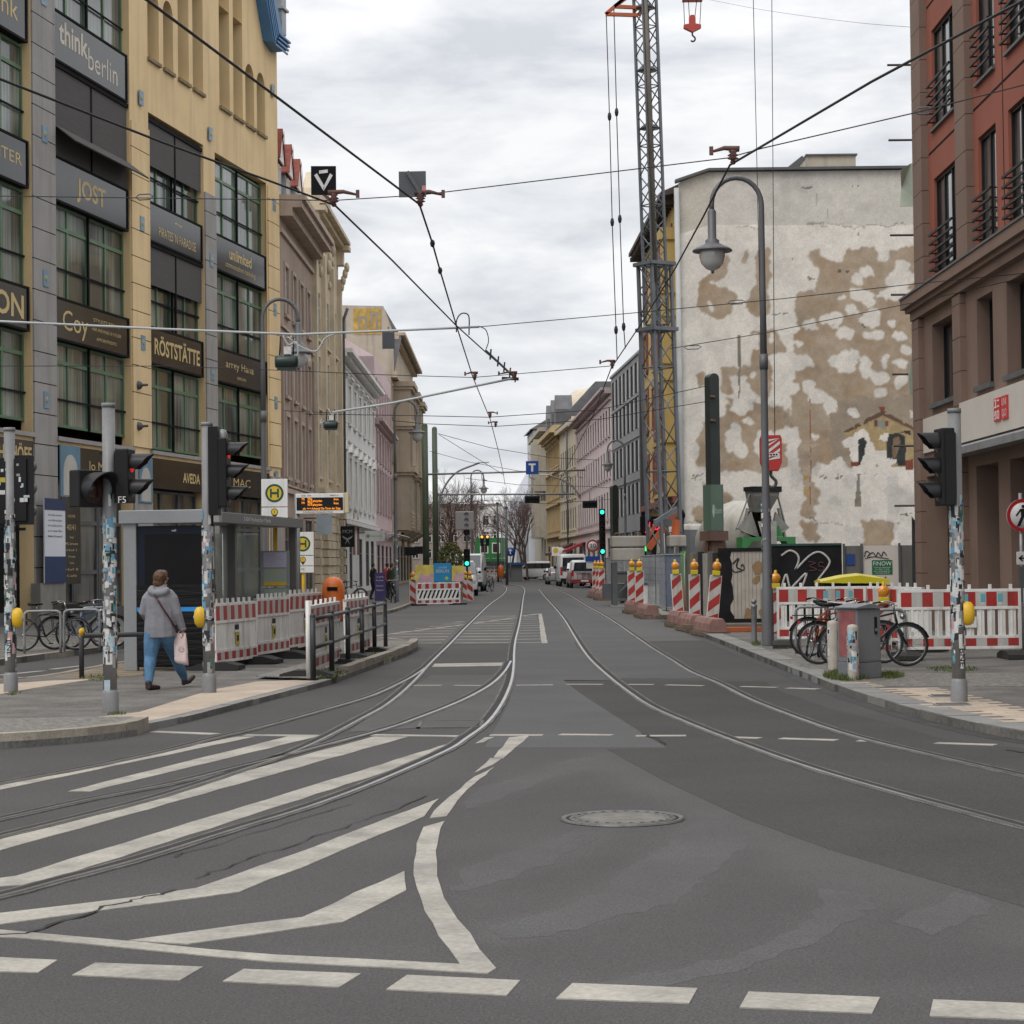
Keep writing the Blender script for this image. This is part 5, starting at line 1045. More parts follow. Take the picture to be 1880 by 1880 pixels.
WRAP=M('black_film',(.007,.007,.008),.3,var=.2,spec=.25); nt=WRAP.node_tree; wn_=nd(nt,'ShaderNodeTexNoise'); wn_.inputs['Scale'].default_value=1; wn_.inputs['Detail'].default_value=4; mp_=nd(nt,'ShaderNodeVectorMath',operation='MULTIPLY'); mp_.inputs[1].default_value=(1.1,1.1,13); gg=nd(nt,'ShaderNodeNewGeometry'); bb=nd(nt,'ShaderNodeBump'); bb.inputs['Strength'].default_value=.5; bb.inputs['Distance'].default_value=.05
for a,c in((gg.outputs['Position'],mp_.inputs[0]),(mp_.outputs[0],wn_.inputs['Vector']),(wn_.outputs['Fac'],bb.inputs['Height']),(bb.outputs[0],nt.nodes['Principled BSDF'].inputs['Normal'])): nt.links.new(a,c)
mb=MB(); mb.box(.235,1.53,-.005,.19,.1,1.42); mb.build('plastic_wrapping',WRAP,adp); mb=MB(); mb.box(.23,1.535,-.012,.0,.98,1.05); mb.build('blue_strap',M('blue_strap',(.02,.25,.60),.5),adp)
for x,y in((1.05,3.0),(1.45,6.0),(.1,6.0)): mb=MB(); mb.box(x-.07,x+.07,y-.07,y+.07,0,2.5); mb.build('post',SHD,t)
SGL=M('shelter_glass',(.75,.82,.80),.03,var=.05,spec=.5,trans=1)
mb=MB(); mb.box(.3,.78,5.95,5.98,.25,2.35); mb.build('glass_panel',SGL,t); mb=MB(); mb.box(.08,.11,.3,5.8,.25,2.35); mb.build('glass_panel',SGL,t)
mb=MB(); mb.box(.15,.55,1.2,3.4,.42,.47); mb.build('bench',STEEL,t)
mb=MB(); mb.cyl((.12,.01,2.52),(.12,.01,2.5),.01); mb.text('wall',.05,(.86,.028,2.32)); mb.build('maker_plate',WHITE,t)
# ---- stop signs
SGRN=M('stop_sign_green',(.008,.07,.035),.4,var=.05); SYEL=M('stop_sign_yellow',(.62,.42,.03),.4,var=.05); INFO=M('timetable_lilac',(.46,.44,.58),.5,var=.05); INFG=M('map_grey_green',(.30,.36,.30),.5,var=.1)
def ring(mb,c,r0,r1,y,n=28): mb.add([(c[0]+r*math.cos(2*PI*k/n),y,c[2]+r*math.sin(2*PI*k/n)) for r in(r0,r1) for k in range(n)],[(k,(k+1)%n,n+(k+1)%n,n+k) for k in range(n)])
def disc(mb,c,r,y,n=28): mb.add([(c[0]+r*math.cos(2*PI*k/n),y,c[2]+r*math.sin(2*PI*k/n)) for k in range(n)],[tuple(range(n))])
def stopsign(label,px,Y,zt,sc=1):
    b=D(px,1000,Y); t=thing('tram_stop_sign',label,'stop sign',(b.x,Y,.07)); z=zt-.07; w=.25
    mb=MB(); mb.cyl((0,.05,0),(0,.05,z-.02),.042); mb.build('post',YELLOW,t)
    mb=MB(); mb.box(-w,w,-.03,.03,z-.66*.8,z).box(-w,w,-.03,.03,z-.77,z-.545).box(-w,w,-.03,.03,z-.93,z-.785); pn=mb.build('sign_panel',WHITE,t,bevel=.006); cz=z-.27
    mb=MB(); ring(mb,(0,0,cz),.135,.175,-.034); mb.box(-.085,-.05,-.036,-.033,cz-.085,cz+.085).box(.05,.085,-.036,-.033,cz-.085,cz+.085).box(-.05,.05,-.036,-.033,cz-.022,cz+.022); mb.build('stop_emblem',SGRN,pn); mb=MB(); disc(mb,(0,0,cz),.136,-.0325); mb.build('emblem_disc',SYEL,pn)
    mb=MB(); mb.prism([(.068*math.cos(a),-.033,z-.63+.068*math.sin(a)) for a in [rad(-30)+rad(240)*k/14 for k in range(15)]]+[(0,-.033,z-.755)],(0,.002,0)); pin=mb.build('track_pin',BLACK,pn); mb=MB(); disc(mb,(0,0,z-.63),.055,-.035); mb.build('pin_disc',SYEL,pin); mb=MB(); mb.text('1',.085,(0,-.037,z-.63)); mb.build('lettering',BLACK,pin)
    mb=MB(); mb.text('M1  M5',.05,(-.05,-.035,z-.85)); mb.build('lettering',BLACK,pn)
    mb=MB(); mb.box(-.27,.27,-.04,.02,z-2.05,z-1.37).box(-.27,.27,-.04,.02,z-2.75,z-2.07); ib=mb.build('information_case',SHG,t)
    mb=MB(); mb.box(-.22,.22,-.046,-.041,z-1.68,z-1.40); mb.m=1; mb.box(-.22,.22,-.046,-.041,z-2.03,z-1.72); mb.m=2; mb.box(-.22,.22,-.048,-.046,z-2.03,z-1.96).box(-.1,.1,-.048,-.046,z-1.75,z-1.74); mb.m=1; mb.box(-.22,.22,-.046,-.041,z-2.7,z-2.1); mb.m=3
    for k in range(7): mb.box(-.19+.05*(k%3),.02+.05*(k%4),-.048,-.046,z-1.44-.033*k,z-1.446-.033*k)
    mb.build('timetable',[INFO,INFG,SYEL,STK[4]],ib)
    return t
stopsign('yellow posted tram stop sign with green and yellow H emblem, nearer of two',505,40,3.44); stopsign('second tram stop sign half hidden behind the shelter roof',556,48,2.55)
b=D(545,1000,46); t=thing('departure_board','electronic departure board with orange text on its post','display board',(b.x,46,.07))
LEDM=M('orange_led',(.9,.28,.02),.5,emit=1.3,var=0,fine=0)
x0=D(534,0,46).x-b.x; x1=D(622,0,46).x-b.x; zt=Z(580,906,46)-.07; zb=Z(580,943,46)-.07
mb=MB(); mb.cyl((0,.12,0),(0,.12,zt),.06); mb.build('post',POLEGREY,t)
mb=MB(); mb.box(x0,x1,0,.2,zb,zt); mb.m=1; mb.box(x1,x1+.1,.02,.24,zb+.01,zt+.01); c=mb.build('housing',[WHITE,M('cream_side',(.55,.47,.30),.5)],t,bevel=.01); h=zt-zb; w=x1-x0
mb=MB(); mb.box(x0+.02,x1-.02,-.008,-.002,zb+.17*h,zt-.2*h); sc_=mb.build('screen',BLACK,c)
mb=MB()
for tx,fx,fz,wd in(('M5',.16,.72,.055),('Mitte',.30,.735,.09),('Am Kupfergraben',.40,.63,.30),('3min',.84,.70,.1),('M1',.16,.53,.055),('Mitte',.30,.54,.09),('Am Kupfergraben',.40,.44,.30),('9min',.84,.50,.1),('ich. +++ Achtung! Die Türen der Züge',.54,.25,.78)): mb.text(tx,h*.16,(x0+w*fx,-.012,zb+h*fz),w=w*wd)
mb.build('led_text',LEDM,sc_)
mb=MB()
for tx,fx,fz,wd in(('Linie  Ziel',.22,.9,.2),('Abfahrt in',.8,.9,.18),('S+U-Bahnhof Hackescher Markt',.46,.08,.62)): mb.text(tx,h*.11,(x0+w*fx,-.006,zb+h*fz),w=w*wd)
mb.build('lettering',BLACK,c)
# ---- orange litter bin
b=D(611,1000,41); t=thing('litter_bin','scratched orange litter bin with domed top behind the barriers','litter bin',(b.x,41,.07)); ORG=M('orange_plastic_bin',(.58,.135,.02),.42,var=.12,grime=.3,gcol=(.32,.16,.14),gsc=3,streak=False)
mb=MB(); mb.lathe([(.16,.6),(.2,.62),(.225,.75),(.225,1.2),(.215,1.32),(.17,1.42),(.09,1.48),(0,1.49)],n=20); mb.build('bin_body',ORG,t); mb=MB(); mb.box(-.1,.1,-.235,-.2,1.22,1.29); mb.build('opening',SOOT,t); mb=MB(); mb.cyl((0,.26,0),(0,.26,1.5),.04); mb.build('post',STEEL,t)
mb=MB(); mb.text('o.k.',.1,(0,-.232,1.08)); mb.build('lettering',M('faded_print',(.6,.4,.3),.5),t)
# ---- red and white site barriers
def barrier(label,a,c,zb=.1,group='red and white site barriers',n=12,solid=False,foot=(True,True),top=.25,stripe=9,extra=None,post=True,h=1.0):
    a=Vector(a);c=Vector(c); d=(c-a); Ln=math.hypot(d.x,d.y); t=thing('site_barrier',label,'barrier',a,math.atan2(d.y,d.x)+random.uniform(-.012,.012),group); t.rotation_euler.x=random.uniform(-.025,.025)
    mb=MB(); Z0,Z1=zb,zb+h; zt=Z1-.05; zm=zt-top-.04; zl=Z0+.05+.13
    for z in(Z0,zl,zm,zt): mb.box(0,Ln,-.03,.03,z,z+.05)
    for x in(0,Ln-.05): mb.box(x,x+.05,-.032,.032,Z0,Z1)
    for k in range(n): x=.08+(Ln-.16)*(k+.5)/n; mb.box(x-.025,x+.025,-.02,.02,Z1,Z1+.075) if k%2==0 else None
    m=n*2 if solid else n
    for k in range(m):
        x=.06+(Ln-.12)*(k+.5)/m; wd=(Ln/m*.33) if not solid else Ln/m*.40; mb.box(x-wd,x+wd,-.012,.012,zl+.05,zm) 
        mb.box(x-wd*.2,x+wd*.2,-.022,.022,zl+.05,zm)
    mb.build('panel_frame',WPLAST,t,bevel=.004)
    mb=MB(); mb.m=0
    for z0,z1 in((zm+.05,zt),(Z0+.05,zl)):
        for k in range(stripe):
            mb.m=k%2; mb.box(.05+(Ln-.1)*k/stripe,.05+(Ln-.1)*(k+1)/stripe,-.028,.028,z0,z1)
    mb.build_each('striped_board',[RED,GREYSHEET],t)
    if foot:
        for x,on in((.12,foot[0]),(Ln-.12,foot[1])):
            if on: mb=MB(); mb.prism([(x-.2,-.42,0),(x-.2,-.42,.07),(x-.2,-.2,.13),(x-.2,.2,.13),(x-.2,.42,.07),(x-.2,.42,0)],(.4,0,0)); mb.build('foot',M('recycled_rubber',(.028,.027,.026),.8,var=.2),t)
    if extra: extra(t,Ln,Z0,zl,zm,zt)
    return t
NOTE=M('yellow_notice',(.55,.45,.04),.5)
def notice(t,Ln,Z0,zl,zm,zt):
    mb=MB(); mb.box(Ln*.5-.09,Ln*.5+.09,-.04,-.032,zl+.1,zl+.34); mb.m=1; mb.box(Ln*.5-.05,Ln*.5+.05,-.045,-.041,zl+.16,zl+.26); mb.box(Ln*.5-.1,Ln*.5+.1,-.035,-.03,zm-.13,zm-.04); mb.m=2; mb.box(Ln*.5-.14,Ln*.5+.14,-.045,-.03,zm-.17,zm-.13); mb.build('notice_plate',[NOTE,BLACK,WPLAST],t)
L0,L1,L2,L3=[D(x,1000,y) for x,y in((393,34.6),(467,36.9),(525,39.0),(583,41.2))]
for p_ in(L0,L1,L2,L3): p_.z=.075
barrier('red and white barrier panel directly right of the stickered pole, nearest of its row',L0,L1,n=14,solid=True,extra=notice,stripe=11); barrier('red and white barrier panel second from the pole, below the shelter glass',L1,L2,n=14,solid=True,extra=notice,stripe=11,zb=.14); barrier('red and white barrier panel farthest in the row, left of the orange bin',L2,L3,n=14,solid=True,extra=notice,stripe=11,zb=.18)
q0=D(563,1000,31.6);q1=D(614,1000,35.6);q0.z=q1.z=.075; tt=barrier('red and white barrier standing askew against the black railing',q0,q1,n=12,solid=True,extra=notice,stripe=11)
mb=MB()
for x in(-.09,-.01): mb.cyl((x,-.02,0),(x-.02,0,1.18),.035)
mb.build('support_tube',WPLAST,tt)
q0=D(634,1000,37.4);q1=D(673,1000,40.3);q0.z=q1.z=.075; barrier('red and white barrier behind the black railing, right of the orange bin',q0,q1,n=12,solid=True,extra=notice,stripe=11)
def stickb(t,Ln,Z0,zl,zm,zt):
    mb=MB()
    for k in range(3): 
        x=Ln*(.55+.14*k); mb.m=0; mb.box(x-.04,x+.04,-.034,-.029,zm+.12,zt-.03); mb.m=1; mb.lathe([(.045,0),(0,.003)],(x,-.03,zm+.11),12,axis=(0,-1,0)); 
    mb.build_each('sticker',[M('turquoise_sticker',(.12,.36,.40),.5),STK[1]],t)
def bmg(t,Ln,Z0,zl,zm,zt):
    stickb(t,Ln,Z0,zl,zm,zt); x=Ln*.55; mb=MB(); mb.box(x-.13,x+.17,-.045,-.03,zm-.30,zm-.12); o=mb.build('name_plate',WPLAST,t); mb=MB(); mb.text('BMG',.085,(x+.02,-.048,zm-.21),w=.2); mb.build('lettering',M('blue_print',(.05,.16,.42),.5),o)
p0=G(1657,1214,.09);p0=V(p0.x,34.9,.1); barrier('red and white barrier panel behind the right traffic light, with a lettered plate',p0,p0+V(2.05,0,0),zb=.16,n=11,stripe=11,extra=bmg,foot=(True,True)); barrier('red and white barrier panel cut by the right edge of the view',p0+V(2.1,0,0),p0+V(4.15,-.05,0),zb=.16,n=11,stripe=11,extra=stickb,foot=(False,True))
r0=D(1424,1000,40.4);r1=D(1588,1000,40.2);r2=D(1694,1000,37.6); 
for p_ in(r0,r1,r2): p_.z=.1
barrier('red and white barrier behind the parked bicycles, next to the lamp post',r0,r1,zb=.16,n=10,stripe=9,extra=stickb); barrier('red and white barrier angled behind the grey cabinet',r1+V(.05,0,0),r2,zb=.16,n=14,stripe=9)
# ---- black railing on the island
a=G(575,1248,.12);c=G(708,1187,.12); n=6; t=thing('railing','black tubular railing on the point of the tram stop island','railing',a); RLB=M('black_rail_paint',(.03,.033,.036),.4,var=.2,grime=.3,gcol=(.12,.11,.10)); d=c-a
for k in range(n):
    q=d*(k/(n-1)); mb=MB(); mb.cyl(q,q+V(0,0,.92),.042,.042,10); mb.sphere(q+V(0,0,.92),.046,8); mb.build('post',RLB,t)
for z in(.88,.46): mb=MB(); mb.tube([d*(k/(n-1))+V(0,0,z) for k in range(n)],.033,8); mb.build('rail',RLB,t)
mb=MB(); mb.T=Matrix.Translation(d)@Matrix.Rotation(math.atan2(d.y,d.x),4,'Z'); mb.box(-.05,.25,-.02,.02,.62,.98); mb.build('end_plate',RLB,t)
a=G(150,1245,.07); t=thing('hoop_rail','low dark hoop rail beside the stickered pole on the left','rail',a); mb=MB(); mb.tube([(0,0,0),(0,0,.62),(.04,0,.66),(.9,.35,.66),(.94,.37,.62),(.94,.37,0)],.04,8); mb.build('hoop',RLB,t); mb=MB(); mb.lathe([(.06,0),(.07,.03),(0,.05)],(0,-.04,.72),10,axis=(1,-.4,0)); mb.build('reflector',YELLOW,t)
# ---- warning beacons and their ballast blocks
def beacon(label,px,Y,zb=.36,h=1.0,w=.26,tilt=0,flip=1,two=False):
    b=D(px,1000,Y); t=thing('warning_beacon',label,'warning beacon',(b.x,Y,zb),0,'striped warning beacons with amber lamps'); mb=MB(); mb.box(-w/2-.015,w/2+.015,-.01,.03,0,h+.015); mb.build('frame',WPLAST,t)
    mb=MB(); mb.box(-w/2,w/2,-.016,-.0105,0,h); mb.m=1; s=.3
    for k in range(-2,5):
        z=k*2*s*.8+.12; pts=[(-w/2,z),(w/2,z+w*flip*.9),(w/2,z+w*flip*.9+s*.8),(-w/2,z+s*.8)]; 
        cl=[(x,min(max(q,0),h)) for x,q in pts]
        if max(q for _,q in cl)-min(q for _,q in cl)>.02: mb.prism([(x,-.019,q) for x,q in cl],(0,.002,0))
    mb.build('striped_board',[GREYSHEET,RED],t)
    mb=MB(); mb.box(-.09,.09,-.06,.1,h+.015,h+.13); mb.build('lamp_housing',M('yellow_lamp_case',(.58,.46,.02),.4,var=.1),t,bevel=.012)
    mb=MB(); c=(0,-.0,h+.24); mb.lathe([(0,.075),(.06,.065),(.1,.04),(.11,0),(.1,-.04),(.06,-.065),(0,-.075)],c,16,axis=(0,-1,0)); l=mb.build('lamp_lens',AMBER,t); mb=MB(); mb.lathe([(.05,.078),(.058,.074)],c,14,axis=(0,-1,0)); mb.lathe([(.03,0),(.035,.1),(0,.12)],(0,.0,h+.3),8); mb.build('lamp_ring',YELLOW,l)
    if tilt: t.rotation_euler=(0,tilt,0)
    return t
CBL=M('dirty_pink_block',(.25,.14,.12),.85,var=.25,sc=3,grime=.5,gcol=(.13,.11,.09),streak=False); PALLET=M('weathered_timber',(.16,.125,.09),.85,var=.25,sc=4)
def block(label,px,Y,ang,L_=1.0,wood=True,z=.12):
    b=D(px,1000,Y); t=thing('ballast_block',label,'barrier block',(b.x,Y,0),ang,'grimy red ballast blocks under the beacons'); mb=MB(); mb.prism([(-.23,-L_/2,z),(.23,-L_/2,z),(.20,-L_/2,z+.2),(.13,-L_/2,z+.32),(-.13,-L_/2,z+.32),(-.2,-L_/2,z+.2)],(0,L_,0)); mb.build('block',CBL,t,bevel=.015)
    if wood: mb=MB(); mb.box(-.3,.3,-L_/2,-L_/2+.12,0,z-.002).box(-.3,.3,L_/2-.12,L_/2,0,z-.002).box(-.28,-.16,-L_/2+.13,L_/2-.13,.02,z-.004); mb.build('pallet',PALLET,t)
block('nearest ballast block with pink end face on timber, right side',1301,49.7,.06,2.4); block('middle ballast block under the three large beacons',1268,53.2,.06,2.0); block('rear ballast block under the three large beacons',1246,56.6,.06,1.9)
block('front ballast block under the pair of beacons by the mesh fence',1187,66,.05,2.6); block('rear ballast block under the pair of beacons by the mesh fence',1163,72,.05,2.6)
block('front ballast block of the distant beacon row on the right',1104,98,.05,3); block('rear ballast block of the distant beacon row on the right',1092,105,.05,3)
beacon('leaning red striped warning beacon, nearest of the three large ones',1306,50.3,.42,tilt=.1); beacon('striped warning beacon in the middle of the three large ones',1274,54,.42); beacon('striped warning beacon beside the green and orange board',1244,57,.42,tilt=-.06)
beacon('front striped beacon of the pair beside the mesh fence',1173,68.5,.46); beacon('rear striped beacon of the pair beside the mesh fence',1159,71.5,.46)
for px,Y,l in((1104,99,'nearest of three small striped beacons far down the right kerb'),(1098,102,'middle of three small striped beacons far down the right kerb'),(1092,106,'farthest of three small striped beacons down the right kerb')): beacon(l,px,Y,.46)
beacon('striped beacon half hidden behind the right lamp post',1423,45,.2,h=.95); beacon('striped beacon with amber lamp above the barrier behind the cabinet',1621,39,.1,h=.84,w=.24)
beacon('striped beacon at the right end of the slatted barrier by the vans',862,96,.08,flip=-1); beacon('striped beacon behind the slatted barrier with twin amber lamps',853,99,.1,flip=-1); beacon('striped beacon at the left end of the slatted barrier',757,91,.1,flip=-1)
mb=None
# hatched barrier closing the left lane, with posters behind
a=D(763,1000,90);c=D(857,1000,91.5); t=thing('hatched_barrier','white barrier with slanted black slots closing the left lane','barrier',(a.x,90,.06),math.atan2(1.5,c.x-a.x)); Ln=2.25
mb=MB(); mb.box(0,Ln,-.03,.03,0,.05).box(0,Ln,-.03,.03,.17,.25).box(0,Ln,-.03,.03,.60,.66).box(0,Ln,-.03,.03,.88,.93).box(0,.06,-.03,.03,0,.93).box(Ln-.06,Ln,-.03,.03,0,.93)
for k in range(11): x=.02+k*.21; mb.prism([(x,-.02,.25),(x+.1,-.02,.25),(x+.26,-.02,.60),(x+.16,-.02,.60)],(0,.04,0)) if x+.26<Ln else None
mb.build('panel_frame',WPLAST,t); mb=MB(); mb.box(.05,Ln-.05,.022,.03,.25,.6); mb.build('dark_backing',SOOT,t)
mb=MB()
for k in range(11): mb.m=k%2; mb.box(.06+k*.193,.06+(k+1)*.193,-.026,.02,.66,.88); mb.box(.06+k*.193,.06+(k+1)*.193,-.026,.02,.05,.17)
mb.build_each('striped_board',[RED,GREYSHEET],t)
for x in(.1,Ln-.1): mb=MB(); mb.box(x-.3,x+.3,-.25,.25,-.06,.02); mb.build('foot',MATS['recycled_rubber'],t)
YP=M('poster_yellow',(.62,.50,.12),.6,var=.2,sc=3); PKP=M('poster_pink',(.58,.36,.42),.6,var=.2,sc=3); BLP=M('poster_blue',(.02,.25,.50),.5,var=.08)
t=thing('poster_stand','poster boards in yellow, pink and blue standing behind the hatched barrier','poster stand',(a.x,93,.1))
for x0,x1,z0,z1,m in((-.15,.65,.85,1.65,YP),(.66,1.42,.9,1.72,BLP),(1.45,2.0,.9,1.6,YP)):
    mb=MB(); mb.box(x0,x1,0,.04,z0,z1); pp=mb.build('poster',m,t)
    if m is BLP:
        mb=MB(); mb.text('BERLIN',.2,(1.04,-.004,1.36),w=.56); mb.text('UNSER',.11,(1.04,-.004,1.52),w=.4); mb.build('lettering',STK[1],pp); mb=MB(); mb.lathe([(.08,0),(0,.004)],(1.22,-.002,1.05),14,axis=(0,-1,0)); mb.build('badge',M('lime',(.4,.55,.08),.5),pp)
    else:
        mb=MB(); xc=(x0+x1)/2; mb.prism([(x0+.05,-.004,z0+.02),(x1-.02,-.004,z0+.02),(x1-.02,-.004,z0+.45),(xc,-.004,z0+.3),(x0+.25,-.004,z0+.5)],(0,.003,0)); mb.build('pink_print',PKP,pp)
mb=MB(); [mb.bar((x,.06,0),(x,.06,1.5),.06) for x in(0,1.0,1.9)]; mb.build('post',PALLET,t)
# ---- hoarding, site fence, gate
HB=M('black_sprayed_board',(.012,.012,.014),.7,var=.4,sc=2,spec=.2); HW=M('whitewashed_boards',(.42,.39,.34),.8,var=.12,sc=3,grime=.4,gcol=(.2,.15,.1)); HG=M('grey_board',(.13,.125,.115),.8,var=.2,sc=2,grime=.5,stretch=(1,1,.2)); OAK=M('bare_plywood',(.26,.17,.085),.8,var=.2)
Yh=57.0; hx=lambda px,y=1050: D(px,y,Yh).x; zt=2.12
t=thing('hoarding','site hoarding of white boards and black sheets sprayed with graffiti','hoarding',(hx(1320),Yh,0)); X0=hx(1320)
def hpt(px,py,y=0): q=D(px,py,Yh+y); return (q.x-X0,y,q.z)
mb=MB(); a,c=hx(1340)-X0,hx(1402)-X0; n=9
for k in range(n): mb.box(a+(c-a)*k/n+.004,a+(c-a)*(k+1)/n-.004,0,.04,.12,2.02)
mb.build('white_boards',HW,t)
mb=MB(); mb.box(-.02,a,0,.05,.05,zt).box(a,c,.045,.07,.0,zt).box(a-.01,c,-.03,.0,2.03,zt); 
rg=random.Random(2); pts=[(a+.02+rg.uniform(-.03,.09),-.012,.1+k*.16) for k in range(13)]; mb.prism([(a-.05,-.012,.1)]+pts+[(a-.05,-.012,2.02)],(0,.01,0)); mb.box(a,c,-.015,0,.0,.2); mb.build('black_edge',HB,t)
mb=MB()
for px,py,s in((1388,1065,.16),(1392,1043,.2),(1378,1130,.24),(1398,1125,.12)):
    q=hpt(px,py); mb.prism([(q[0]+s*rg.uniform(.6,1.1)*math.cos(w)*.8,-.008,q[2]+s*rg.uniform(.5,1.1)*math.sin(w)) for w in [2*PI*k/9 for k in range(9)]],(0,.006,0))
mb.build_each('torn_patch',OAK,t)
mb=MB(); mb.box(c,hx(1546)-X0,.0,.05,.12,2.16); bs=mb.build('black_sheet',HB,t); mb=MB(); mb.box(c,hx(1546)-X0,-.03,.06,2.16,2.22); mb.build('top_batten',M('green_batten',(.03,.07,.06),.6),t)
SPR=M('white_spray',(.46,.45,.43),.7,var=.15,sc=8); SPB=M('black_spray',(.02,.02,.02),.7)
def zz(l,ox=1380,oy=850,s=3.76): return [(ox+x/s,oy+y/s) for x,y in l]
def tagline(px,r,mat,par,y=-.012,name='graffiti'):
    mb=MB(); mb.tube([hpt(x,z,y) for x,z in px] if len(px)<3 else spline([hpt(x,z,y) for x,z in px],5),r,6); mb.v=[V(v.x,max(min(v.y,y+.01),y-.006),v.z) for v in mb.v]; mb.build(name,mat,par)
tagline(zz([(205,640),(260,605),(310,625),(325,670),(300,740)]),.03,SPR,bs); tagline(zz([(300,740),(400,640),(470,615),(530,660),(530,710),(440,840),(520,850)]),.03,SPR,bs); tagline(zz([(205,900),(215,830),(240,770),(265,860),(300,835),(380,760),(330,900)]),.028,SPR,bs)
tagline(zz([(390,680),(440,690),(400,710),(450,735),(395,745)]),.012,M('red_brown_spray',(.12,.05,.045),.7),bs); tagline(zz([(500,690),(470,685),(465,710),(500,720),(490,745),(460,740)]),.012,MATS['red_brown_spray'],bs)
wb=t.children[0]
tagline([(1345,1035),(1356,1025),(1352,1040),(1362,1046)],.02,SPB,wb); tagline([(1344,1045),(1349,1050),(1365,1046),(1364,1036),(1360,1040)],.015,SPB,wb)
# right part: posts, white gate leaf, grey boards
e0=hx(1551)-X0
def hbox(p0,p1,y0,y1,z0,z1,mat,name): 
    m=MB(); m.box(hx(p0)-X0,hx(p1)-X0,y0,y1,z0,z1); return m.build(name,mat,t)
hbox(1551,1582,.0,.05,.1,2.14,HG,'grey_boards'); hbox(1652,1683,.0,.05,.1,2.14,HG,'grey_boards'); g_=hbox(1583,1651,-.01,.05,.1,2.14,WSIGN,'white_gate_leaf')
mb=MB()
for p in(1549.5,1582,1651.5,1683): mb.box(hx(p)-X0-.03,hx(p)-X0+.03,-.06,-.011,.0,2.2)
for z in(.9,1.2): mb.box(hx(1536)-X0,hx(1551)-X0,-.05,-.012,z,z+.07)
mb.build_each('steel_post',DSTEEL,t)
q0,q1=hpt(1601,1055),hpt(1638,1028); mb=MB(); mb.box(q0[0],q1[0],-.02,-.011,q0[2],q1[2]); fs=mb.build('green_sign',M('sign_green',(.012,.13,.06),.45),g_); mb=MB(); xc=(q0[0]+q1[0])/2; mb.text('FINOW',.16,(xc,-.024,q1[2]-.1),w=.5)
for k,s in enumerate(('Kraftverkehr und Autokrane','Tel. 03335 / 4 53 80','Bau und Montagekräne','www.finow-kran.de')): mb.text(s,.045,(xc,-.024,q1[2]-.2-.05*k),w=.44-.06*(k%2))
mb.build('lettering',WHITE,fs)
q0,q1=hpt(1554,1038),hpt(1569,1017); mb=MB(); mb.box(q0[0],q1[0],-.02,-.001,q0[2],q1[2]); mb.build('blue_notice',M('notice_blue',(.02,.06,.22),.5),t)
tagline([(1587,1022),(1590,1012),(1597,1016),(1592,1022),(1602,1014),(1608,1021),(1612,1014),(1618,1021),(1622,1013),(1628,1020)],.012,SPB,g_,-.025); tagline([(1588,1025),(1605,1022),(1632,1026)],.01,SPB,g_,-.025); tagline([(1626,1058),(1622,1072),(1632,1080),(1624,1088),(1626,1076),(1634,1074)],.016,M('brown_spray',(.16,.11,.08),.7),g_,-.025)
# side of the site: boards going back along the kerb
t=thing('side_hoarding','row of dark and bright green boards running back beside the beacons','hoarding',(X0,Yh,0)); e=D(1252,1000,70.0); dd=V(e.x-X0,13,0)
cols=[HB,HG,M('grey_white_board',(.35,.33,.30),.8,var=.2,sc=3),HB,HG,M('rough_board',(.20,.17,.13),.85,var=.2),HG]
for k,m in enumerate(cols): mb=MB(); mb.bar(dd*(k/8.0)+V(0,0,1.05),dd*((k+.97)/8.0)+V(0,0,1.05),.05,1.9+.1*(k%2)); mb.build('board',m,t)
mb=MB(); mb.bar(dd*(7/8)+V(-.03,0,1.55),dd*1.0+V(-.03,0,1.55),.06,1.1); gp=mb.build('bright_board',M('bright_green_board',(.12,.40,.03),.5),t); mb=MB(); mb.bar(dd*(7/8)+V(-.03,0,.55),dd*1.0+V(-.03,0,.55),.06,.88); mb.build('orange_board',M('orange_board',(.55,.25,.01),.5),t)
MESH=M('fence_wire',(.30,.31,.32),.45,metal=.4)
def fencepanel(label,a,c,h=2.0):
    a=Vector(a);c=Vector(c);d=c-a;L_=d.length; t=thing('fence_panel',label,'site fence',a,math.atan2(d.y,d.x),'galvanised mesh fence panels round the site'); mb=MB(); mb.tube([(0,0,0),(0,0,h),(L_,0,h),(L_,0,0)],.022,6); mb.tube([(0,0,.2),(L_,0,.2)],.018,6); mb.build('tube_frame',MESH,t)
    mb=MB(); n=int(L_/.11)
    for k in range(1,n): mb.bar((L_*k/n,0,.2),(L_*k/n,0,h),.006)
    for k in range(1,8): mb.bar((0,0,.2+(h-.2)*k/8),(L_,0,.2+(h-.2)*k/8),.006)
    mb.build('wire_mesh',MESH,t); mb=MB(); mb.box(-.3,.3,-.12,.12,0,.11); mb.build('foot',MATS['recycled_rubber'],t)
fp=[D(x,1000,y) for x,y in((1256,67.5),(1222,71.5),(1203,76.5),(1178,83),(1160,88),(1146,94),(1130,100),(1112,107))]
for k,l in enumerate(('mesh fence panel next to the bright green board','second mesh fence panel back from the green board','mesh fence panel before the crane foot','mesh fence panel behind the pair of beacons','mesh fence panel left of the pair of beacons','mesh fence panel between the two beacon groups','farthest mesh fence panel near the traffic light')): a,c=fp[k].copy(),fp[k+1].copy(); a.z=c.z=.0; fencepanel(l,a,c)
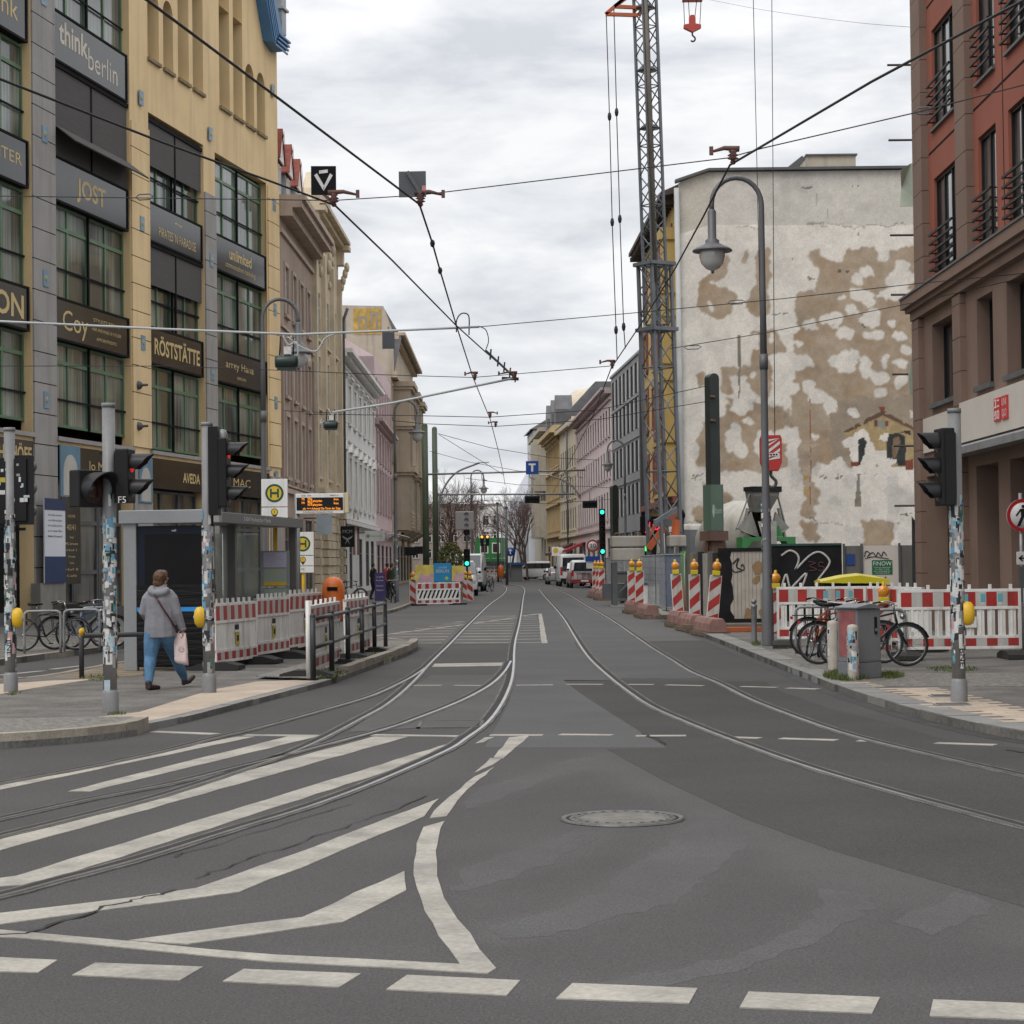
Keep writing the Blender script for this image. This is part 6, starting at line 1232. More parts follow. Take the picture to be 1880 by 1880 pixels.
for l,px,Y,w,z,m in (('blue portable toilet behind the mesh fence',1236,78,.9,2.0,M('cabin_blue',(.05,.09,.2),.5)),('pale waste skip behind the mesh fence',1215,80,1.6,.9,WPLAST),('stack of grey shuttering panels behind the mesh fence',1165,90,1.5,1.3,HG)):
    q=D(px,1000,Y); t=thing(l.split()[1]+'_'+l.split()[2],l,l.split()[2],(q.x,Y+.8,0)); mb=MB(); mb.box(-w/2,w/2,-.5,.5,.08,z); mb.build('body',m,t,bevel=.03); mb=MB(); mb.box(-w/2-.04,w/2+.04,-.54,.54,z+.001,z+.08); [mb.box(x-.06,x+.06,-.4,.4,0,.078) for x in(-w*.35,w*.35)]; mb.build('rim',DSTEEL,t)
# ---- tall masts carrying the overhead wires
def mast(label,px,Y,ptop,r,mat,arm=None):
    b=D(px,1000,Y); h=Z(px,ptop,Y); t=thing('wire_mast',label,'overhead line mast',(b.x,Y,0)); mb=MB(); mb.cyl((0,0,0),(0,0,h-r),r*1.1,r,14); mb.sphere((0,0,h-r),r,12); mb.build('mast',mat,t)
    if arm:
        e=D(arm[0],arm[1],Y); s=D(px,arm[2],Y); mb=MB(); mb.tube([s-b+V(0,0,b.z),e-b+V(0,0,b.z)],.055,8)
        for f in(.35,.65,.95): q=(s.lerp(e,f)-b)+V(0,0,b.z); mb.tube([q,q-V(0,0,.35),q-V(-.3,0,.45)],.025,6)
        mb.build('bracket_arm',STEEL,t); 
    return t
OLIVE=M('olive_mast_paint',(.065,.085,.05),.5,var=.15)
mast('thick olive green mast, left and nearer of the pair',782,120,777,.175,OLIVE,(1075,863,871)); mast('olive green mast, right of the pair above the planted tub',800,126,783,.16,OLIVE,(1055,907,908))
t=thing('blue_sign','square blue sign with a white letter on the overhead bracket','sign',D(977,858,119.8)); mb=MB(); s=.36; mb.box(-s,s,-.02,.02,-.4,.36); mb.build('plate',M('sign_blue',(.01,.06,.30),.4),t); mb=MB(); mb.box(-.2,.2,-.026,-.021,.12,.22).box(-.06,.06,-.026,-.021,-.24,.12); mb.build('lettering',WHITE,t)
GP=M('blackish_green_mast',(.022,.03,.028),.4,var=.2)
def flatmast(label,px,Y,ptop,wd,zb):
    b=D(px,1000,Y); h=Z(px,ptop,Y); t=thing('steel_mast',label,'steel mast',(b.x,Y,0),.35); mb=MB(); r=wd/2; ol=[(-r,0,zb)]+[(r*math.cos(a),0,h-r+r*math.sin(a)) for a in [PI-PI*k/10 for k in range(11)]]+[(r,0,zb)]; mb.prism(ol,(0,.42,0)); mb.build('mast',GP,t); return t,h
t,h=flatmast('tall black mast with rounded top rising from a timber base',1316,70,685,.34,2.2)
mb=MB(); mb.box(-.24,.19,-.10,.52,2.78,4.32); mb.m=1; mb.box(.192,.2,-.05,.48,2.8,3.7); bx=mb.build('sign_box',[M('sage_green_panel',(.085,.135,.10),.55,var=.08,grime=.2),STEEL],t); mb=MB(); mb.text('bam',.30,(.04,-.105,3.45),w=.24); mb.prism([(-.2,-.106,3.4),(-.15,-.106,3.2),(-.1,-.106,3.4),(-.12,-.106,3.65),(-.18,-.106,3.65)],(0,.004,0)); mb.build('lettering',M('sage_print',(.30,.38,.33),.5),bx)
mb=MB(); mb.box(.2,.215,-.11,.53,2.77,4.33); mb.build('box_side',STEEL,bx)
mb=MB(); mb.box(-.34,.34,-.2,.6,2.45,2.77).box(-.2,.2,-.05,.45,0,2.45); [mb.bar((x,.2,0),(x*.4,.2,2.5),.14) for x in(-.7,.75)]; mb.build('timber_base',M('red_brown_timber',(.12,.07,.055),.8,var=.25),t)
mb=MB()
for z in(h-.8,h-1.6): mb.cyl((-.2,-.12,z),(.0,0,z),.05)
mb.build_each('wire_clamp',RUST,t)
flatmast('dark green mast with rounded top before the grey office block',1131,118,890,.34,0)
# ---- cabinet, bollards, dumpster and small posts on the right corner
p=G(1582,1244,.1); t=thing('electrical_cabinet','grey electrical street cabinet with a faded red poster on its side','electrical cabinet',p,.5); CAB=M('cabinet_grey',(.165,.175,.185),.5,var=.08,grime=.25)
mb=MB(); mb.box(-.22,.2,-.2,.26,0,.22).box(-.215,.195,-.195,.255,.225,.98); mb.build('body',CAB,t,bevel=.008); mb=MB(); mb.prism([(-.25,-.23,.985),(.23,-.23,.985),(.23,-.23,1.0),(0,-.23,1.05),(-.25,-.23,1.0)],(0,.52,0)); mb.build('lid',CAB,t); mb=MB(); mb.box(-.19,.17,-.201,-.196,.25,.96); mb.build('door',CAB,t); mb=MB(); mb.box(.08,.12,-.215,-.202,.62,.86); mb.m=1; mb.box(.085,.115,-.22,-.216,.66,.7); mb.build('handle',[BLACK,STEEL],t); mb=MB(); mb.box(-.219,-.2155,-.15,.22,.3,.95); mb.build('poster',M('faded_red_poster',(.26,.085,.085),.6,var=.25,sc=5),t)
def bollard(label,px,py,h,r,seed,mat,stk):
    t=thing('bollard',label,'bollard',G(px,py,.1)); mb=MB(); mb.lathe([(r,0),(r,h-.04),(r*.85,h),(0,h+.015)],n=18); stickers(mb,r,.15,h-.1,stk,random.Random(seed)); mb.build('post',[mat]+STK[1:],t)
BOL=M('dirty_white_concrete',(.40,.37,.32),.8,var=.14,sc=4,grime=.55,gcol=(.17,.12,.08))
bollard('stained white bollard with black scrawls left of the grey cabinet',1530,1230,.74,.085,3,BOL,7); bollard('white bollard covered in stickers in front of the grey cabinet',1567,1248,.76,.08,8,BOL,60)
t=thing('bollard','slim dark bollard with ball top left of the right lamp post','bollard',G(1385,1182,.1)); mb=MB(); mb.lathe([(.055,0),(.055,.72),(.07,.74),(.07,.78),(.03,.8)],n=12); mb.sphere((0,0,.85),.055,10); mb.build('post',MATS['galvanised_steel'],t)
p=V(7.75,48,.1); t=thing('dumpster','black waste container with a sagging yellow lid behind the barriers','dumpster',p); mb=MB(); mb.prism([(-.62,-.5,.15),(.62,-.5,.15),(.72,-.5,1.12),(-.72,-.5,1.12)],(0,1.0,0)); mb.build('body',BLACK,t,bevel=.02); mb=MB(); mb.loft([[( -.78+.0*k,-.55+1.1*k/6,1.12+.03),( -.78,-.55+1.1*k/6,1.18+.04*math.sin(PI*k/6)),(-.3,-.55+1.1*k/6,1.27+.05*math.sin(PI*k/6)),(.1,-.55+1.1*k/6,1.31+.05*math.sin(PI*k/6)),(.5,-.55+1.1*k/6,1.25+.05*math.sin(PI*k/6)),(.76,-.55+1.1*k/6,1.22),(.78,-.55+1.1*k/6,1.12)] for k in range(7)],False); mb.build('lid',M('yellow_lid',(.60,.52,.02),.35,var=.08),t); mb=MB(); [mb.cyl((x,y,0),(x,y,.15),.08) for x in(-.5,.5) for y in(-.35,.35)]; mb.build('wheel',BLACK,t)
b=D(1876,1000,38); t=thing('road_sign','round red bordered no pedestrians sign with arrow plate on a post','road sign',(b.x,38,.1)); mb=MB(); mb.cyl((0,.04,0),(0,.04,Z(1876,905,38)-.1),.035); mb.build('post',STEEL,t); cz=Z(1880,946,38)-.1
mb=MB(); mb.lathe([(.3,0),(.3,.02),(0,.02)],(.03,.0,cz),28,axis=(0,-1,0)); pl=mb.build('plate',M('sign_white',(.55,.54,.53),.4),t); mb=MB(); ring(mb,(.03,0,cz),.235,.3,-.023); mb.build('red_ring',M('sign_red',(.33,.012,.018),.4),pl)
mb=MB(); mb.sphere((.03,-.025,cz+.16),.032,8,(1,.1,1)); [mb.prism([(x+.03,-.026,z+cz) for x,z in l],(0,.004,0)) for l in([(-.05,.12),(.05,.12),(.06,-.02),(-.04,-.02)],[(-.04,-.02),(.02,-.02),(-.06,-.2),(-.12,-.2)],[(.01,-.02),(.06,-.02),(.13,-.18),(.08,-.2)],[(-.05,.12),(-.03,.1),(-.12,-.02),(-.14,0)],[(.05,.12),(.04,.08),(.13,.0),(.14,.03)])]; mb.build('walking_figure',BLACK,pl)
z0,z1_=Z(1870,1037,38)-.1,Z(1870,1013,38)-.1; mb=MB(); mb.box(-.1,.32,-.01,.015,z0,z1_); ap=mb.build('arrow_plate',MATS['sign_white'],t,bevel=.008); zc=(z0+z1_)/2; mb=MB(); mb.box(-.05,.25,-.015,-.011,zc-.012,zc+.012); mb.prism([(-.07,-.015,zc),(0,-.015,zc+.06),(.02,-.015,zc+.045),(-.03,-.015,zc),(.02,-.015,zc-.045),(0,-.015,zc-.06)],(0,.004,0)); mb.build('arrow',BLACK,ap)
mb=MB(); mb.box(-.05,.3,.0,.06,Z(1870,1105,38)-.1,Z(1870,1040,38)-.1); mb.build('notice_box',DSTEEL,t)
# ---- other traffic lights and signs down the street
def farlight(label,px,Y,zs,H,lit,extra=None):
    b=D(px,1000,Y); t=thing('traffic_light',label,'traffic light',(b.x,Y,.05)); mb=MB(); mb.cyl((0,0,0),(0,0,H),.06); mb.build('pole',DSTEEL,t)
    for z,n in zs: head(t,(0,-.12,z),-PI/2,n,lit[z],w=.34,step=.3,ln=.2)
    return t
farlight('signal with green light over the white vans on the left',857,112,((2.05,3),(3.9,4)),4.6,{2.05:[None,None,LGREEN],3.9:None})
farlight('double signal showing two green lights before the grey office',1106,112,((2.6,3),(3.8,5)),5.2,{2.6:[None,None,LGREEN],3.8:[LGREEN,None,None,None,None]})
b=D(1088,1000,112); t=thing('road_sign','round speed limit thirty sign with blue plate beside the green signals','road sign',(b.x,112,.05)); mb=MB(); mb.cyl((0,.04,0),(0,.04,3.1),.04); mb.build('post',STEEL,t); mb=MB(); mb.lathe([(.33,0),(.33,.02),(0,.02)],(0,0,2.6),24,axis=(0,-1,0)); pl=mb.build('plate',MATS['sign_white'],t); mb=MB(); ring(mb,(0,0,2.6),.25,.33,-.024); mb.build('red_ring',MATS['sign_red'],pl); mb=MB(); mb.text('30',.3,(0,-.026,2.6),w=.34); mb.build('lettering',BLACK,pl); mb=MB(); mb.box(-.4,.4,-.01,.02,1.75,2.05); mb.build('blue_plate',MATS['sign_blue'],t); mb=MB(); mb.box(-.35,.35,-.01,.02,1.4,1.7); mb.build('white_plate',MATS['sign_white'],t)
for l,px,py,Y in(('black signal head hanging from the far bracket arm',977,917,126),('black signal head hanging before the rose house',1083,926,126)):
    q=D(px,py,Y); t=thing('hanging_signal',l,'traffic light',q); mb=MB(); mb.box(-.45,.45,-.1,.1,-.22,.22); mb.build('backing_board',BLACK,t,bevel=.05); 
    for x in(-.25,.0,.25): mb=MB(); visor(mb,V(x,-.1,0),(0,-1,0),.1,.16); mb.build('visor',VIS,t)
    mb=MB(); mb.cyl((0,0,.2),(0,0,.75),.02); mb.build('hanger',WIRE,t)
t=thing('stop_sign_post','small round stop sign on a post before the drab bay house','stop sign',(D(1020,1000,160).x,160,.1)); mb=MB(); mb.cyl((0,.03,0),(0,.03,2.9),.04); mb.build('post',STEEL,t); mb=MB(); mb.box(-.3,.3,-.02,.02,2.2,2.9); pn=mb.build('plate',WHITE,t); mb=MB(); disc(mb,(0,0,2.6),.2,-.025); mb.build('emblem_disc',SYEL,pn)
t=thing('round_clock_sign','white round projecting sign before the cream house','sign',D(1029,1014,176)); mb=MB(); mb.lathe([(.4,-.05),(.42,0),(.4,.05),(0,.06)],(0,0,0),18,axis=(0,-1,0)); mb.build('disc',WHITE,t); mb=MB(); mb.cyl((.0,0,0),(1.2,.2,0),.03); mb.build('bracket',DSTEEL,t)
# projecting shop signs on the left row
q=D(638,983,112); t=thing('projecting_sign','square black projecting sign with white letters on the white house','sign',q); mb=MB(); mb.box(-.36,.36,-.04,.04,-.62,.5); mb.build('plate',BLACK,t); mb=MB(); mb.text('MCM',.26,(0,-.045,.2),w=.5); mb.prism([(-.3,-.045,.0),(0,-.045,-.16),(.3,-.045,.0),(.22,-.045,-.14),(.04,-.045,-.25),(.14,-.045,-.5),(0,-.045,-.3),(-.14,-.045,-.5),(-.04,-.045,-.25),(-.22,-.045,-.14)],(0,.004,0)); mb.build('lettering',STK[4],t); mb=MB(); mb.cyl((-.9,.3,.3),(-.3,0,.3),.03); mb.build('bracket',DSTEEL,t)
q=D(688,984,128); t=thing('projecting_sign','pale rectangular projecting sign with small green emblem over the pavement','sign',q); mb=MB(); mb.box(-.6,.6,-.05,.05,-.32,.32); mb.build('plate',WHITE,t); mb=MB(); mb.lathe([(.11,0),(0,.004)],(-.4,-.05,0),14,axis=(0,-1,0)); mb.text('beauty',.16,(.12,-.054,0),w=.7); mb.build('lettering',M('soft_green_print',(.16,.36,.16),.5),t); mb=MB(); mb.cyl((-1.3,.2,.2),(-.6,0,.2),.03); mb.build('bracket',DSTEEL,t)
for l,px,py,Y in(('small black projecting sign below the grand house bays',754,1012,150),('second small black projecting sign farther along the grand house',770,1010,165)):
    q=D(px,py,Y); t=thing('projecting_sign',l,'sign',q); mb=MB(); mb.box(-.4,.4,-.04,.04,-.3,.3); mb.build('plate',BLACK,t,bevel=.02); mb=MB(); mb.cyl((-1.2,.2,.2),(-.4,0,.2),.03); mb.build('bracket',DSTEEL,t)
q=D(597,963,96); t=thing('hanging_plate','plain pale grey projecting panel on the beige house','sign',q); mb=MB(); mb.box(-.4,.32,-.04,.04,-.45,.45); mb.build('plate',M('pale_panel',(.40,.45,.48),.5),t); mb=MB(); mb.cyl((-1,.2,.3),(-.4,0,.3),.03); mb.build('bracket',DSTEEL,t)
t=thing('sandwich_board','tall dark purple advertising board on the left pavement','sandwich board',(D(697,1000,97).x,97,.112)); mb=MB(); mb.prism([(-.24,-.2,0),(-.24,-.04,1.3),(-.24,.04,1.3),(-.24,.2,0)],(.48,0,0)); pp=mb.build('board',M('purple_board',(.045,.03,.13),.5),t); mb=MB(); [mb.text(s,.09,(0,-.215+.16*(z/1.3),z),Matrix.Rotation(PI/2-.12,4,'X'),w=.32) for s,z in(('CAFE',1.1),('Kuchen',.95),('Espresso',.7),('Suppen',.5))]; mb.build('lettering',STK[1],pp)
# ---- span wire fittings, signs and lamps on the wires
def wire(pts,r,name='overhead_wire',label=None,mat=WIRE,sub=0,cat='overhead wire'):
    mb=MB(); mb.tube(spline(pts,sub) if sub else pts,r,6); return tag(mb.build(name,mat),label,cat,'overhead tram wires')
cz=lambda l,z=5.5:[G(x,y,z) for x,y in l]
wire(cz([(-300,-395),(60,-140),(270,0),(500,172),(770,375),(794,447),(808,497),(838,598),(868,692),(900,770),(915,828),(924,868),(927,890)]),.011,'contact_wire','thick wire from the upper left through the grey plate then down the street')
wire(cz([(-700,-110),(-200,72),(0,145),(300,262),(500,334),(615,377),(720,478),(838,598),(890,645),(948,695)]),.011,'contact_wire','wire from the left edge through the black V sign to the centre')
wire(cz([(2700,-480),(2050,-95),(1880,0),(1600,150),(1340,303),(1290,400),(1240,492),(1180,590),(1122,676),(1090,760),(1040,860),(1015,905)]),.011,'contact_wire','wire from the upper right corner bending down past the crane mast')
def spanw(l,pts,Y,r=.007,mat=WIRE): return wire([D(x,y,Y) for x,y in pts],r,'span_wire',l,mat)
wire([D(-60,352,24),D(0,360,23.5),G(613,368,5.75),G(772,358,5.75),G(1336,290,5.75),D(1400,272,19.5),D(1680,207,19.2),D(1950,138,19)],.006,'span_wire','topmost thin cross wire carrying the black V sign and the grey plate')
spanw('pale sheathed cross cable from the left edge to the street centre',[(-60,588),(0,590),(300,604),(545,614),(720,607),(880,600)],33,.020,SHEATH)
spanw('thin cross wire continuing right from the sheathed cable',[(880,600),(1180,573),(1440,548),(1690,520),(1900,500)],33,.007); spanw('thin cross wire rising right behind the lamp arch',[(1230,640),(1400,612),(1690,553),(1900,505)],36,.007)
spanw('thin cross wire at mid height left of the centre',[(-20,672),(300,672),(520,680),(700,688),(868,693),(930,688),(1120,672)],42,.008); spanw('pale pull-off tube rising to the junction of wires',[(610,757),(720,740),(945,694)],40,.024,SHEATH); spanw('dark pull-off wire from the left houses',[(520,754),(610,758)],40,.007)
spanw('cross wire over the middle of the street, nearer',[(560,760),(760,763),(897,766),(1100,752),(1300,708)],56,.011); spanw('cross wire over the middle of the street, farther',[(720,772),(780,778),(908,783),(1100,770),(1310,735)],60,.011)
spanw('sagging wire from the black mast to the left masts',[(804,796),(900,822),(1010,840),(1100,845)],115,.016); spanw('steep wire from the olive mast to the far bracket',[(806,798),(870,838),(925,872)],118,.016); spanw('low wire from the olive mast across the street',[(788,828),(860,848),(960,866)],119,.014); spanw('far cross wire under the bracket arms',[(855,878),(950,890),(1080,893),(1180,900)],130,.016); spanw('thin wire above the far trees',[(820,925),(900,918),(1000,925),(1190,912)],135,.016)
def hanger(l,px,py,Y,w,flip=1):
    q=D(px,py,Y); t=thing('wire_hanger',l,'wire hanger',q,0,'rusty arms holding the tram wires'); mb=MB(); s=w*Y/3850; mb.tube([(-.06*math.copysign(1,s*flip),0,.125),(s*.4*flip,0,.135),(s*flip,.0,.10)],[.03,.022,.012],6); mb.box(s*flip-.018,s*flip+.018,-.015,.015,.07,.15); mb.build('arm',RUST,t); mb=MB(); mb.lathe([(.015,-.02),(.03,.0),(.02,.02),(.055,.035),(.025,.05),(.055,.065),(.025,.085),(.045,.1),(.015,.12)],n=10); mb.build('insulator',M('brown_insulator',(.10,.035,.03),.3),t)
hanger('rusty wire hanger below the black V sign',613,376,G(613,376,5.5).y,44); hanger('rusty wire hanger below the grey plate',772,376,G(772,376,5.5).y,42); hanger('rusty wire hanger above the right lamp arch',1346,298,G(1346,298,5.5).y,-40); hanger('small wire hanger at the middle cross wire',872,696,42,-18); hanger('small wire hanger left of the crane ropes',1124,675,40,-22); hanger('tiny hanger on the nearer middle cross wire',900,766,56,13); hanger('tiny hanger on the farther middle cross wire',910,783,60,-13); hanger('rusty wire hanger at the wire junction',944,696,40,-28)
YV=G(613,376,5.5).y; q=D(594,331,YV); t=thing('tram_signal_plate','black square plate with white V mark hanging on the wire','sign',q,.05); s=23*YV/3850; mb=MB(); mb.box(-s,s,0,.03,-s*1.15,s*1.15); mb.build('plate',SOOT,t); mb=MB(); k=s/23; [mb.prism([(x*k,-.004,z*k) for x,z in l],(0,.003,0)) for l in([(-17,9),(-12,13),(3,-14),(0,-20)],[(17,9),(12,13),(-1,-14),(0,-20)],[(-8,12),(8,14),(8,20),(-8,18)])]; mb.build('mark',STK[1],t); mb=MB(); mb.bar((0,.02,-s*1.1),(.12,.02,-s*2.0),.03); mb.build('bracket',RUST,t)
YW=G(772,376,5.5).y; q=D(757,338,YW); t=thing('tram_signal_plate','plain dark grey square plate seen from behind on the wire','sign',q,-.04); s=25*YW/3850; mb=MB(); mb.box(-s,s,0,.02,-s*.95,s*.95); mb.build('plate',M('plate_grey',(.075,.08,.09),.5,var=.1),t); mb=MB(); mb.bar((-.05,-.02,s*.9),(.09,-.02,-s*.75),.035); mb.build('bracket',DSTEEL,t); mb=MB(); mb.box(.1,.14,-.012,-.005,-.1,-.02); mb.build('label_tag',M('red_tag',(.5,.2,.18),.5),t)
q=D(713,625,75); t=thing('signal_plate','small dark plate hanging on a wire before the tan fire wall','sign',q); mb=MB(); mb.box(-.22,.22,0,.03,-.3,.3); mb.build('plate',MATS['plate_grey'],t); mb=MB(); mb.bar((0,.01,.3),(0,.01,.5),.03); mb.build('bracket',RUST,t)
def cyl_lamp(l,px,py,Y,w,cab):
    q=D(px,py,Y); s=w*Y/3850/2; t=thing('hanging_lamp',l,'hanging lamp',q); mb=MB(); mb.lathe([(s*.3,-s),(s*.5,-s*.98),(s*.6,-s*.7),(s*.6,s*.7),(s*.5,s*.98),(s*.3,s)],(0,0,0),14,axis=(1,0,0)); mb.box(-s*.8,s*.9,-s*.3,s*.3,-s*.75,-s*.4); mb.build('lamp_body',M('dark_green_enamel',(.02,.035,.03),.35),t); mb=MB(); mb.box(-s*.2,s*.45,-s*.3,s*.3,s*.62,s*1.3); mb.build('gear_box',STK[1],t)
    mb=MB(); mb.tube([(-s*.6,0,s*.5),(-s*.5,0,s*2.2)],.012,6); mb.tube([(s*.6,0,s*.5),(s*.6,0,s*2.2)],.012,6); mb.build_each('hanger',WIRE,t)
    mb=MB(); mb.tube(spline([(-s*.3,0,s*2.3),(s*.2,0,s*1.5),(s*.9,0,s*1.7),(s*1.0,0,s*.7),(s*.6,0,s*.2)],6),.014,6); mb.tube(spline([(s*.1,0,s*2.2),(s*1.3,0,s*1.3),(s*2.6,0,s*.9),(s*3.4,0,s*2.0),(s*4.4,0,s*2.45)] if cab else [(-s*.9,0,s*.5),(-s*1.4,0,s*.2),(-s*1.2,0,s*.9)],6),.014,6); mb.build('supply_cable',SHEATH,t)
cyl_lamp('dark green cylinder lamp hanging on the sheathed cable, nearer one',526,664,33,42,True); cyl_lamp('dark green cylinder lamp hanging lower on the pull-off tube, farther one',607,780,40,26,False)
# jumper loops and the section piece at the junction
wire([D(x,y,33) for x,y in((838,610),(838,590),(844,578),(853,575),(861,582),(861,615))],.010,'jumper_loop','black cable loop standing above the wire crossing',sub=5); wire([D(x,y,35) for x,y in((880,599),(892,606),(897,625),(892,642))],.009,'jumper_loop','black cable curling down to the section insulator',sub=5)
t=thing('section_insulator','black spiked section insulator along the left tram wire','insulator',G(918,668,5.5)); a_=G(892,644,5.55)-t.location;c_=G(948,696,5.55)-t.location; mb=MB(); mb.bar(a_,c_,.03); [mb.bar(a_.lerp(c_,f)+V(0,0,-.09),a_.lerp(c_,f)+V(.02,0,.1),.03) for f in(.12,.35,.55,.75,.95)]; mb.bar(c_+V(-.3,0,.02),c_+V(.05,0,.0),.06); mb.build('insulator_bar',WIRE,t)
for l,px,py in(('small insulator on the wire below the grey plate, upper',794,447),('small insulator on the wire below the grey plate, lower',808,497)): q=G(px,py,5.5); t=thing('wire_insulator',l,'insulator',q); mb=MB(); mb.sphere((0,0,0),.03,8,(1,1,1.6)); mb.build('bead',WIRE,t)
for l,px,py,Y in(('turnbuckle on the cross wire near the red corner block',1695,204,19.2),('turnbuckle on the thin wire before the fire wall, upper',1352,555,33),('turnbuckle on the thin wire before the fire wall, lower',1272,638,36),('turnbuckle on the top wire before the yellow block',265,362,23)):
    q=D(px,py,Y); t=thing('turnbuckle',l,'turnbuckle',q); s=16*Y/3850; mb=MB(); mb.tube([(-s,0,-.004),(-s*.6,0,.03),(s*.6,0,.035),(s,0,.01),(s*.6,0,-.025),(-s*.6,0,-.03)],.008,6,closed=True); mb.build('frame',DSTEEL,t)

t=thing('signal_control_box','pale box on top of the dark signal mast above the white vans','box',D(853,956,112)); mb=MB(); mb.box(-.5,.5,-.2,.2,-.5,.5); mb.build('housing',STK[4],t,bevel=.05); mb=MB(); mb.cyl((.05,0,-.5),(.05,0,-1.1),.05); mb.build('bracket',DSTEEL,t)
t=thing('road_sign','small round blue arrow sign on the far slim post','road sign',D(937,1013,178)); mb=MB(); mb.lathe([(.38,0),(.38,.03),(0,.03)],(0,0,0),18,axis=(0,-1,0)); pl=mb.build('plate',MATS['sign_blue'],t); mb=MB(); mb.box(-.04,.04,-.04,-.032,-.2,.08); mb.prism([(-.16,-.04,.06),(0,-.04,.24),(.16,-.04,.06)],(0,.006,0)); mb.build('arrow',WHITE,pl); mb=MB(); mb.cyl((0,.05,.3),(0,.05,-1.3-.9),.04); mb.build('post',STEEL,t)
# ================================================================ PEOPLE
def blob(name,chains,mat,par,vox=.014,it=3,extra=None):
    mb=MB()
    for ch in chains:
        pts,rs=ch[0],ch[1]; sc=ch[2] if len(ch)>2 else None
        pts=[Vector(p) for p in pts]
        if sc: cpt=sum(pts,V(0,0,0))/len(pts); pts=[V((p.x-cpt.x)/sc[0]+cpt.x,(p.y-cpt.y)/sc[1]+cpt.y,p.z) for p in pts]
        k=len(mb.v); mb.tube(pts,rs,10)
        for p,r in((pts[0],rs[0]),(pts[-1],rs[-1])):
            if r<.135: mb.sphere(p,r*.98,10)
        if sc:
            for i in range(k,len(mb.v)): v=mb.v[i]; mb.v[i]=V((v.x-cpt.x)*sc[0]+cpt.x,(v.y-cpt.y)*sc[1]+cpt.y,v.z)
    if extra: extra(mb)
    o=mb.build(name,mat); m=o.modifiers.new('r','REMESH'); m.mode='VOXEL'; m.voxel_size=vox; m.use_smooth_shade=True
    s=o.modifiers.new('s','SMOOTH'); s.iterations=it; s.factor=.5
    bpy.context.view_layer.update(); me=bpy.data.meshes.new_from_object(o.evaluated_get(bpy.context.evaluated_depsgraph_get())); me.materials.clear(); me.materials.append(mat); bpy.data.objects.remove(o)
    me.polygons.foreach_set('use_smooth',[True]*len(me.polygons)); return link(name,me,par)
SKIN=M('skin',(.46,.27,.19),.5,var=.06); HAIR=M('auburn_hair',(.085,.04,.018),.5,var=.6,sc=45,stretch=(1,1,.25),bump=.5,fsc=70); JACK=M('grey_jacket',(.225,.225,.245),.75,var=.05,sc=4,bump=.9,fsc=14,fine=.03,spec=.2); JEAN=M('blue_jeans',(.085,.185,.31),.8,var=.2,sc=5,fine=.12,bump=.5,fsc=24); SHOE=M('dark_brown_shoe',(.035,.02,.018),.45,var=.2); STRAP=M('burgundy_strap',(.06,.01,.02),.5); PBAG=M('pink_paper_bag',(.66,.52,.50),.65,var=.08,sc=7)
def facebits(mb,c,f,s,r=.1):
    u=V(0,0,1); mb.sphere(c+f*r*1.02-u*.005,.017,8,(1,1,1.5))
    for k in(-1,1): mb.sphere(c+s*(k*r*.78)-u*.005+f*.0,.022,8,(.7,1,1.4)); mb.sphere(c+s*(k*.033)+f*(r*.93)+u*.028,.016,8)
    mb.sphere(c+f*r*.93-u*.058,.022,8,(1.3,.7,.45)); mb.sphere(c+f*r*.72-u*.095,.035,8)
def hand(ch,w,d,side):
    d=Vector(d).normalized(); p=w+d*.045; ch.append(([w,p],[.022,.03])); a=d.cross(V(0,1,0)).normalized() if abs(d.y)<.9 else V(1,0,0); fw=V(0,1,0)
    for k,l in enumerate((.06,.07,.068,.052)):
        o=p+fw*(.03-.02*k); ch.append(([o,o+d*l*.55+a*side*.006,o+d*l*.85+a*side*.025,o+d*l*.8+a*side*.04],[.0095,.009,.008,.007]))
    ch.append(([w+d*.02+fw*.02,w+d*.045+fw*.045+a*side*.01,w+d*.075+fw*.04+a*side*.025],[.012,.010,.008]))
p=G(295,1266,.07); t=thing('person','woman walking away in grey hooded jacket and blue jeans with short auburn hair','person',(p.x,p.y,.07)); 
hd=V(.01,.06,1.525); fwd=V(.6,.8,0); sd_=V(.8,-.6,0)
ch=[([V(0,.02,1.36),V(.005,.04,1.44),hd-V(0,0,.03)],[.06,.055,.06]),([hd-V(0,0,.02),hd+V(0,0,.035)],[.085,.092],(.88,1.05)),([V(0,0,.85),V(0,.01,1.1),V(0,.02,1.36)],[.13,.12,.10]),([V(-.12,.02,1.32),V(.14,.02,1.32)],[.05,.05]),([V(.15,.02,1.33),V(.235,.0,1.06),V(.30,.05,.83)],[.045,.036,.026]),([V(-.15,.02,1.33),V(-.225,.03,1.08),V(-.19,.22,.97)],[.045,.036,.026]),
    ([V(-.09,0,.86),V(-.13,.02,.46),V(-.14,-.10,.09)],[.085,.055,.036]),([V(.07,.02,.86),V(.15,.32,.46),V(.225,.62,.12)],[.085,.055,.036])]
hand(ch,V(.305,.055,.81),(.1,.1,-1),-1); hand(ch,V(-.19,.23,.965),(.1,.9,.1),1)
body=blob('body',ch,SKIN,t,.008,2,lambda mb:facebits(mb,hd,fwd,sd_,.098))
def hairx(mb):
    mb.sphere(hd+V(-.006,-.012,.045)-fwd*.012,.112,14,(.92,1.02,1.0)); mb.sphere(hd-fwd*.05-V(0,0,.03),.085,12,(1,1,1.1)); mb.sphere(hd+fwd*.04+V(0,0,.085),.07,10)
blob('hair',[([hd+V(0,0,.05)-fwd*.03,hd-fwd*.065-V(0,0,.07)],[.09,.05])],HAIR,t,.009,2,hairx)
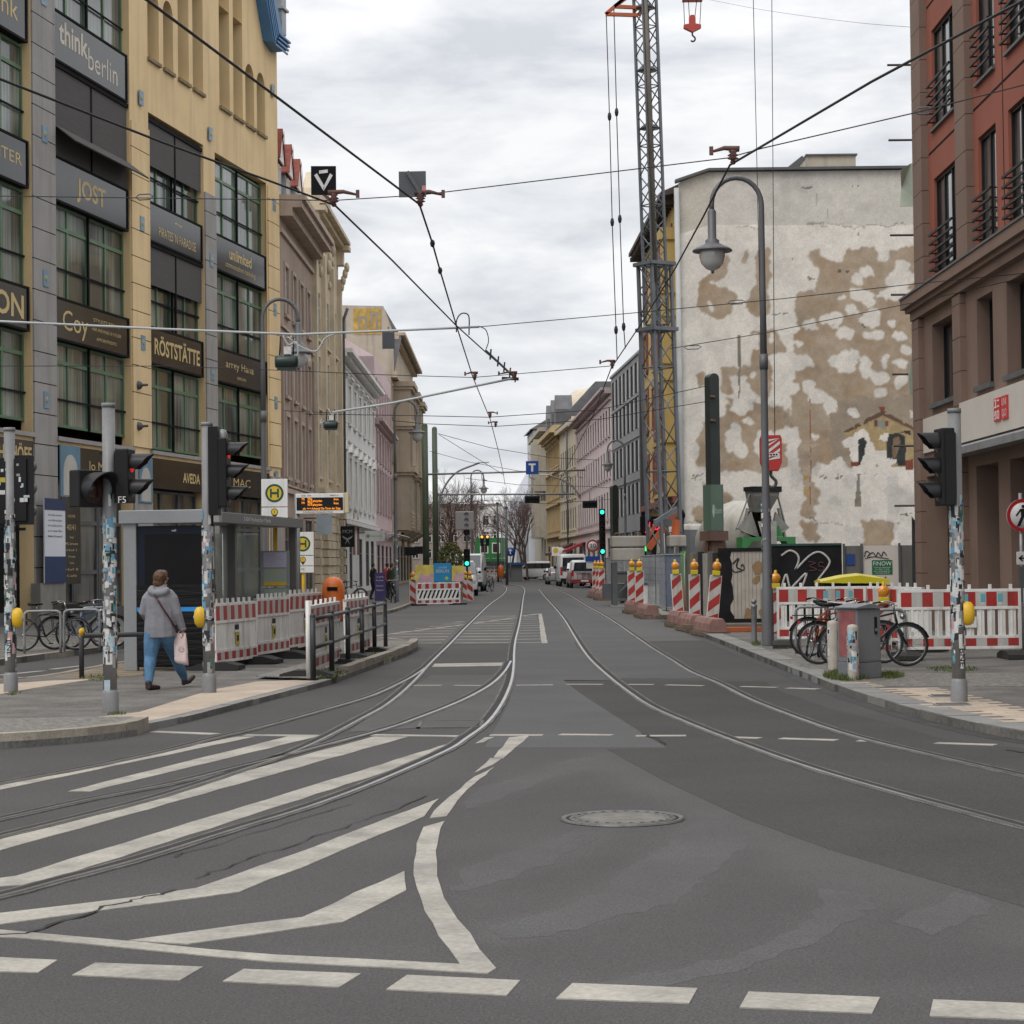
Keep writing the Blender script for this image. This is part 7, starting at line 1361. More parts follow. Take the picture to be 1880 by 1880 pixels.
def jk(mb):
    for k in range(7):                        # hood folded at the nape
        a=PI*(.08+.84*k/6); mb.sphere(V(.115*math.cos(a)-.005,-.065-.05*math.sin(a),1.40-.05*math.sin(a)),.052,8)
    mb.sphere(V(-.10,-.05,1.415),.05,8); mb.sphere(V(0,-.09,1.33),.075,8,(1.2,.6,1.1))
T=[([V(0,.01,.74),V(-.005,.0,.88),V(0,.0,1.05),V(0,.01,1.22),V(0,.01,1.34),V(0,.02,1.40)],[.205,.195,.185,.19,.165,.10],(1.13,.78)),
   ([V(-.13,.01,1.335),V(-.175,.01,1.27),V(-.235,.03,1.08),V(-.215,.17,1.0)],[.075,.085,.072,.055]),([V(.13,.01,1.335),V(.17,.01,1.27),V(.24,.0,1.06),V(.30,.05,.85)],[.075,.085,.07,.055])]
jo=blob('jacket',T,JACK,t,.012,3,jk)
mb=MB(); mb.tube([(.302,.048,.855),(.308,.055,.825)],[.052,.05],14); mb.tube([(-.21,.18,.995),(-.2,.21,.98)],[.05,.048],12); mb.box(-.2,.2,-.1715,-.166,1.255,1.262); mb.build_each('seam',JACK,jo)
blob('jeans',[([V(0,.0,.86),V(0,0,.74)],[.15,.15],(1.15,.9)),([V(-.09,0,.80),V(-.12,.02,.66),V(-.142,.02,.46),V(-.147,-.03,.30),V(-.15,-.10,.10)],[.132,.122,.09,.082,.056]),([V(.075,.02,.80),V(.11,.16,.66),V(.155,.33,.46),V(.195,.47,.29),V(.235,.61,.13)],[.132,.12,.09,.08,.054])],JEAN,t,.012,3)
mb=MB(); 
blob('shoe',[([V(-.15,-.12,.10),V(-.15,-.14,.045),V(-.10,-.05,.035),V(-.035,.03,.03)],[.05,.048,.042,.032])],SHOE,t,.009,2); blob('shoe',[([V(.235,.62,.13),V(.23,.62,.06),V(.29,.70,.08),V(.345,.76,.135)],[.048,.048,.042,.032])],SHOE,t,.009,2)
mb=MB(); pts=spline([V(-.12,.06,1.42),V(-.10,-.10,1.405),V(-.03,-.155,1.30),V(.06,-.165,1.15),V(.155,-.14,1.0),V(.225,-.06,.86),V(.24,.02,.80)],6); 
for a,c in zip(pts,pts[1:]): mb.bar(a,c+(c-a)*.1,.024,.008,up=(0,1,0))
mb.build('bag_strap',STRAP,t)
b=thing('shopping_bag','crumpled pale pink carrier bag in the walking woman\'s right hand','bag',(p.x+.265,p.y+.06,.07+.36)); mb=MB(); rg=random.Random(4); rings=[]
for k in range(9):
    z=.42*k/8; w=.095*(1-.10*(k/8)); d=.055*(1-.75*(k/8)**2)+.006; rings.append([(w*math.copysign(abs(math.cos(a))**.45,math.cos(a))+rg.uniform(-.007,.007)+.02*(1-k/8),d*math.copysign(abs(math.sin(a))**.45,math.sin(a))+rg.uniform(-.008,.008),z+rg.uniform(-.004,.004)-(.03*math.cos(a) if k<2 else 0)) for a in [2*PI*j/20 for j in range(20)]])
mb.loft(rings); mb.build('bag_body',PBAG,b); mb=MB(); mb.tube(spline([(-.03,0,.41),(.0,-.01,.455),(.035,0,.465),(.05,0,.41)],5),.007,6); mb.build('handle',PBAG,b); mb=MB(); mb.lathe([(.04,0),(.03,.003)],(.03,-.062,.2),14,axis=(0,-1,0)); mb.build('print',M('bag_print',(.38,.30,.30),.6),b)
def walker(label,px,Y,rz,coat,legs,hairc,arms=0):
    b=D(px,1000,Y); t=thing('person',label,'person',(b.x,Y,.112),rz); hd=V(0,0,1.62)
    ch=[([V(0,0,.9),V(0,0,1.4),V(0,0,1.52),hd],[.12,.11,.05,.06]),([hd,hd+V(0,0,.05)],[.085,.09])]; hand(ch,V(.25,.12,.92),(0,.3,-1),-1); hand(ch,V(-.25,.1,.92),(0,.3,-1),1)
    blob('body',ch,SKIN,t,.014,2,lambda mb:facebits(mb,hd,V(0,1,0),V(1,0,0),.09))
    blob('hair',[([hd+V(0,-.02,.06),hd+V(0,-.05,-.01)],[.097,.07])],hairc,t,.016,2)
    blob('coat',[([V(0,0,.82),V(0,0,1.1),V(0,0,1.38),V(0,0,1.48)],[.18,.17,.17,.08],(1.15,.75)),([V(-.15,0,1.42),V(-.24,0,1.15),V(-.25,.1,.93)],[.07,.065,.05]),([V(.15,0,1.42),V(.24,.0,1.15),V(.25,.12,.93)],[.07,.065,.05])],coat,t,.02,3)
    blob('trousers',[([V(-.09,0,.9),V(-.1,.05,.5),V(-.1,-.12,.1)],[.12,.085,.06]),([V(.09,0,.9),V(.1,.12,.5),V(.1,.2,.1)],[.12,.085,.06])],legs,t,.02,3)
    for x,y in((-.1,-.12),(.1,.2)): mb=MB(); mb.sphere((x,y+.07,.045),.06,8,(.8,2.2,.8)); mb.build('shoe',SHOE,t)
DKC=M('dark_coat',(.02,.02,.024),.8); REDC=M('red_jacket',(.30,.03,.03),.7); GRNC=M('olive_coat',(.045,.055,.03),.8); DKH=M('dark_hair',(.02,.014,.01),.5); DKT=M('dark_trousers',(.022,.024,.032),.8)
walker('person in a dark coat standing in the doorway behind the purple board',685,101,-.9,DKC,DKT,DKH); walker('person in a red jacket standing half hidden by the lamp post',710,103,.5,REDC,DKT,DKH); walker('person in an olive coat standing by the lamp with the bicycle',719,99,-.4,GRNC,DKT,HAIR)
# ================================================================ BICYCLES
TYRE=M('tyre_rubber',(.02,.02,.021),.8,var=.2); RIM=M('bare_rim',(.22,.225,.23),.3,metal=.8); CHROME=M('chrome',(.33,.33,.34),.2,metal=.9)
def bicycle(label,p,rz,col,lean=0,steer=0,rim=RIM,racks=False,mud=True,basket=False):
    t=thing('bicycle',label,'bicycle',p,rz,'bicycles chained to the racks'); R=.33; wb=1.05; t.rotation_euler=(lean,0,rz)
    def wheel(x):
        def tor(mb,r,q,n=26):
            mb.tube([(x+r*math.cos(2*PI*k/n),0,R+.01+r*math.sin(2*PI*k/n)) for k in range(n)],q,6,closed=True)
        mb=MB(); tor(mb,R-.01,.019); w=mb.build('wheel',TYRE,t); mb=MB(); tor(mb,R-.035,.012); mb.build('rim',rim,w); mb=MB()
        for k in range(14): a=2*PI*k/14; mb.tube([(x+.02*math.cos(a+1),.03*(-1)**k,R+.02*math.sin(a+1)),(x+(R-.04)*math.cos(a),0,R+.01+(R-.04)*math.sin(a))],.0022,4)
        mb.cyl((x,-.04,R),(x,.04,R),.022); mb.build('spokes',CHROME,w)
        if mud: mb=MB(); mb.tube([(x+(R+.025)*math.cos(a),0,R+(R+.025)*math.sin(a)) for a in [rad(20)+rad(140)*k/10 for k in range(11)]],.018,6); mb.build('mudguard',BLACK,t)
    wheel(0); wheel(wb)
    bb=V(.45,0,.29);st=V(.30,0,.78);hd=V(.86,0,.84);hb=V(.89,0,.68);rr=V(0,0,R);fr=V(wb,0,R); mb=MB()
    for a,c,r in((bb,st,.017),(st+V(.02,0,-.06),hd,.016),(bb,hb,.019),(hd+V(-.01,0,.03),hb+V(.01,0,-.03),.02)): mb.tube([a,c],r,8)
    for s in(-.05,.05): mb.tube([rr+V(0,s,0),bb+V(0,s*.5,0)],.011,6); mb.tube([rr+V(0,s,0),st+V(.02,s*.4,-.05)],.009,6); mb.tube([hb+V(.01,s*.6,-.03),fr+V(0,s,0)],.013,6)
    mb.build('frame',col,t)
    mb=MB(); mb.tube([st,st+V(-.03,0,.16)],.013,6); mb.build('seat_post',CHROME,t); mb=MB(); mb.loft([[(x-.02,w*math.cos(a),.955+h*math.sin(a)) for a in [2*PI*k/10 for k in range(10)]] for x,w,h in((.12,.09,.03),(.22,.085,.035),(.32,.04,.025),(.42,.022,.018))]); mb.build('saddle',BLACK,t)
    mb=MB(); mb.tube([hd,hd+V(-.03,0,.14)],.014,6); mb.tube(spline([V(.68,-.30,.98),V(.79,-.24,1.0),V(.84,0,.99),V(.79,.24,1.0),V(.68,.30,.98)],5),.011,6); hbm=mb.build('handlebar',CHROME,t); mb=MB(); [mb.tube([(.70,s*.29,.984),(.58,s*.33,.965)],.017,6) for s in(-1,1)]; mb.build('grip',BLACK,hbm)
    mb=MB(); mb.lathe([(.09,-.006),(.09,.006)],bb+V(0,-.06,0),18,axis=(0,1,0)); mb.bar(bb+V(0,-.07,0),bb+V(.1,-.07,-.13),.02,.012); mb.bar(bb+V(0,.07,0),bb+V(-.1,.07,.13),.02,.012); mb.cbox(.55,-.12,.16,.09,.08,.02); mb.cbox(.35,.12,.42,.09,.08,.02); mb.build('crank',BLACK,t)
    if racks: mb=MB(); [mb.tube([(-.28,s,.72),(.26,s,.72),(.28,s,.75)],.008,6) for s in(-.06,.06)]; [mb.tube([(-.05,s,.72),(0,s,R)],.007,6) for s in(-.06,.06)]; mb.box(-.28,.2,-.06,.06,.715,.725); mb.build('luggage_rack',BLACK,t); mb=MB(); mb.cbox(-.3,0,.68,.03,.08,.05); mb.build('tail_lamp',M('red_reflector',(.4,.02,.02),.3),t)
    mb=MB(); mb.sphere((.98,0,.78),.045,8); mb.build('headlamp',CHROME,t)
    if basket: mb=MB(); mb.box(-.3,.1,-.2,.2,.74,.95); mb.build('basket',M('dark_basket',(.03,.028,.025),.8),t)
    return t
BK=M('black_bike_paint',(.02,.022,.026),.35); BB=M('blue_bike_paint',(.03,.09,.22),.35); OB=M('orange_bike_paint',(.33,.08,.03),.35); GBk=M('grey_bike_paint',(.12,.13,.14),.35); TQ=M('turquoise_bike_paint',(.12,.32,.32),.35); RB_=M('red_bike_paint',(.25,.03,.03),.4)
def at(px,py,z=.112): return G(px,py,z)
q=at(42,1196); bicycle('dark racing style bicycle at the left rack, nearest the edge',q,.25,BK,.04,mud=False); q=at(100,1193); bicycle('dark bicycle with luggage rack behind the low hoop rail',q,.45,GBk,-.05,racks=True); q=at(128,1192); bicycle('blue bicycle with upright handlebar behind the stickered pole on the left',q,.7,BB,.05,basket=True)
def rack(label,px,py,rz,z=.112,w=.7): 
    t=thing('bicycle_rack',label,'bicycle rack',G(px,py,z),rz,'steel hoop bicycle racks'); mb=MB(); mb.tube(spline([(0,0,0),(0,0,.72),(.04,0,.8),(.1,0,.83),(w-.1,0,.83),(w-.04,0,.8),(w,0,.72),(w,0,0)],4),.026,8); mb.build('hoop',STEEL,t)
rack('hoop bicycle rack at the far left with a dark bicycle',45,1200,.15); rack('hoop bicycle rack between the bicycles on the left',118,1196,.2); rack('hoop bicycle rack behind the blue bicycle on the left',150,1188,.2)
q=at(1440,1199,.1); bicycle('black and orange bicycle leaning at the left end of the right rack',V(q.x,34.9,.1),1.25,OB,.22,mud=False); q=at(1472,1208,.1); bicycle('bicycle with pale rims and swept handlebar left of the stained bollard',V(q.x-.05,33.6,.1),.06,GBk,-.06,racks=True); q=at(1499,1212,.1); bicycle('dark bicycle whose wheels show either side of the grey cabinet',V(q.x,32.6,.1),.02,BK,.07); bicycle('red framed bicycle farther back at the right rack',V(5.1,36.3,.1),.1,RB_,.03,racks=True)
rack('hoop bicycle rack left of the stained white bollard',1462,1200,.03,.1,.75); rack('hoop bicycle rack behind the grey cabinet',1520,1205,.03,.1,.85); rack('hoop bicycle rack right of the grey cabinet',1607,1212,.02,.1,.5)
bicycle('bicycle parked beside the stickered lamp on the left pavement',V(-5.35,92,.112),-1.35,BK,.05,rim=RIM); bicycle('dark bicycle in front of the white house wall',V(-7.3,88,.112),.6,BK,.0); bicycle('bicycle standing at the kerb beside the white vans',V(-1.55,126,.06),1.3,BK,.1)
# ================================================================ VEHICLES
CARGL=M('car_glass',(.02,.025,.028),.05,var=.1,coat=1,spec=.7); REDL=M('tail_lamp_red',(.40,.012,.015),.2,coat=.5); HEADL=M('headlamp_clear',(.5,.5,.5),.1,coat=1); PLATE=M('number_plate',(.55,.55,.53),.4)
def vring(y,w0,w1,z0,z1,r=.12):
    zm=z0+(z1-z0)*.5; return [(-w0*.94,y,z0),(w0*.94,y,z0),(w0,y,z0+.12),(w0,y,zm),(w1,y,z1-r),(w1-r,y,z1),(-w1+r,y,z1),(-w1,y,z1-r),(-w0,y,zm),(-w0,y,z0+.12)]
def vehicle(label,cat,p,rz,paint,kind,lower=None):
    t=thing(cat.replace(' ','_'),label,cat,p,rz); mb=MB()
    if kind=='van':
        W,L_,H=1.0,5.6,2.42; secs=[(-2.8,.97,.90,.42,2.30),(-2.72,1,.92,.36,2.40),(-1,1,.92,.34,2.42),(1.0,1,.92,.34,2.42),(1.35,1,.90,.34,2.36),(2.05,1,.86,.34,1.55),(2.65,.96,.80,.36,1.12),(2.8,.88,.7,.42,.95)]
        ws=[(-.78,1.37,2.28),(.78,1.37,2.28),(.80,2.06,1.50),(-.80,2.06,1.50)]; rw=[(-.82,-2.83,1.15),(.82,-2.83,1.15),(.78,-2.8,2.15),(-.78,-2.8,2.15)]; side=(1.15,1.95,1.35,2.05); wh=(-1.75,1.85); r=.36; belt=1.25
    elif kind=='mpv':
        W,L_,H=.95,4.9,1.95; secs=[(-2.45,.92,.80,.42,1.80),(-2.38,.95,.82,.34,1.92),(-.5,.95,.82,.32,1.95),(.7,.95,.80,.32,1.90),(1.55,.95,.84,.32,1.18),(2.25,.93,.78,.34,1.0),(2.45,.85,.7,.42,.85)]
        ws=[(-.70,.74,1.84),(.70,.74,1.84),(.80,1.56,1.2),(-.80,1.56,1.2)]; rw=[(-.78,-2.48,1.18),(.78,-2.48,1.18),(.70,-2.45,1.78),(-.70,-2.45,1.78)]; side=(-2.1,1.1,1.22,1.75); wh=(-1.5,1.55); r=.34; belt=1.1
    else:
        W,L_,H=.88,4.4,1.46; secs=[(-2.2,.84,.74,.40,.98),(-2.1,.88,.76,.3,1.05),(-1.55,.88,.66,.28,1.40),(-.4,.88,.64,.28,1.46),(.5,.88,.66,.28,1.38),(1.15,.88,.76,.28,.98),(1.95,.86,.72,.3,.84),(2.2,.78,.62,.38,.7)]
        ws=[(-.58,.52,1.34),(.58,.52,1.34),(.72,1.14,1.0),(-.72,1.14,1.0)]; rw=[(-.68,-2.08,1.06),(.68,-2.08,1.06),(.58,-1.6,1.37),(-.58,-1.6,1.37)]; side=(-1.4,.75,1.0,1.34); wh=(-1.35,1.4); r=.31; belt=.9
    mb.loft([vring(*s_) for s_ in secs]); bd=mb.build('body',paint,t,bevel=.03)
    if lower: 
        mb=MB(); mb.loft([[(x*1.004,y,min(z,belt)) for x,y,z in vring(*s_)] for s_ in secs],False); mb.build('lower_body',lower,bd)
    n=V(0,0,.012); mb=MB(); mb.prism([(x,y+.02,z+.02) for x,y,z in ws],(0,.01,.01)); mb.build('windscreen',CARGL,t); mb=MB(); mb.prism(rw,(0,-.012,0)); mb.build('rear_window',CARGL,t)
    for s in(-1,1):
        y0,y1,z0,z1=side; mb=MB(); x0=W*.985*s; mb.prism([(x0,y0,z0),(x0,y1,z0),(x0*.95,y1-.35 if kind!='van' else y1-.45,z1),(x0*.95,y0+.1,z1)],(.03*s,0,0)); mb.build('side_window',CARGL,t)
        mb=MB(); mb.sphere((s*(W+.1),side[1]-.1,side[2]+.08),.1,8,(1,.6,1.3 if kind=='van' else .8)); mb.build('mirror',BLACK,t)
        mb=MB(); yb=secs[0][0]; mb.box(*sorted((s*W*.80,s*W*.965)),yb-.025,yb+.03,.85 if kind!='car' else .72,1.45 if kind=='van' else (1.25 if kind=='mpv' else .94)); mb.build('tail_lamp',REDL,t)
        yf=secs[-1][0]; mb=MB(); mb.box(*sorted((s*W*.58,s*W*.86)),yf-.22,yf+.015,.72 if kind!='van' else .85,.86 if kind!='van' else 1.1); mb.build('headlamp',HEADL,t)
    for y in wh:
        for s in(-1,1): mb=MB(); mb.lathe([(r*.62,-.11),(r,-.1),(r,.1),(r*.62,.11)],(s*(W-.1),y,r),20,axis=(1,0,0)); w=mb.build('wheel',TYRE,t); mb=MB(); mb.lathe([(r*.6,.0),(r*.5,.02),(0,.03)],(s*(W-.0),y,r),14,axis=(s,0,0)); mb.build('rim',STEEL,w)
    for yb,sgn in((secs[0][0],-1),(secs[-1][0],1)):
        mb=MB(); mb.box(-W*.96,W*.96,min(yb,yb+sgn*.07),max(yb,yb+sgn*.07),.36,.62); mb.build('bumper',lower or (BLACK if kind=='van' else paint),t,bevel=.02); mb=MB(); mb.box(-.26,.26,min(yb+sgn*.075,yb+sgn*.09),max(yb+sgn*.075,yb+sgn*.09),.45,.56); mb.build('number_plate',PLATE,t)
    mb=MB(); yf=secs[-1][0]; mb.box(-W*.5,W*.5,yf-.02,yf+.02,.66,.8); mb.build('grille',BLACK,t)
    return t
VW=M('white_car_paint',(.62,.63,.63),.3,coat=.6,var=.03); VS=M('silver_car_paint',(.30,.31,.32),.3,metal=.4,coat=.6,var=.03); VR=M('dark_red_car_paint',(.22,.025,.03),.3,coat=.6,var=.03); VG=M('pale_grey_car_paint',(.42,.45,.47),.3,coat=.6,var=.03)
X=lambda px,Y: D(px,1060,Y).x
vehicle('white delivery van facing us, nearer one behind the poster boards','van',(X(846,118),118,0),PI+.02,VW,'mpv'); vehicle('tall white van facing us with dark lower front, right of the nearer van','van',(X(862,136),136,0),PI-.03,VW,'van',lower=None); vehicle('white van seen from behind with dark rear window on the right','van',(X(1048,158),158,0),.04,VW,'van')
vehicle('dark red and white people carrier seen from behind, nearest on the right','car',(X(1068,147),147,0),.05,VW,'mpv',lower=VR); vehicle('silver hatchback seen from behind, left of the white van','car',(X(1023,172),172,0),.06,VS,'car'); vehicle('white van turning out from the right at the end of the street','van',(X(985,215),215,0),1.1,VW,'mpv'); vehicle('dark car parked beyond the turning white van','car',(X(957,235),235,0),1.3,M('charcoal_car_paint',(.04,.045,.05),.3,coat=.6),'car')
# concrete mixer
DR=M('cement_stained_white',(.46,.44,.39),.6,var=.12,sc=2,grime=.5,gcol=(.20,.18,.14)); CEM=M('cement_grey',(.22,.215,.195),.85,var=.2,sc=3); MG=M('mixer_green',(.035,.17,.05),.45,var=.1)
b=D(1394,1000,86); t=thing('concrete_mixer','concrete mixer truck with white drum and green rear frame behind the hoarding','mixer truck',(b.x,86,0),.34)
mb=MB(); mb.lathe([(.62,-.1),(1.05,.35),(1.38,1.4),(1.42,2.4),(1.15,3.6),(.7,4.3),(0,4.4)],(0,.3,3.25),22,axis=(0,1,-.22)); dr=mb.build('drum',DR,t)
mb=MB(); mb.lathe([(.5,-.25),(.62,-.22),(.6,.1)],(0,.25,3.28),18,axis=(0,1,-.22)); mb.build('drum_mouth',SOOT,dr)
mb=MB(); mb.loft([[(x*s,y*s+o,z) for x,y in((-.62,-.45),(.62,-.45),(.62,.35),(-.62,.35))] for s,z,o in((1.0,4.75,-.3),(.92,4.4,-.3),(.55,3.75,-.05))],False,False); mb.build('hopper',CEM,t); mb=MB(); mb.box(-.66,.66,-.80,-.70,4.55,4.78).box(-.66,-.58,-.75,.05,4.6,4.78).box(.58,.66,-.75,.05,4.6,4.78); mb.build('hopper_rim',BLACK,t)
mb=MB(); 
for s in(-1,1):
    mb.prism([(s*1.18,-.4,3.1),(s*.55,-.45,3.75),(s*.45,-.5,3.4),(s*.25,-.55,2.7),(s*.95,-.5,2.95)],(0,.12,0)); mb.bar((s*1.1,-.35,2.2),(s*.7,-.4,3.9),.10); mb.bar((s*.62,-.45,4.5),(s*1.15,-.2,3.0),.06)
mb.build('rear_frame',CEM,t)
mb=MB(); mb.loft([[(w*math.cos(a)*1.0,-.75-.12*k,3.2-.4*k+.16*abs(math.cos(a))-.2*math.sin(a)) for a in [PI*j/8 for j in range(9)]] for k,w in((0,.42),(1,.36),(2,.3),(3,.28))],False,False); mb.build('discharge_chute',CEM,t)
mb=MB(); mb.prism([(-1.2,-.9,2.72),(1.2,-.9,2.72),(1.2,-.9,2.2),(1.02,-.9,2.2),(.75,-.9,2.55),(-.75,-.9,2.55),(-1.02,-.9,2.2),(-1.2,-.9,2.2)],(0,.55,0)); mb.prism([(.1,-.6,2.73),(.8,-.6,2.73),(.6,-.6,3.2)],(0,.1,0)); mb.build('green_rear_frame',MG,t)
mb=MB(); mb.box(-.45,.45,-.3,7.6,.75,1.1); mb.build('chassis',BLACK,t)
mb=MB(); mb.loft([vring(y,1.2,1.12,.6,z) for y,z in((5.9,3.3),(6.0,3.4),(7.6,3.4),(7.9,2.9),(8.0,1.0))]); cb_=mb.build('cab',DR,t); mb=MB(); mb.box(-1.15,1.15,5.84,5.89,1.2,3.15); mb.build('cab_back',CAB,cb_); mb=MB(); mb.tube(spline([(-.95,5.6,2.2),(-.95,5.6,3.5),(-.9,5.55,3.75),(-1.05,5.4,3.95)],4),.1,8); mb.build('exhaust_stack',BLACK,t)
for s in(-1,1): mb=MB(); mb.box(*sorted((s*1.5,s*1.78)),7.4,7.5,1.9,2.9); mb.build('mirror',BLACK,cb_); mb=MB(); mb.tube(spline([(s*1.15,7.3,3.1),(s*1.5,7.4,3.15),(s*1.66,7.45,2.9)],4),.03,6); mb.build('mirror_arm',BLACK,cb_)
for y in(.6,1.9,5.0,6.9):
    for s in(-1,1): mb=MB(); mb.lathe([(.3,-.14),(.5,-.13),(.5,.13),(.3,.14)],(s*1.0,y,.5),18,axis=(1,0,0)); mb.build('wheel',TYRE,t)
# ================================================================ CRANE
b=D(1222,960,86); CG=M('crane_grey_paint',(.13,.145,.16),.45,metal=.1,var=.15,grime=.3); CO=M('crane_orange',(.42,.10,.035),.5,var=.15,grime=.3); CON=M('ballast_concrete',(.30,.285,.25),.85,var=.14,grime=.45)
t=thing('tower_crane','grey lattice tower crane with orange struts rising over the building site','crane',(b.x,86,0),.55); topx=D(1184,0,86); hz=30.0; lean=(topx.x-b.x)/(topx.z); ax=V(lean*math.cos(-.55),lean*math.sin(-.55),1)
def lattice(s0,z0,z1,r,step,dd,name,mat):
    mb=MB(); C=[V(sx*s0/2,sy*s0/2,0) for sx,sy in((-1,-1),(1,-1),(1,1),(-1,1))]
    for c in C: mb.bar(c+ax*z0,c+ax*z1,r,r,up=(0,1,0))
    n=int((z1-z0)/step); h=(z1-z0)/n
    for k in range(n):
        for i in range(4):
            a,c=C[i],C[(i+1)%4]; 
            if k%2: a,c=c,a
            mb.tube([a+ax*(z0+h*k),c+ax*(z0+h*(k+1))],dd,5)
            if k%4==0: mb.tube([C[i]+ax*(z0+h*k),C[(i+1)%4]+ax*(z0+h*k)],dd,5)
    return mb.build(name,mat,t)
lattice(.96,1.2,14.0,.125,1.0,.028,'outer_mast',CG); lattice(.66,11.5,hz,.10,.6,.028,'inner_mast',CG)
for z in(14.0,11.3): 
    mb=MB(); mb.T=Matrix.Translation(ax*z); [mb.bar(V(a,-.6,0),V(a,.6,0),.14) for a in(-.6,.6)]; [mb.bar(V(-.6,a,0),V(.6,a,0),.14) for a in(-.6,.6)]; mb.build('mast_collar',CG,t)
mb=MB()
for z in(19.6,22.0,24.6): mb.lathe([(.0,0),(.42,.0),(.3,.14),(0,.16)],ax*z,12)
mb.build_each('guide_plate',CG,t)
mb=MB(); mb.bar(V(-.25,-.45,14.2)+V(lean*14,0,0)*0+ax*0,V(-.25,-.45,14.2),.1) if False else None
mb.tube([V(-.28,-.44,0)+ax*13.2,V(-.28,-.44,0)+ax*hz],.075,8); mb.build('rear_tube',M('brownish_steel',(.13,.11,.085),.5,var=.2),t)
Mi=Matrix.Rotation(-.55,3,'Z')
def loc(px,py,Y=86.0): q=D(px,py,Y); return Mi@(q-V(b.x,86,0))
mb=MB(); 
for a,c in(((1112,26),(1172,28)),((1128,12),(1172,14)),((1112,26),(1150,-6)),((1128,12),(1158,-10)),((1172,28),(1184,10)),((1150,-6),(1190,-20))): mb.bar(loc(*a),loc(*c),.14)
mb.build('tail_strut',CO,t)
for pts in([(1113,28),(1119,214),(1124,408),(1131,606),(1133,660)],[(1127,16),(1132,206),(1138,402),(1145,600),(1148,640)]):
    mb=MB(); q=[loc(*p_) for p_ in pts]; mb.tube(q,.022,6); [mb.sphere(c,.085,8,(1,1,2.3)) for c in q[1:4]]; mb.build('guy_rope',WIRE,t)
mb=MB(); mb.bar(loc(1245,935),loc(1190,1008),.26); mb.bar(loc(1242,955,84),loc(1238,1000,84),.24); mb.bar(loc(1182,1000,88),loc(1206,960,88),.16); mb.build_each('base_strut',CO,t); mb=MB(); mb.prism([loc(1203,955,84),loc(1243,930,84),loc(1243,942,84),loc(1203,962,84)],(0,.1,0)); mb.bar(loc(1200,960),loc(1250,960),.3); mb.build_each('slewing_platform',CG,t)
mb=MB(); mb.cyl((0,0,.9),(0,0,2.0),1.1,.9,18); mb.box(-1.9,1.9,-1.9,1.9,.3,.9); mb.build('base_frame',CG,t)
def ballast(l,px0,px1,py0,py1,Y):
    a,c=D(px0,py1,Y),D(px1,py0,Y); tt=thing('crane_ballast',l,'concrete block',(0.5*(a.x+c.x),Y,a.z),0); mb=MB(); w=c.x-a.x; h=c.z-a.z; mb.box(-w/2,w/2,-.8,.8,0,h); mb.build('block',CON,tt,bevel=.05); mb=MB(); [mb.tube([(x-.12,0,h-.02),(x-.08,0,h+.12),(x+.08,0,h+.12),(x+.12,0,h-.02)],.03,6) for x in(-w*.3,w*.3)]; mb.build('lifting_loop',RUST,tt); return a.z
z=ballast('upper concrete ballast block left of the crane mast',1121,1184,984,1005,84); z=ballast('lower concrete ballast block left of the crane mast',1122,1181,1006,1030,84); ballast('concrete ballast block right of the crane mast',1226,1257,983,1004,84)
tt=thing('support_stack','grey steel support stand under the crane ballast blocks','steel stand',(D(1152,1000,84).x,84,0)); mb=MB(); [mb.box(x-.1,x+.1,y-.1,y+.1,.05,1.75) for x in(-.55,.55) for y in(-.6,.6)]; [mb.bar((-.6,y,.4),(.6,y,1.5),.08) for y in(-.6,.6)]; mb.build_each('frame',DSTEEL,tt); mb=MB(); mb.box(-.7,.7,-.8,.8,0,.05); mb.build('base_plate',CON,tt)
tt=thing('support_stack','grey support stand under the right ballast block by the mast','steel stand',(D(1242,1000,84).x,84,0)); mb=MB(); [mb.box(x-.1,x+.1,y-.1,y+.1,.05,2.35) for x in(-.25,.25) for y in(-.6,.6)]; mb.build_each('leg',DSTEEL,tt); mb=MB(); mb.box(-.4,.4,-.8,.8,0,.05); mb.build('base_plate',CON,tt)
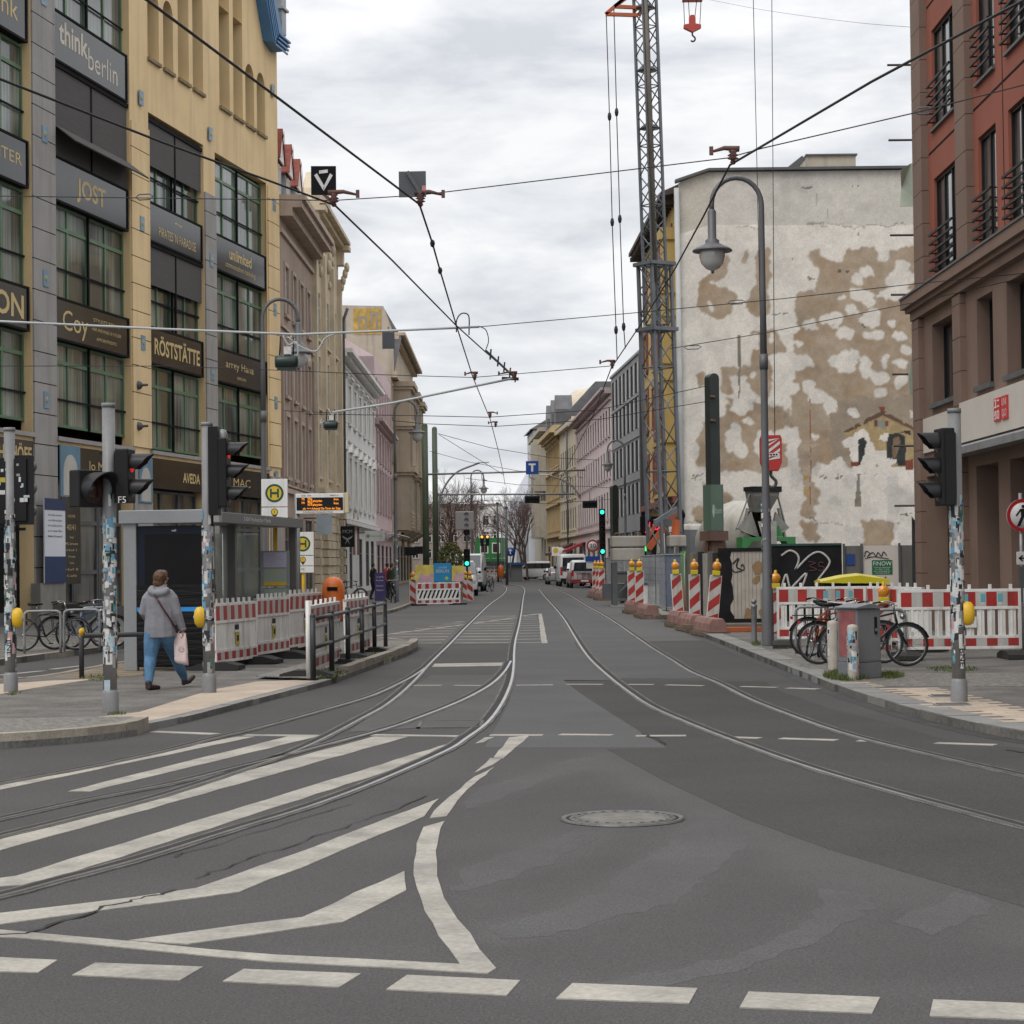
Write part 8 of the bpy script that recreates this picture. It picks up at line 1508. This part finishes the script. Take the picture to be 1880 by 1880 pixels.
# hook blocks
def hook(label,px,py,Y,s,stripes,ropes):
    q=D(px,py,Y); t=thing('hook_block',label,'hook block',q); u=s*Y/3850; REDH=M('hook_red',(.36,.03,.025),.45,var=.12)
    if stripes:
        mb=MB(); mb.prism([(x*u,-.15,z*u) for x,z in((-17,30),(-20,24),(-20,-20),(-13,-36),(13,-36),(20,-20),(20,24),(17,30))],(0,.3,0)); bo=mb.build('block',REDH,t,bevel=.02); mb=MB()
        for k in range(-2,4): 
            z=-24+k*13; pts=[(-16,z),(16,z+24),(16,z+30),(-16,z+6)]; pts=[(x,min(max(zz_,-18),24)) for x,zz_ in pts]; mb.prism([(x*u,-.16,zz_*u) for x,zz_ in pts],(0,.009,0)) if max(p_[1] for p_ in pts)-min(p_[1] for p_ in pts)>3 else None
        mb.box(-15*u,15*u,-.168,-.161,-9*u,-3*u); mb.m=1; [mb.box((-12+5*k)*u,(-8.5+5*k)*u,-.172,-.169,-7.6*u,-4.4*u) for k in range(5)]; mb.build('stripes',[STK[1],BLACK],bo); hz_=-36
    else:
        mb=MB(); mb.prism([(x*u,-.12,z*u) for x,z in((-16,4),(-16,-2),(0,-10),(16,-2),(16,4),(6,6),(6,18),(3,22),(-3,22),(-6,18),(-6,6))],(0,.24,0)); mb.build('block',M('hook_orange_red',(.42,.06,.045),.45),t,bevel=.01); hz_=-10
    mb=MB(); k=.55 if not stripes else 1; mb.tube(spline([(x*u*k,0,hz_*u+z*u*k) for x,z in((0,2),(0,-8),(4,-13),(9,-19),(7,-27),(0,-30),(-6,-26))],4),[3.0*u*k]*24+[1.2*u*k],8); mb.build('hook',M('hook_steel',(.06,.06,.055),.5,metal=.4),t)
    mb=MB()
    for x0,z0,tx,ty in ropes: e=D(tx,ty,Y)-q; mb.tube([(x0*u,0,z0*u),e],.016,5)
    mb.build('hoist_rope',WIRE,t); return t
hook('red and white striped hook block hanging beside the right lamp post',1415,829,84,1,True,[(-14,30,1383,-5),(8,30,1417,-5)])
hook('small orange red hook block hanging high under the crane jib',1271,50,88,1,False,[(-14,4,1255,2),(14,4,1287,2),(-5,18,1264,2),(5,18,1279,2)])
q=D(1271,0,88); t=thing('crane_trolley','orange red trolley bar at the top edge above the small hook','crane trolley',q); mb=MB(); mb.box(-.42,.42,-.2,.2,-.05,.12); [mb.cyl((x,-.25,.2),(x,.25,.2),.1) for x in(-.3,.3)]; [mb.bar((x,0,.1),(x*1.6,0,3.0),.06) for x in(-.3,.3)]; mb.build('bar',M('hook_orange_red',(1,1,1)),t)
mb=MB(); mb.tube(spline([D(1285,-4,88),D(1400,18,80),D(1560,40,66),D(1700,52,54)],5),.006,5); tag(mb.build('jib_rope',WIRE),'faint rope sagging from the crane trolley towards the red block','rope')
# neon lettering below the crane mast
t=thing('neon_sign','red and green neon shop sign glowing behind the crane foot','neon sign',D(1194,970,104)); mb=MB(); NR=M('neon_red',(.9,.02,.05),.4,emit=2.0,var=0,fine=0); NGR=M('neon_green',(.05,.9,.15),.4,emit=2.0,var=0,fine=0)
mb.tube([(-.2,0,.35),(-.05,0,.3),(-.05,0,-.1),(-.25,0,-.2)],.045,6); mb.tube([(.15,0,.2),(.3,0,-.1),(.5,0,.1),(.55,0,.3)],.045,6); mb.build_each('red_tubes',NR,t); mb=MB(); mb.tube([(.0,0,-.75),(-.25,0,-.75),(-.25,0,-1.1),(.0,0,-1.1),(.0,0,-.95)],.045,6); mb.tube([(.4,0,-.9),(.7,0,-.7)],.05,6); mb.build_each('green_tubes',NGR,t); mb=MB(); mb.box(-.5,1.0,.1,.2,-1.4,.6); mb.build('backing',SOOT,t)
# ================================================================ FAR END: container, trees, planting
c0=D(896,1030,255); t=thing('site_container','bright green stacked site container with two windows at the street end','site container',(c0.x,255,0),-.08); GC=M('container_green',(.025,.16,.045),.5,var=.1); mb=MB(); mb.box(-1.5,1.9,0,6,.0,2.4).box(-1.5,1.9,0,6,2.45,4.9)
for k in range(16): mb.box(-1.4+k*.2,-1.3+k*.2,-.03,0,.1,2.3)
mb.build('body',GC,t)
for x in(-.45,1.0): mb=MB(); mb.box(x-.5,x+.5,-.06,0,3.0,4.3); w=mb.build('window',WHITE,t); mb=MB(); mb.box(x-.38,x+.38,-.08,-.061,3.12,4.18); mb.build('pane',GLASS,w)
a=V(D(884,1000,225).x,225,0); barrier('red and white barrier in front of the green container',a,V(D(921,1000,225).x,226,0),zb=.1,n=10,foot=(False,False))
t=thing('graffiti_wall','low dark wall covered in grey graffiti below the green container','wall',(D(900,1000,238).x,238,0)); mb=MB(); mb.box(-1.6,1.6,0,.2,0,2.0); wl=mb.build('wall',M('graffiti_dark',(.06,.06,.065),.8,var=.5,sc=3),t); mb=MB(); rg=random.Random(12)
for k in range(9): x=-1.4+.33*k; mb.tube(spline([(x,-.02,.8),(x+.1,-.02,1.5),(x+.25,-.02,1.1),(x+.1,-.02,.9),(x+.3,-.02,1.5)],4),.03,5)
mb.build('graffiti',STK[4],wl)
for l,px,Y,zt_ in(('dark slim post in the middle of the street end',930,170,6.3),('grey post beside the green container',914,200,7.5)):
    bb_=D(px,1000,Y); t=thing('post',l,'post',(bb_.x,Y,0)); mb=MB(); mb.cyl((0,0,0),(0,0,zt_),.12,.09); mb.sphere((0,0,zt_),.14,8); mb.build('shaft',DSTEEL,t)
t=thing('warning_lamp_post','two amber warning lights on a post before the green container','warning lamp',(D(890,1000,230).x,230,0)); mb=MB(); mb.cyl((0,0,0),(0,0,4.4),.06); mb.build('post',DSTEEL,t); mb=MB(); [mb.box(x-.2,x+.2,-.1,.1,3.7,4.9) for x in(-.3,.3)]; mb.build('housing',BLACK,t); mb=MB(); [mb.sphere((x,-.12,4.7),.15,8,(1,.4,1)) for x in(-.3,.3)]; mb.build('lamp_lens',LAMB,t)
t=thing('blue_kiosk','low blue hut behind the slim post at the street end','hut',(D(945,1000,200).x,200,0)); mb=MB(); mb.box(-.7,.7,0,2,0,1.6); mb.build('wall',CAB,t); mb=MB(); mb.box(-.95,.95,-.3,2.2,1.6,1.85); mb.build('roof',M('kiosk_blue',(.03,.09,.22),.5),t)
t=thing('bin','orange litter bin on the far post','litter bin',(D(919,1000,196).x,196,0)); mb=MB(); mb.lathe([(.25,.5),(.3,.7),(.3,1.3),(.15,1.6),(0,1.62)],n=12); mb.build('bin_body',ORG,t); mb=MB(); mb.cyl((0,.3,0),(0,.3,1.7),.05); mb.build('post',STEEL,t)
BARK=M('winter_bark',(.085,.062,.05),.9,var=.25,sc=4); TWIG=M('reddish_twigs',(.115,.07,.058),.9,var=.25,sc=2)
def bare_tree(label,x,y,h,seed,spread=.55,name='bare_tree',twig=TWIG):
    rnd=random.Random(seed); t=thing(name,label,'tree',(x,y,0),0,'bare winter trees at the street end'); tr=MB(); cr=MB()
    def grow(p,d,l,r,k):
        n=3; pts=[p]; q=p.copy(); dd=d.copy()
        for i in range(n): dd=(dd+V(rnd.uniform(-.2,.2),rnd.uniform(-.2,.2),rnd.uniform(-.05,.15))).normalized(); q=q+dd*(l/n); pts.append(q.copy())
        (tr if k<2 else cr).tube(pts,[r*(1-.35*i/n) for i in range(n+1)],6 if k<2 else 3,cap=False)
        if k>=6: return
        for i in range(3 if k<5 else 2+(rnd.random()<.5)):
            a=rnd.uniform(0,2*PI); e=dd.orthogonal().normalized(); e=Matrix.Rotation(a,3,dd)@e; s=rnd.uniform(.35,.95)*spread*1.4
            grow(pts[-1 if i<2 else 2],(dd+e*s).normalized(),l*rnd.uniform(.62,.85),max(r*.58,.009),k+1)
    grow(V(0,0,0),V(0,0,1),h*.27,h*.0125,0); tr.build('trunk',BARK,t); cr.build('crown',twig,t)
for i,(l,px,Y,h) in enumerate((('bare tree behind the olive masts, left of the street end',806,205,12),('bare reddish tree right of the olive masts',838,215,11.5),('small bare tree beside the green container',868,262,11),('slender bare tree between the masts and the container',822,250,12.5),('large bare tree before the sloping pale roof',955,222,12.5),('bare tree leaning over the far pavement on the right',968,212,10.5),('bare tree behind the blue hut',938,262,13.5),('tall bare tree far left behind the olive masts',812,300,15),('bare tree in the gap between the tub and the vans',850,330,15),('bare tree behind the green container, left side',876,340,15),('bare tree behind the green container, right side',900,300,12),('dense bare tree before the pale tower house',962,245,13))): bare_tree(l,D(px,1000,Y).x,Y,h,20+i)
def leafy(name,label,cat,p,r,h,n,seed,mats,pot=None,z0=0):
    rnd=random.Random(seed); t=thing(name,label,cat,p); mb=MB()
    for _ in range(n):
        a=rnd.uniform(0,2*PI);b_=math.acos(rnd.uniform(-1,1)); q=r*rnd.uniform(.45,1)**.5; c=V(q*math.sin(b_)*math.cos(a),q*math.sin(b_)*math.sin(a),z0+h/2+h/2*math.cos(b_)*rnd.uniform(.7,1)); s=rnd.uniform(.05,.11); u=V(rnd.uniform(-1,1),rnd.uniform(-1,1),rnd.uniform(-.4,1)).normalized(); v=u.orthogonal().normalized(); mb.m=rnd.randrange(len(mats)); mb.add([c-u*s,c+v*s*.45,c+u*s,c-v*s*.45],[(0,1,2,3)])
    mb.build('foliage',mats,t)
    if pot: mb=MB(); mb.lathe([(pot*.8,0),(pot,z0*.95),(pot*.9,z0*.95),(0,z0*.9)],n=14); mb.build('tub',DSTEEL,t); mb=MB(); mb.cyl((0,0,z0*.85),(0,0,z0+h*.5),.05); mb.build('stem',BARK,t)
LEAF=[M('leaf_dark',(.035,.055,.015),.6),M('leaf_mid',(.075,.095,.025),.6),M('leaf_yellow',(.17,.14,.03),.6)]
leafy('potted_shrub','evergreen shrub with yellowish leaves in a tub above the poster boards','shrub',(D(827,1000,112).x,112,.1),.75,1.9,1500,3,LEAF,.4,1.0)
# grass and weeds in the cracks
GRS=[M('grass_green',(.06,.10,.018),.8,var=.3,sc=6),M('grass_dry',(.13,.11,.04),.8)]
def tuft(areas,seed,name='grass'):
    rnd=random.Random(seed); mb=MB()
    for (x0,y0,x1,y1),n,z,hh in areas:
        for _ in range(n):
            aa=rnd.uniform(0,2*PI); qq=rnd.random()**.6; p=G((x0+x1)/2+(x1-x0)/2*qq*math.cos(aa),(y0+y1)/2+(y1-y0)/2*qq*math.sin(aa),z); a=rnd.uniform(0,PI); h=hh*rnd.uniform(.4,1); w=.008; d=V(math.cos(a),math.sin(a),0)*w; l=V(rnd.uniform(-.04,.04),rnd.uniform(-.04,.04),h); mb.m=0 if rnd.random()<.75 else 1; mb.add([p-d,p+d,p+l],[(0,1,2)])
    mb.build(name,GRS,kind='stuff')
tuft([((1512,1234,1600,1250),1500,.1,.10),((1608,1236,1660,1246),500,.1,.08),((1380,1180,1396,1186),160,.1,.09),((1700,1224,1800,1234),350,.097,.05),((1420,1180,1470,1192),120,.1,.05)],3); tuft([((560,1225,640,1248),420,.118,.05),((640,1190,735,1216),420,.118,.05),((150,1238,220,1252),260,.07,.05),((195,1308,232,1314),80,.07,.04),((10,1268,40,1277),60,.07,.04)],5)
# litter: timber, loose cable and rubble round the blocks
for l,px,Y,a,L_,m in(('loose timber beam lying in front of the hoarding',1340,52,.05,2.4,PALLET),('rusty orange steel section lying before the hoarding',1390,49.5,.02,1.9,CO),('grey plank by the foot of the mesh fence',1240,62,.5,1.6,PALLET)):
    q=D(px,1000,Y); t=thing('timber_beam' if 'orange' not in l else 'steel_section',l,'beam',(q.x,Y,.1),a); mb=MB(); mb.box(-L_/2,L_/2,-.07,.07,0,.11); mb.build('beam',m,t,bevel=.008)
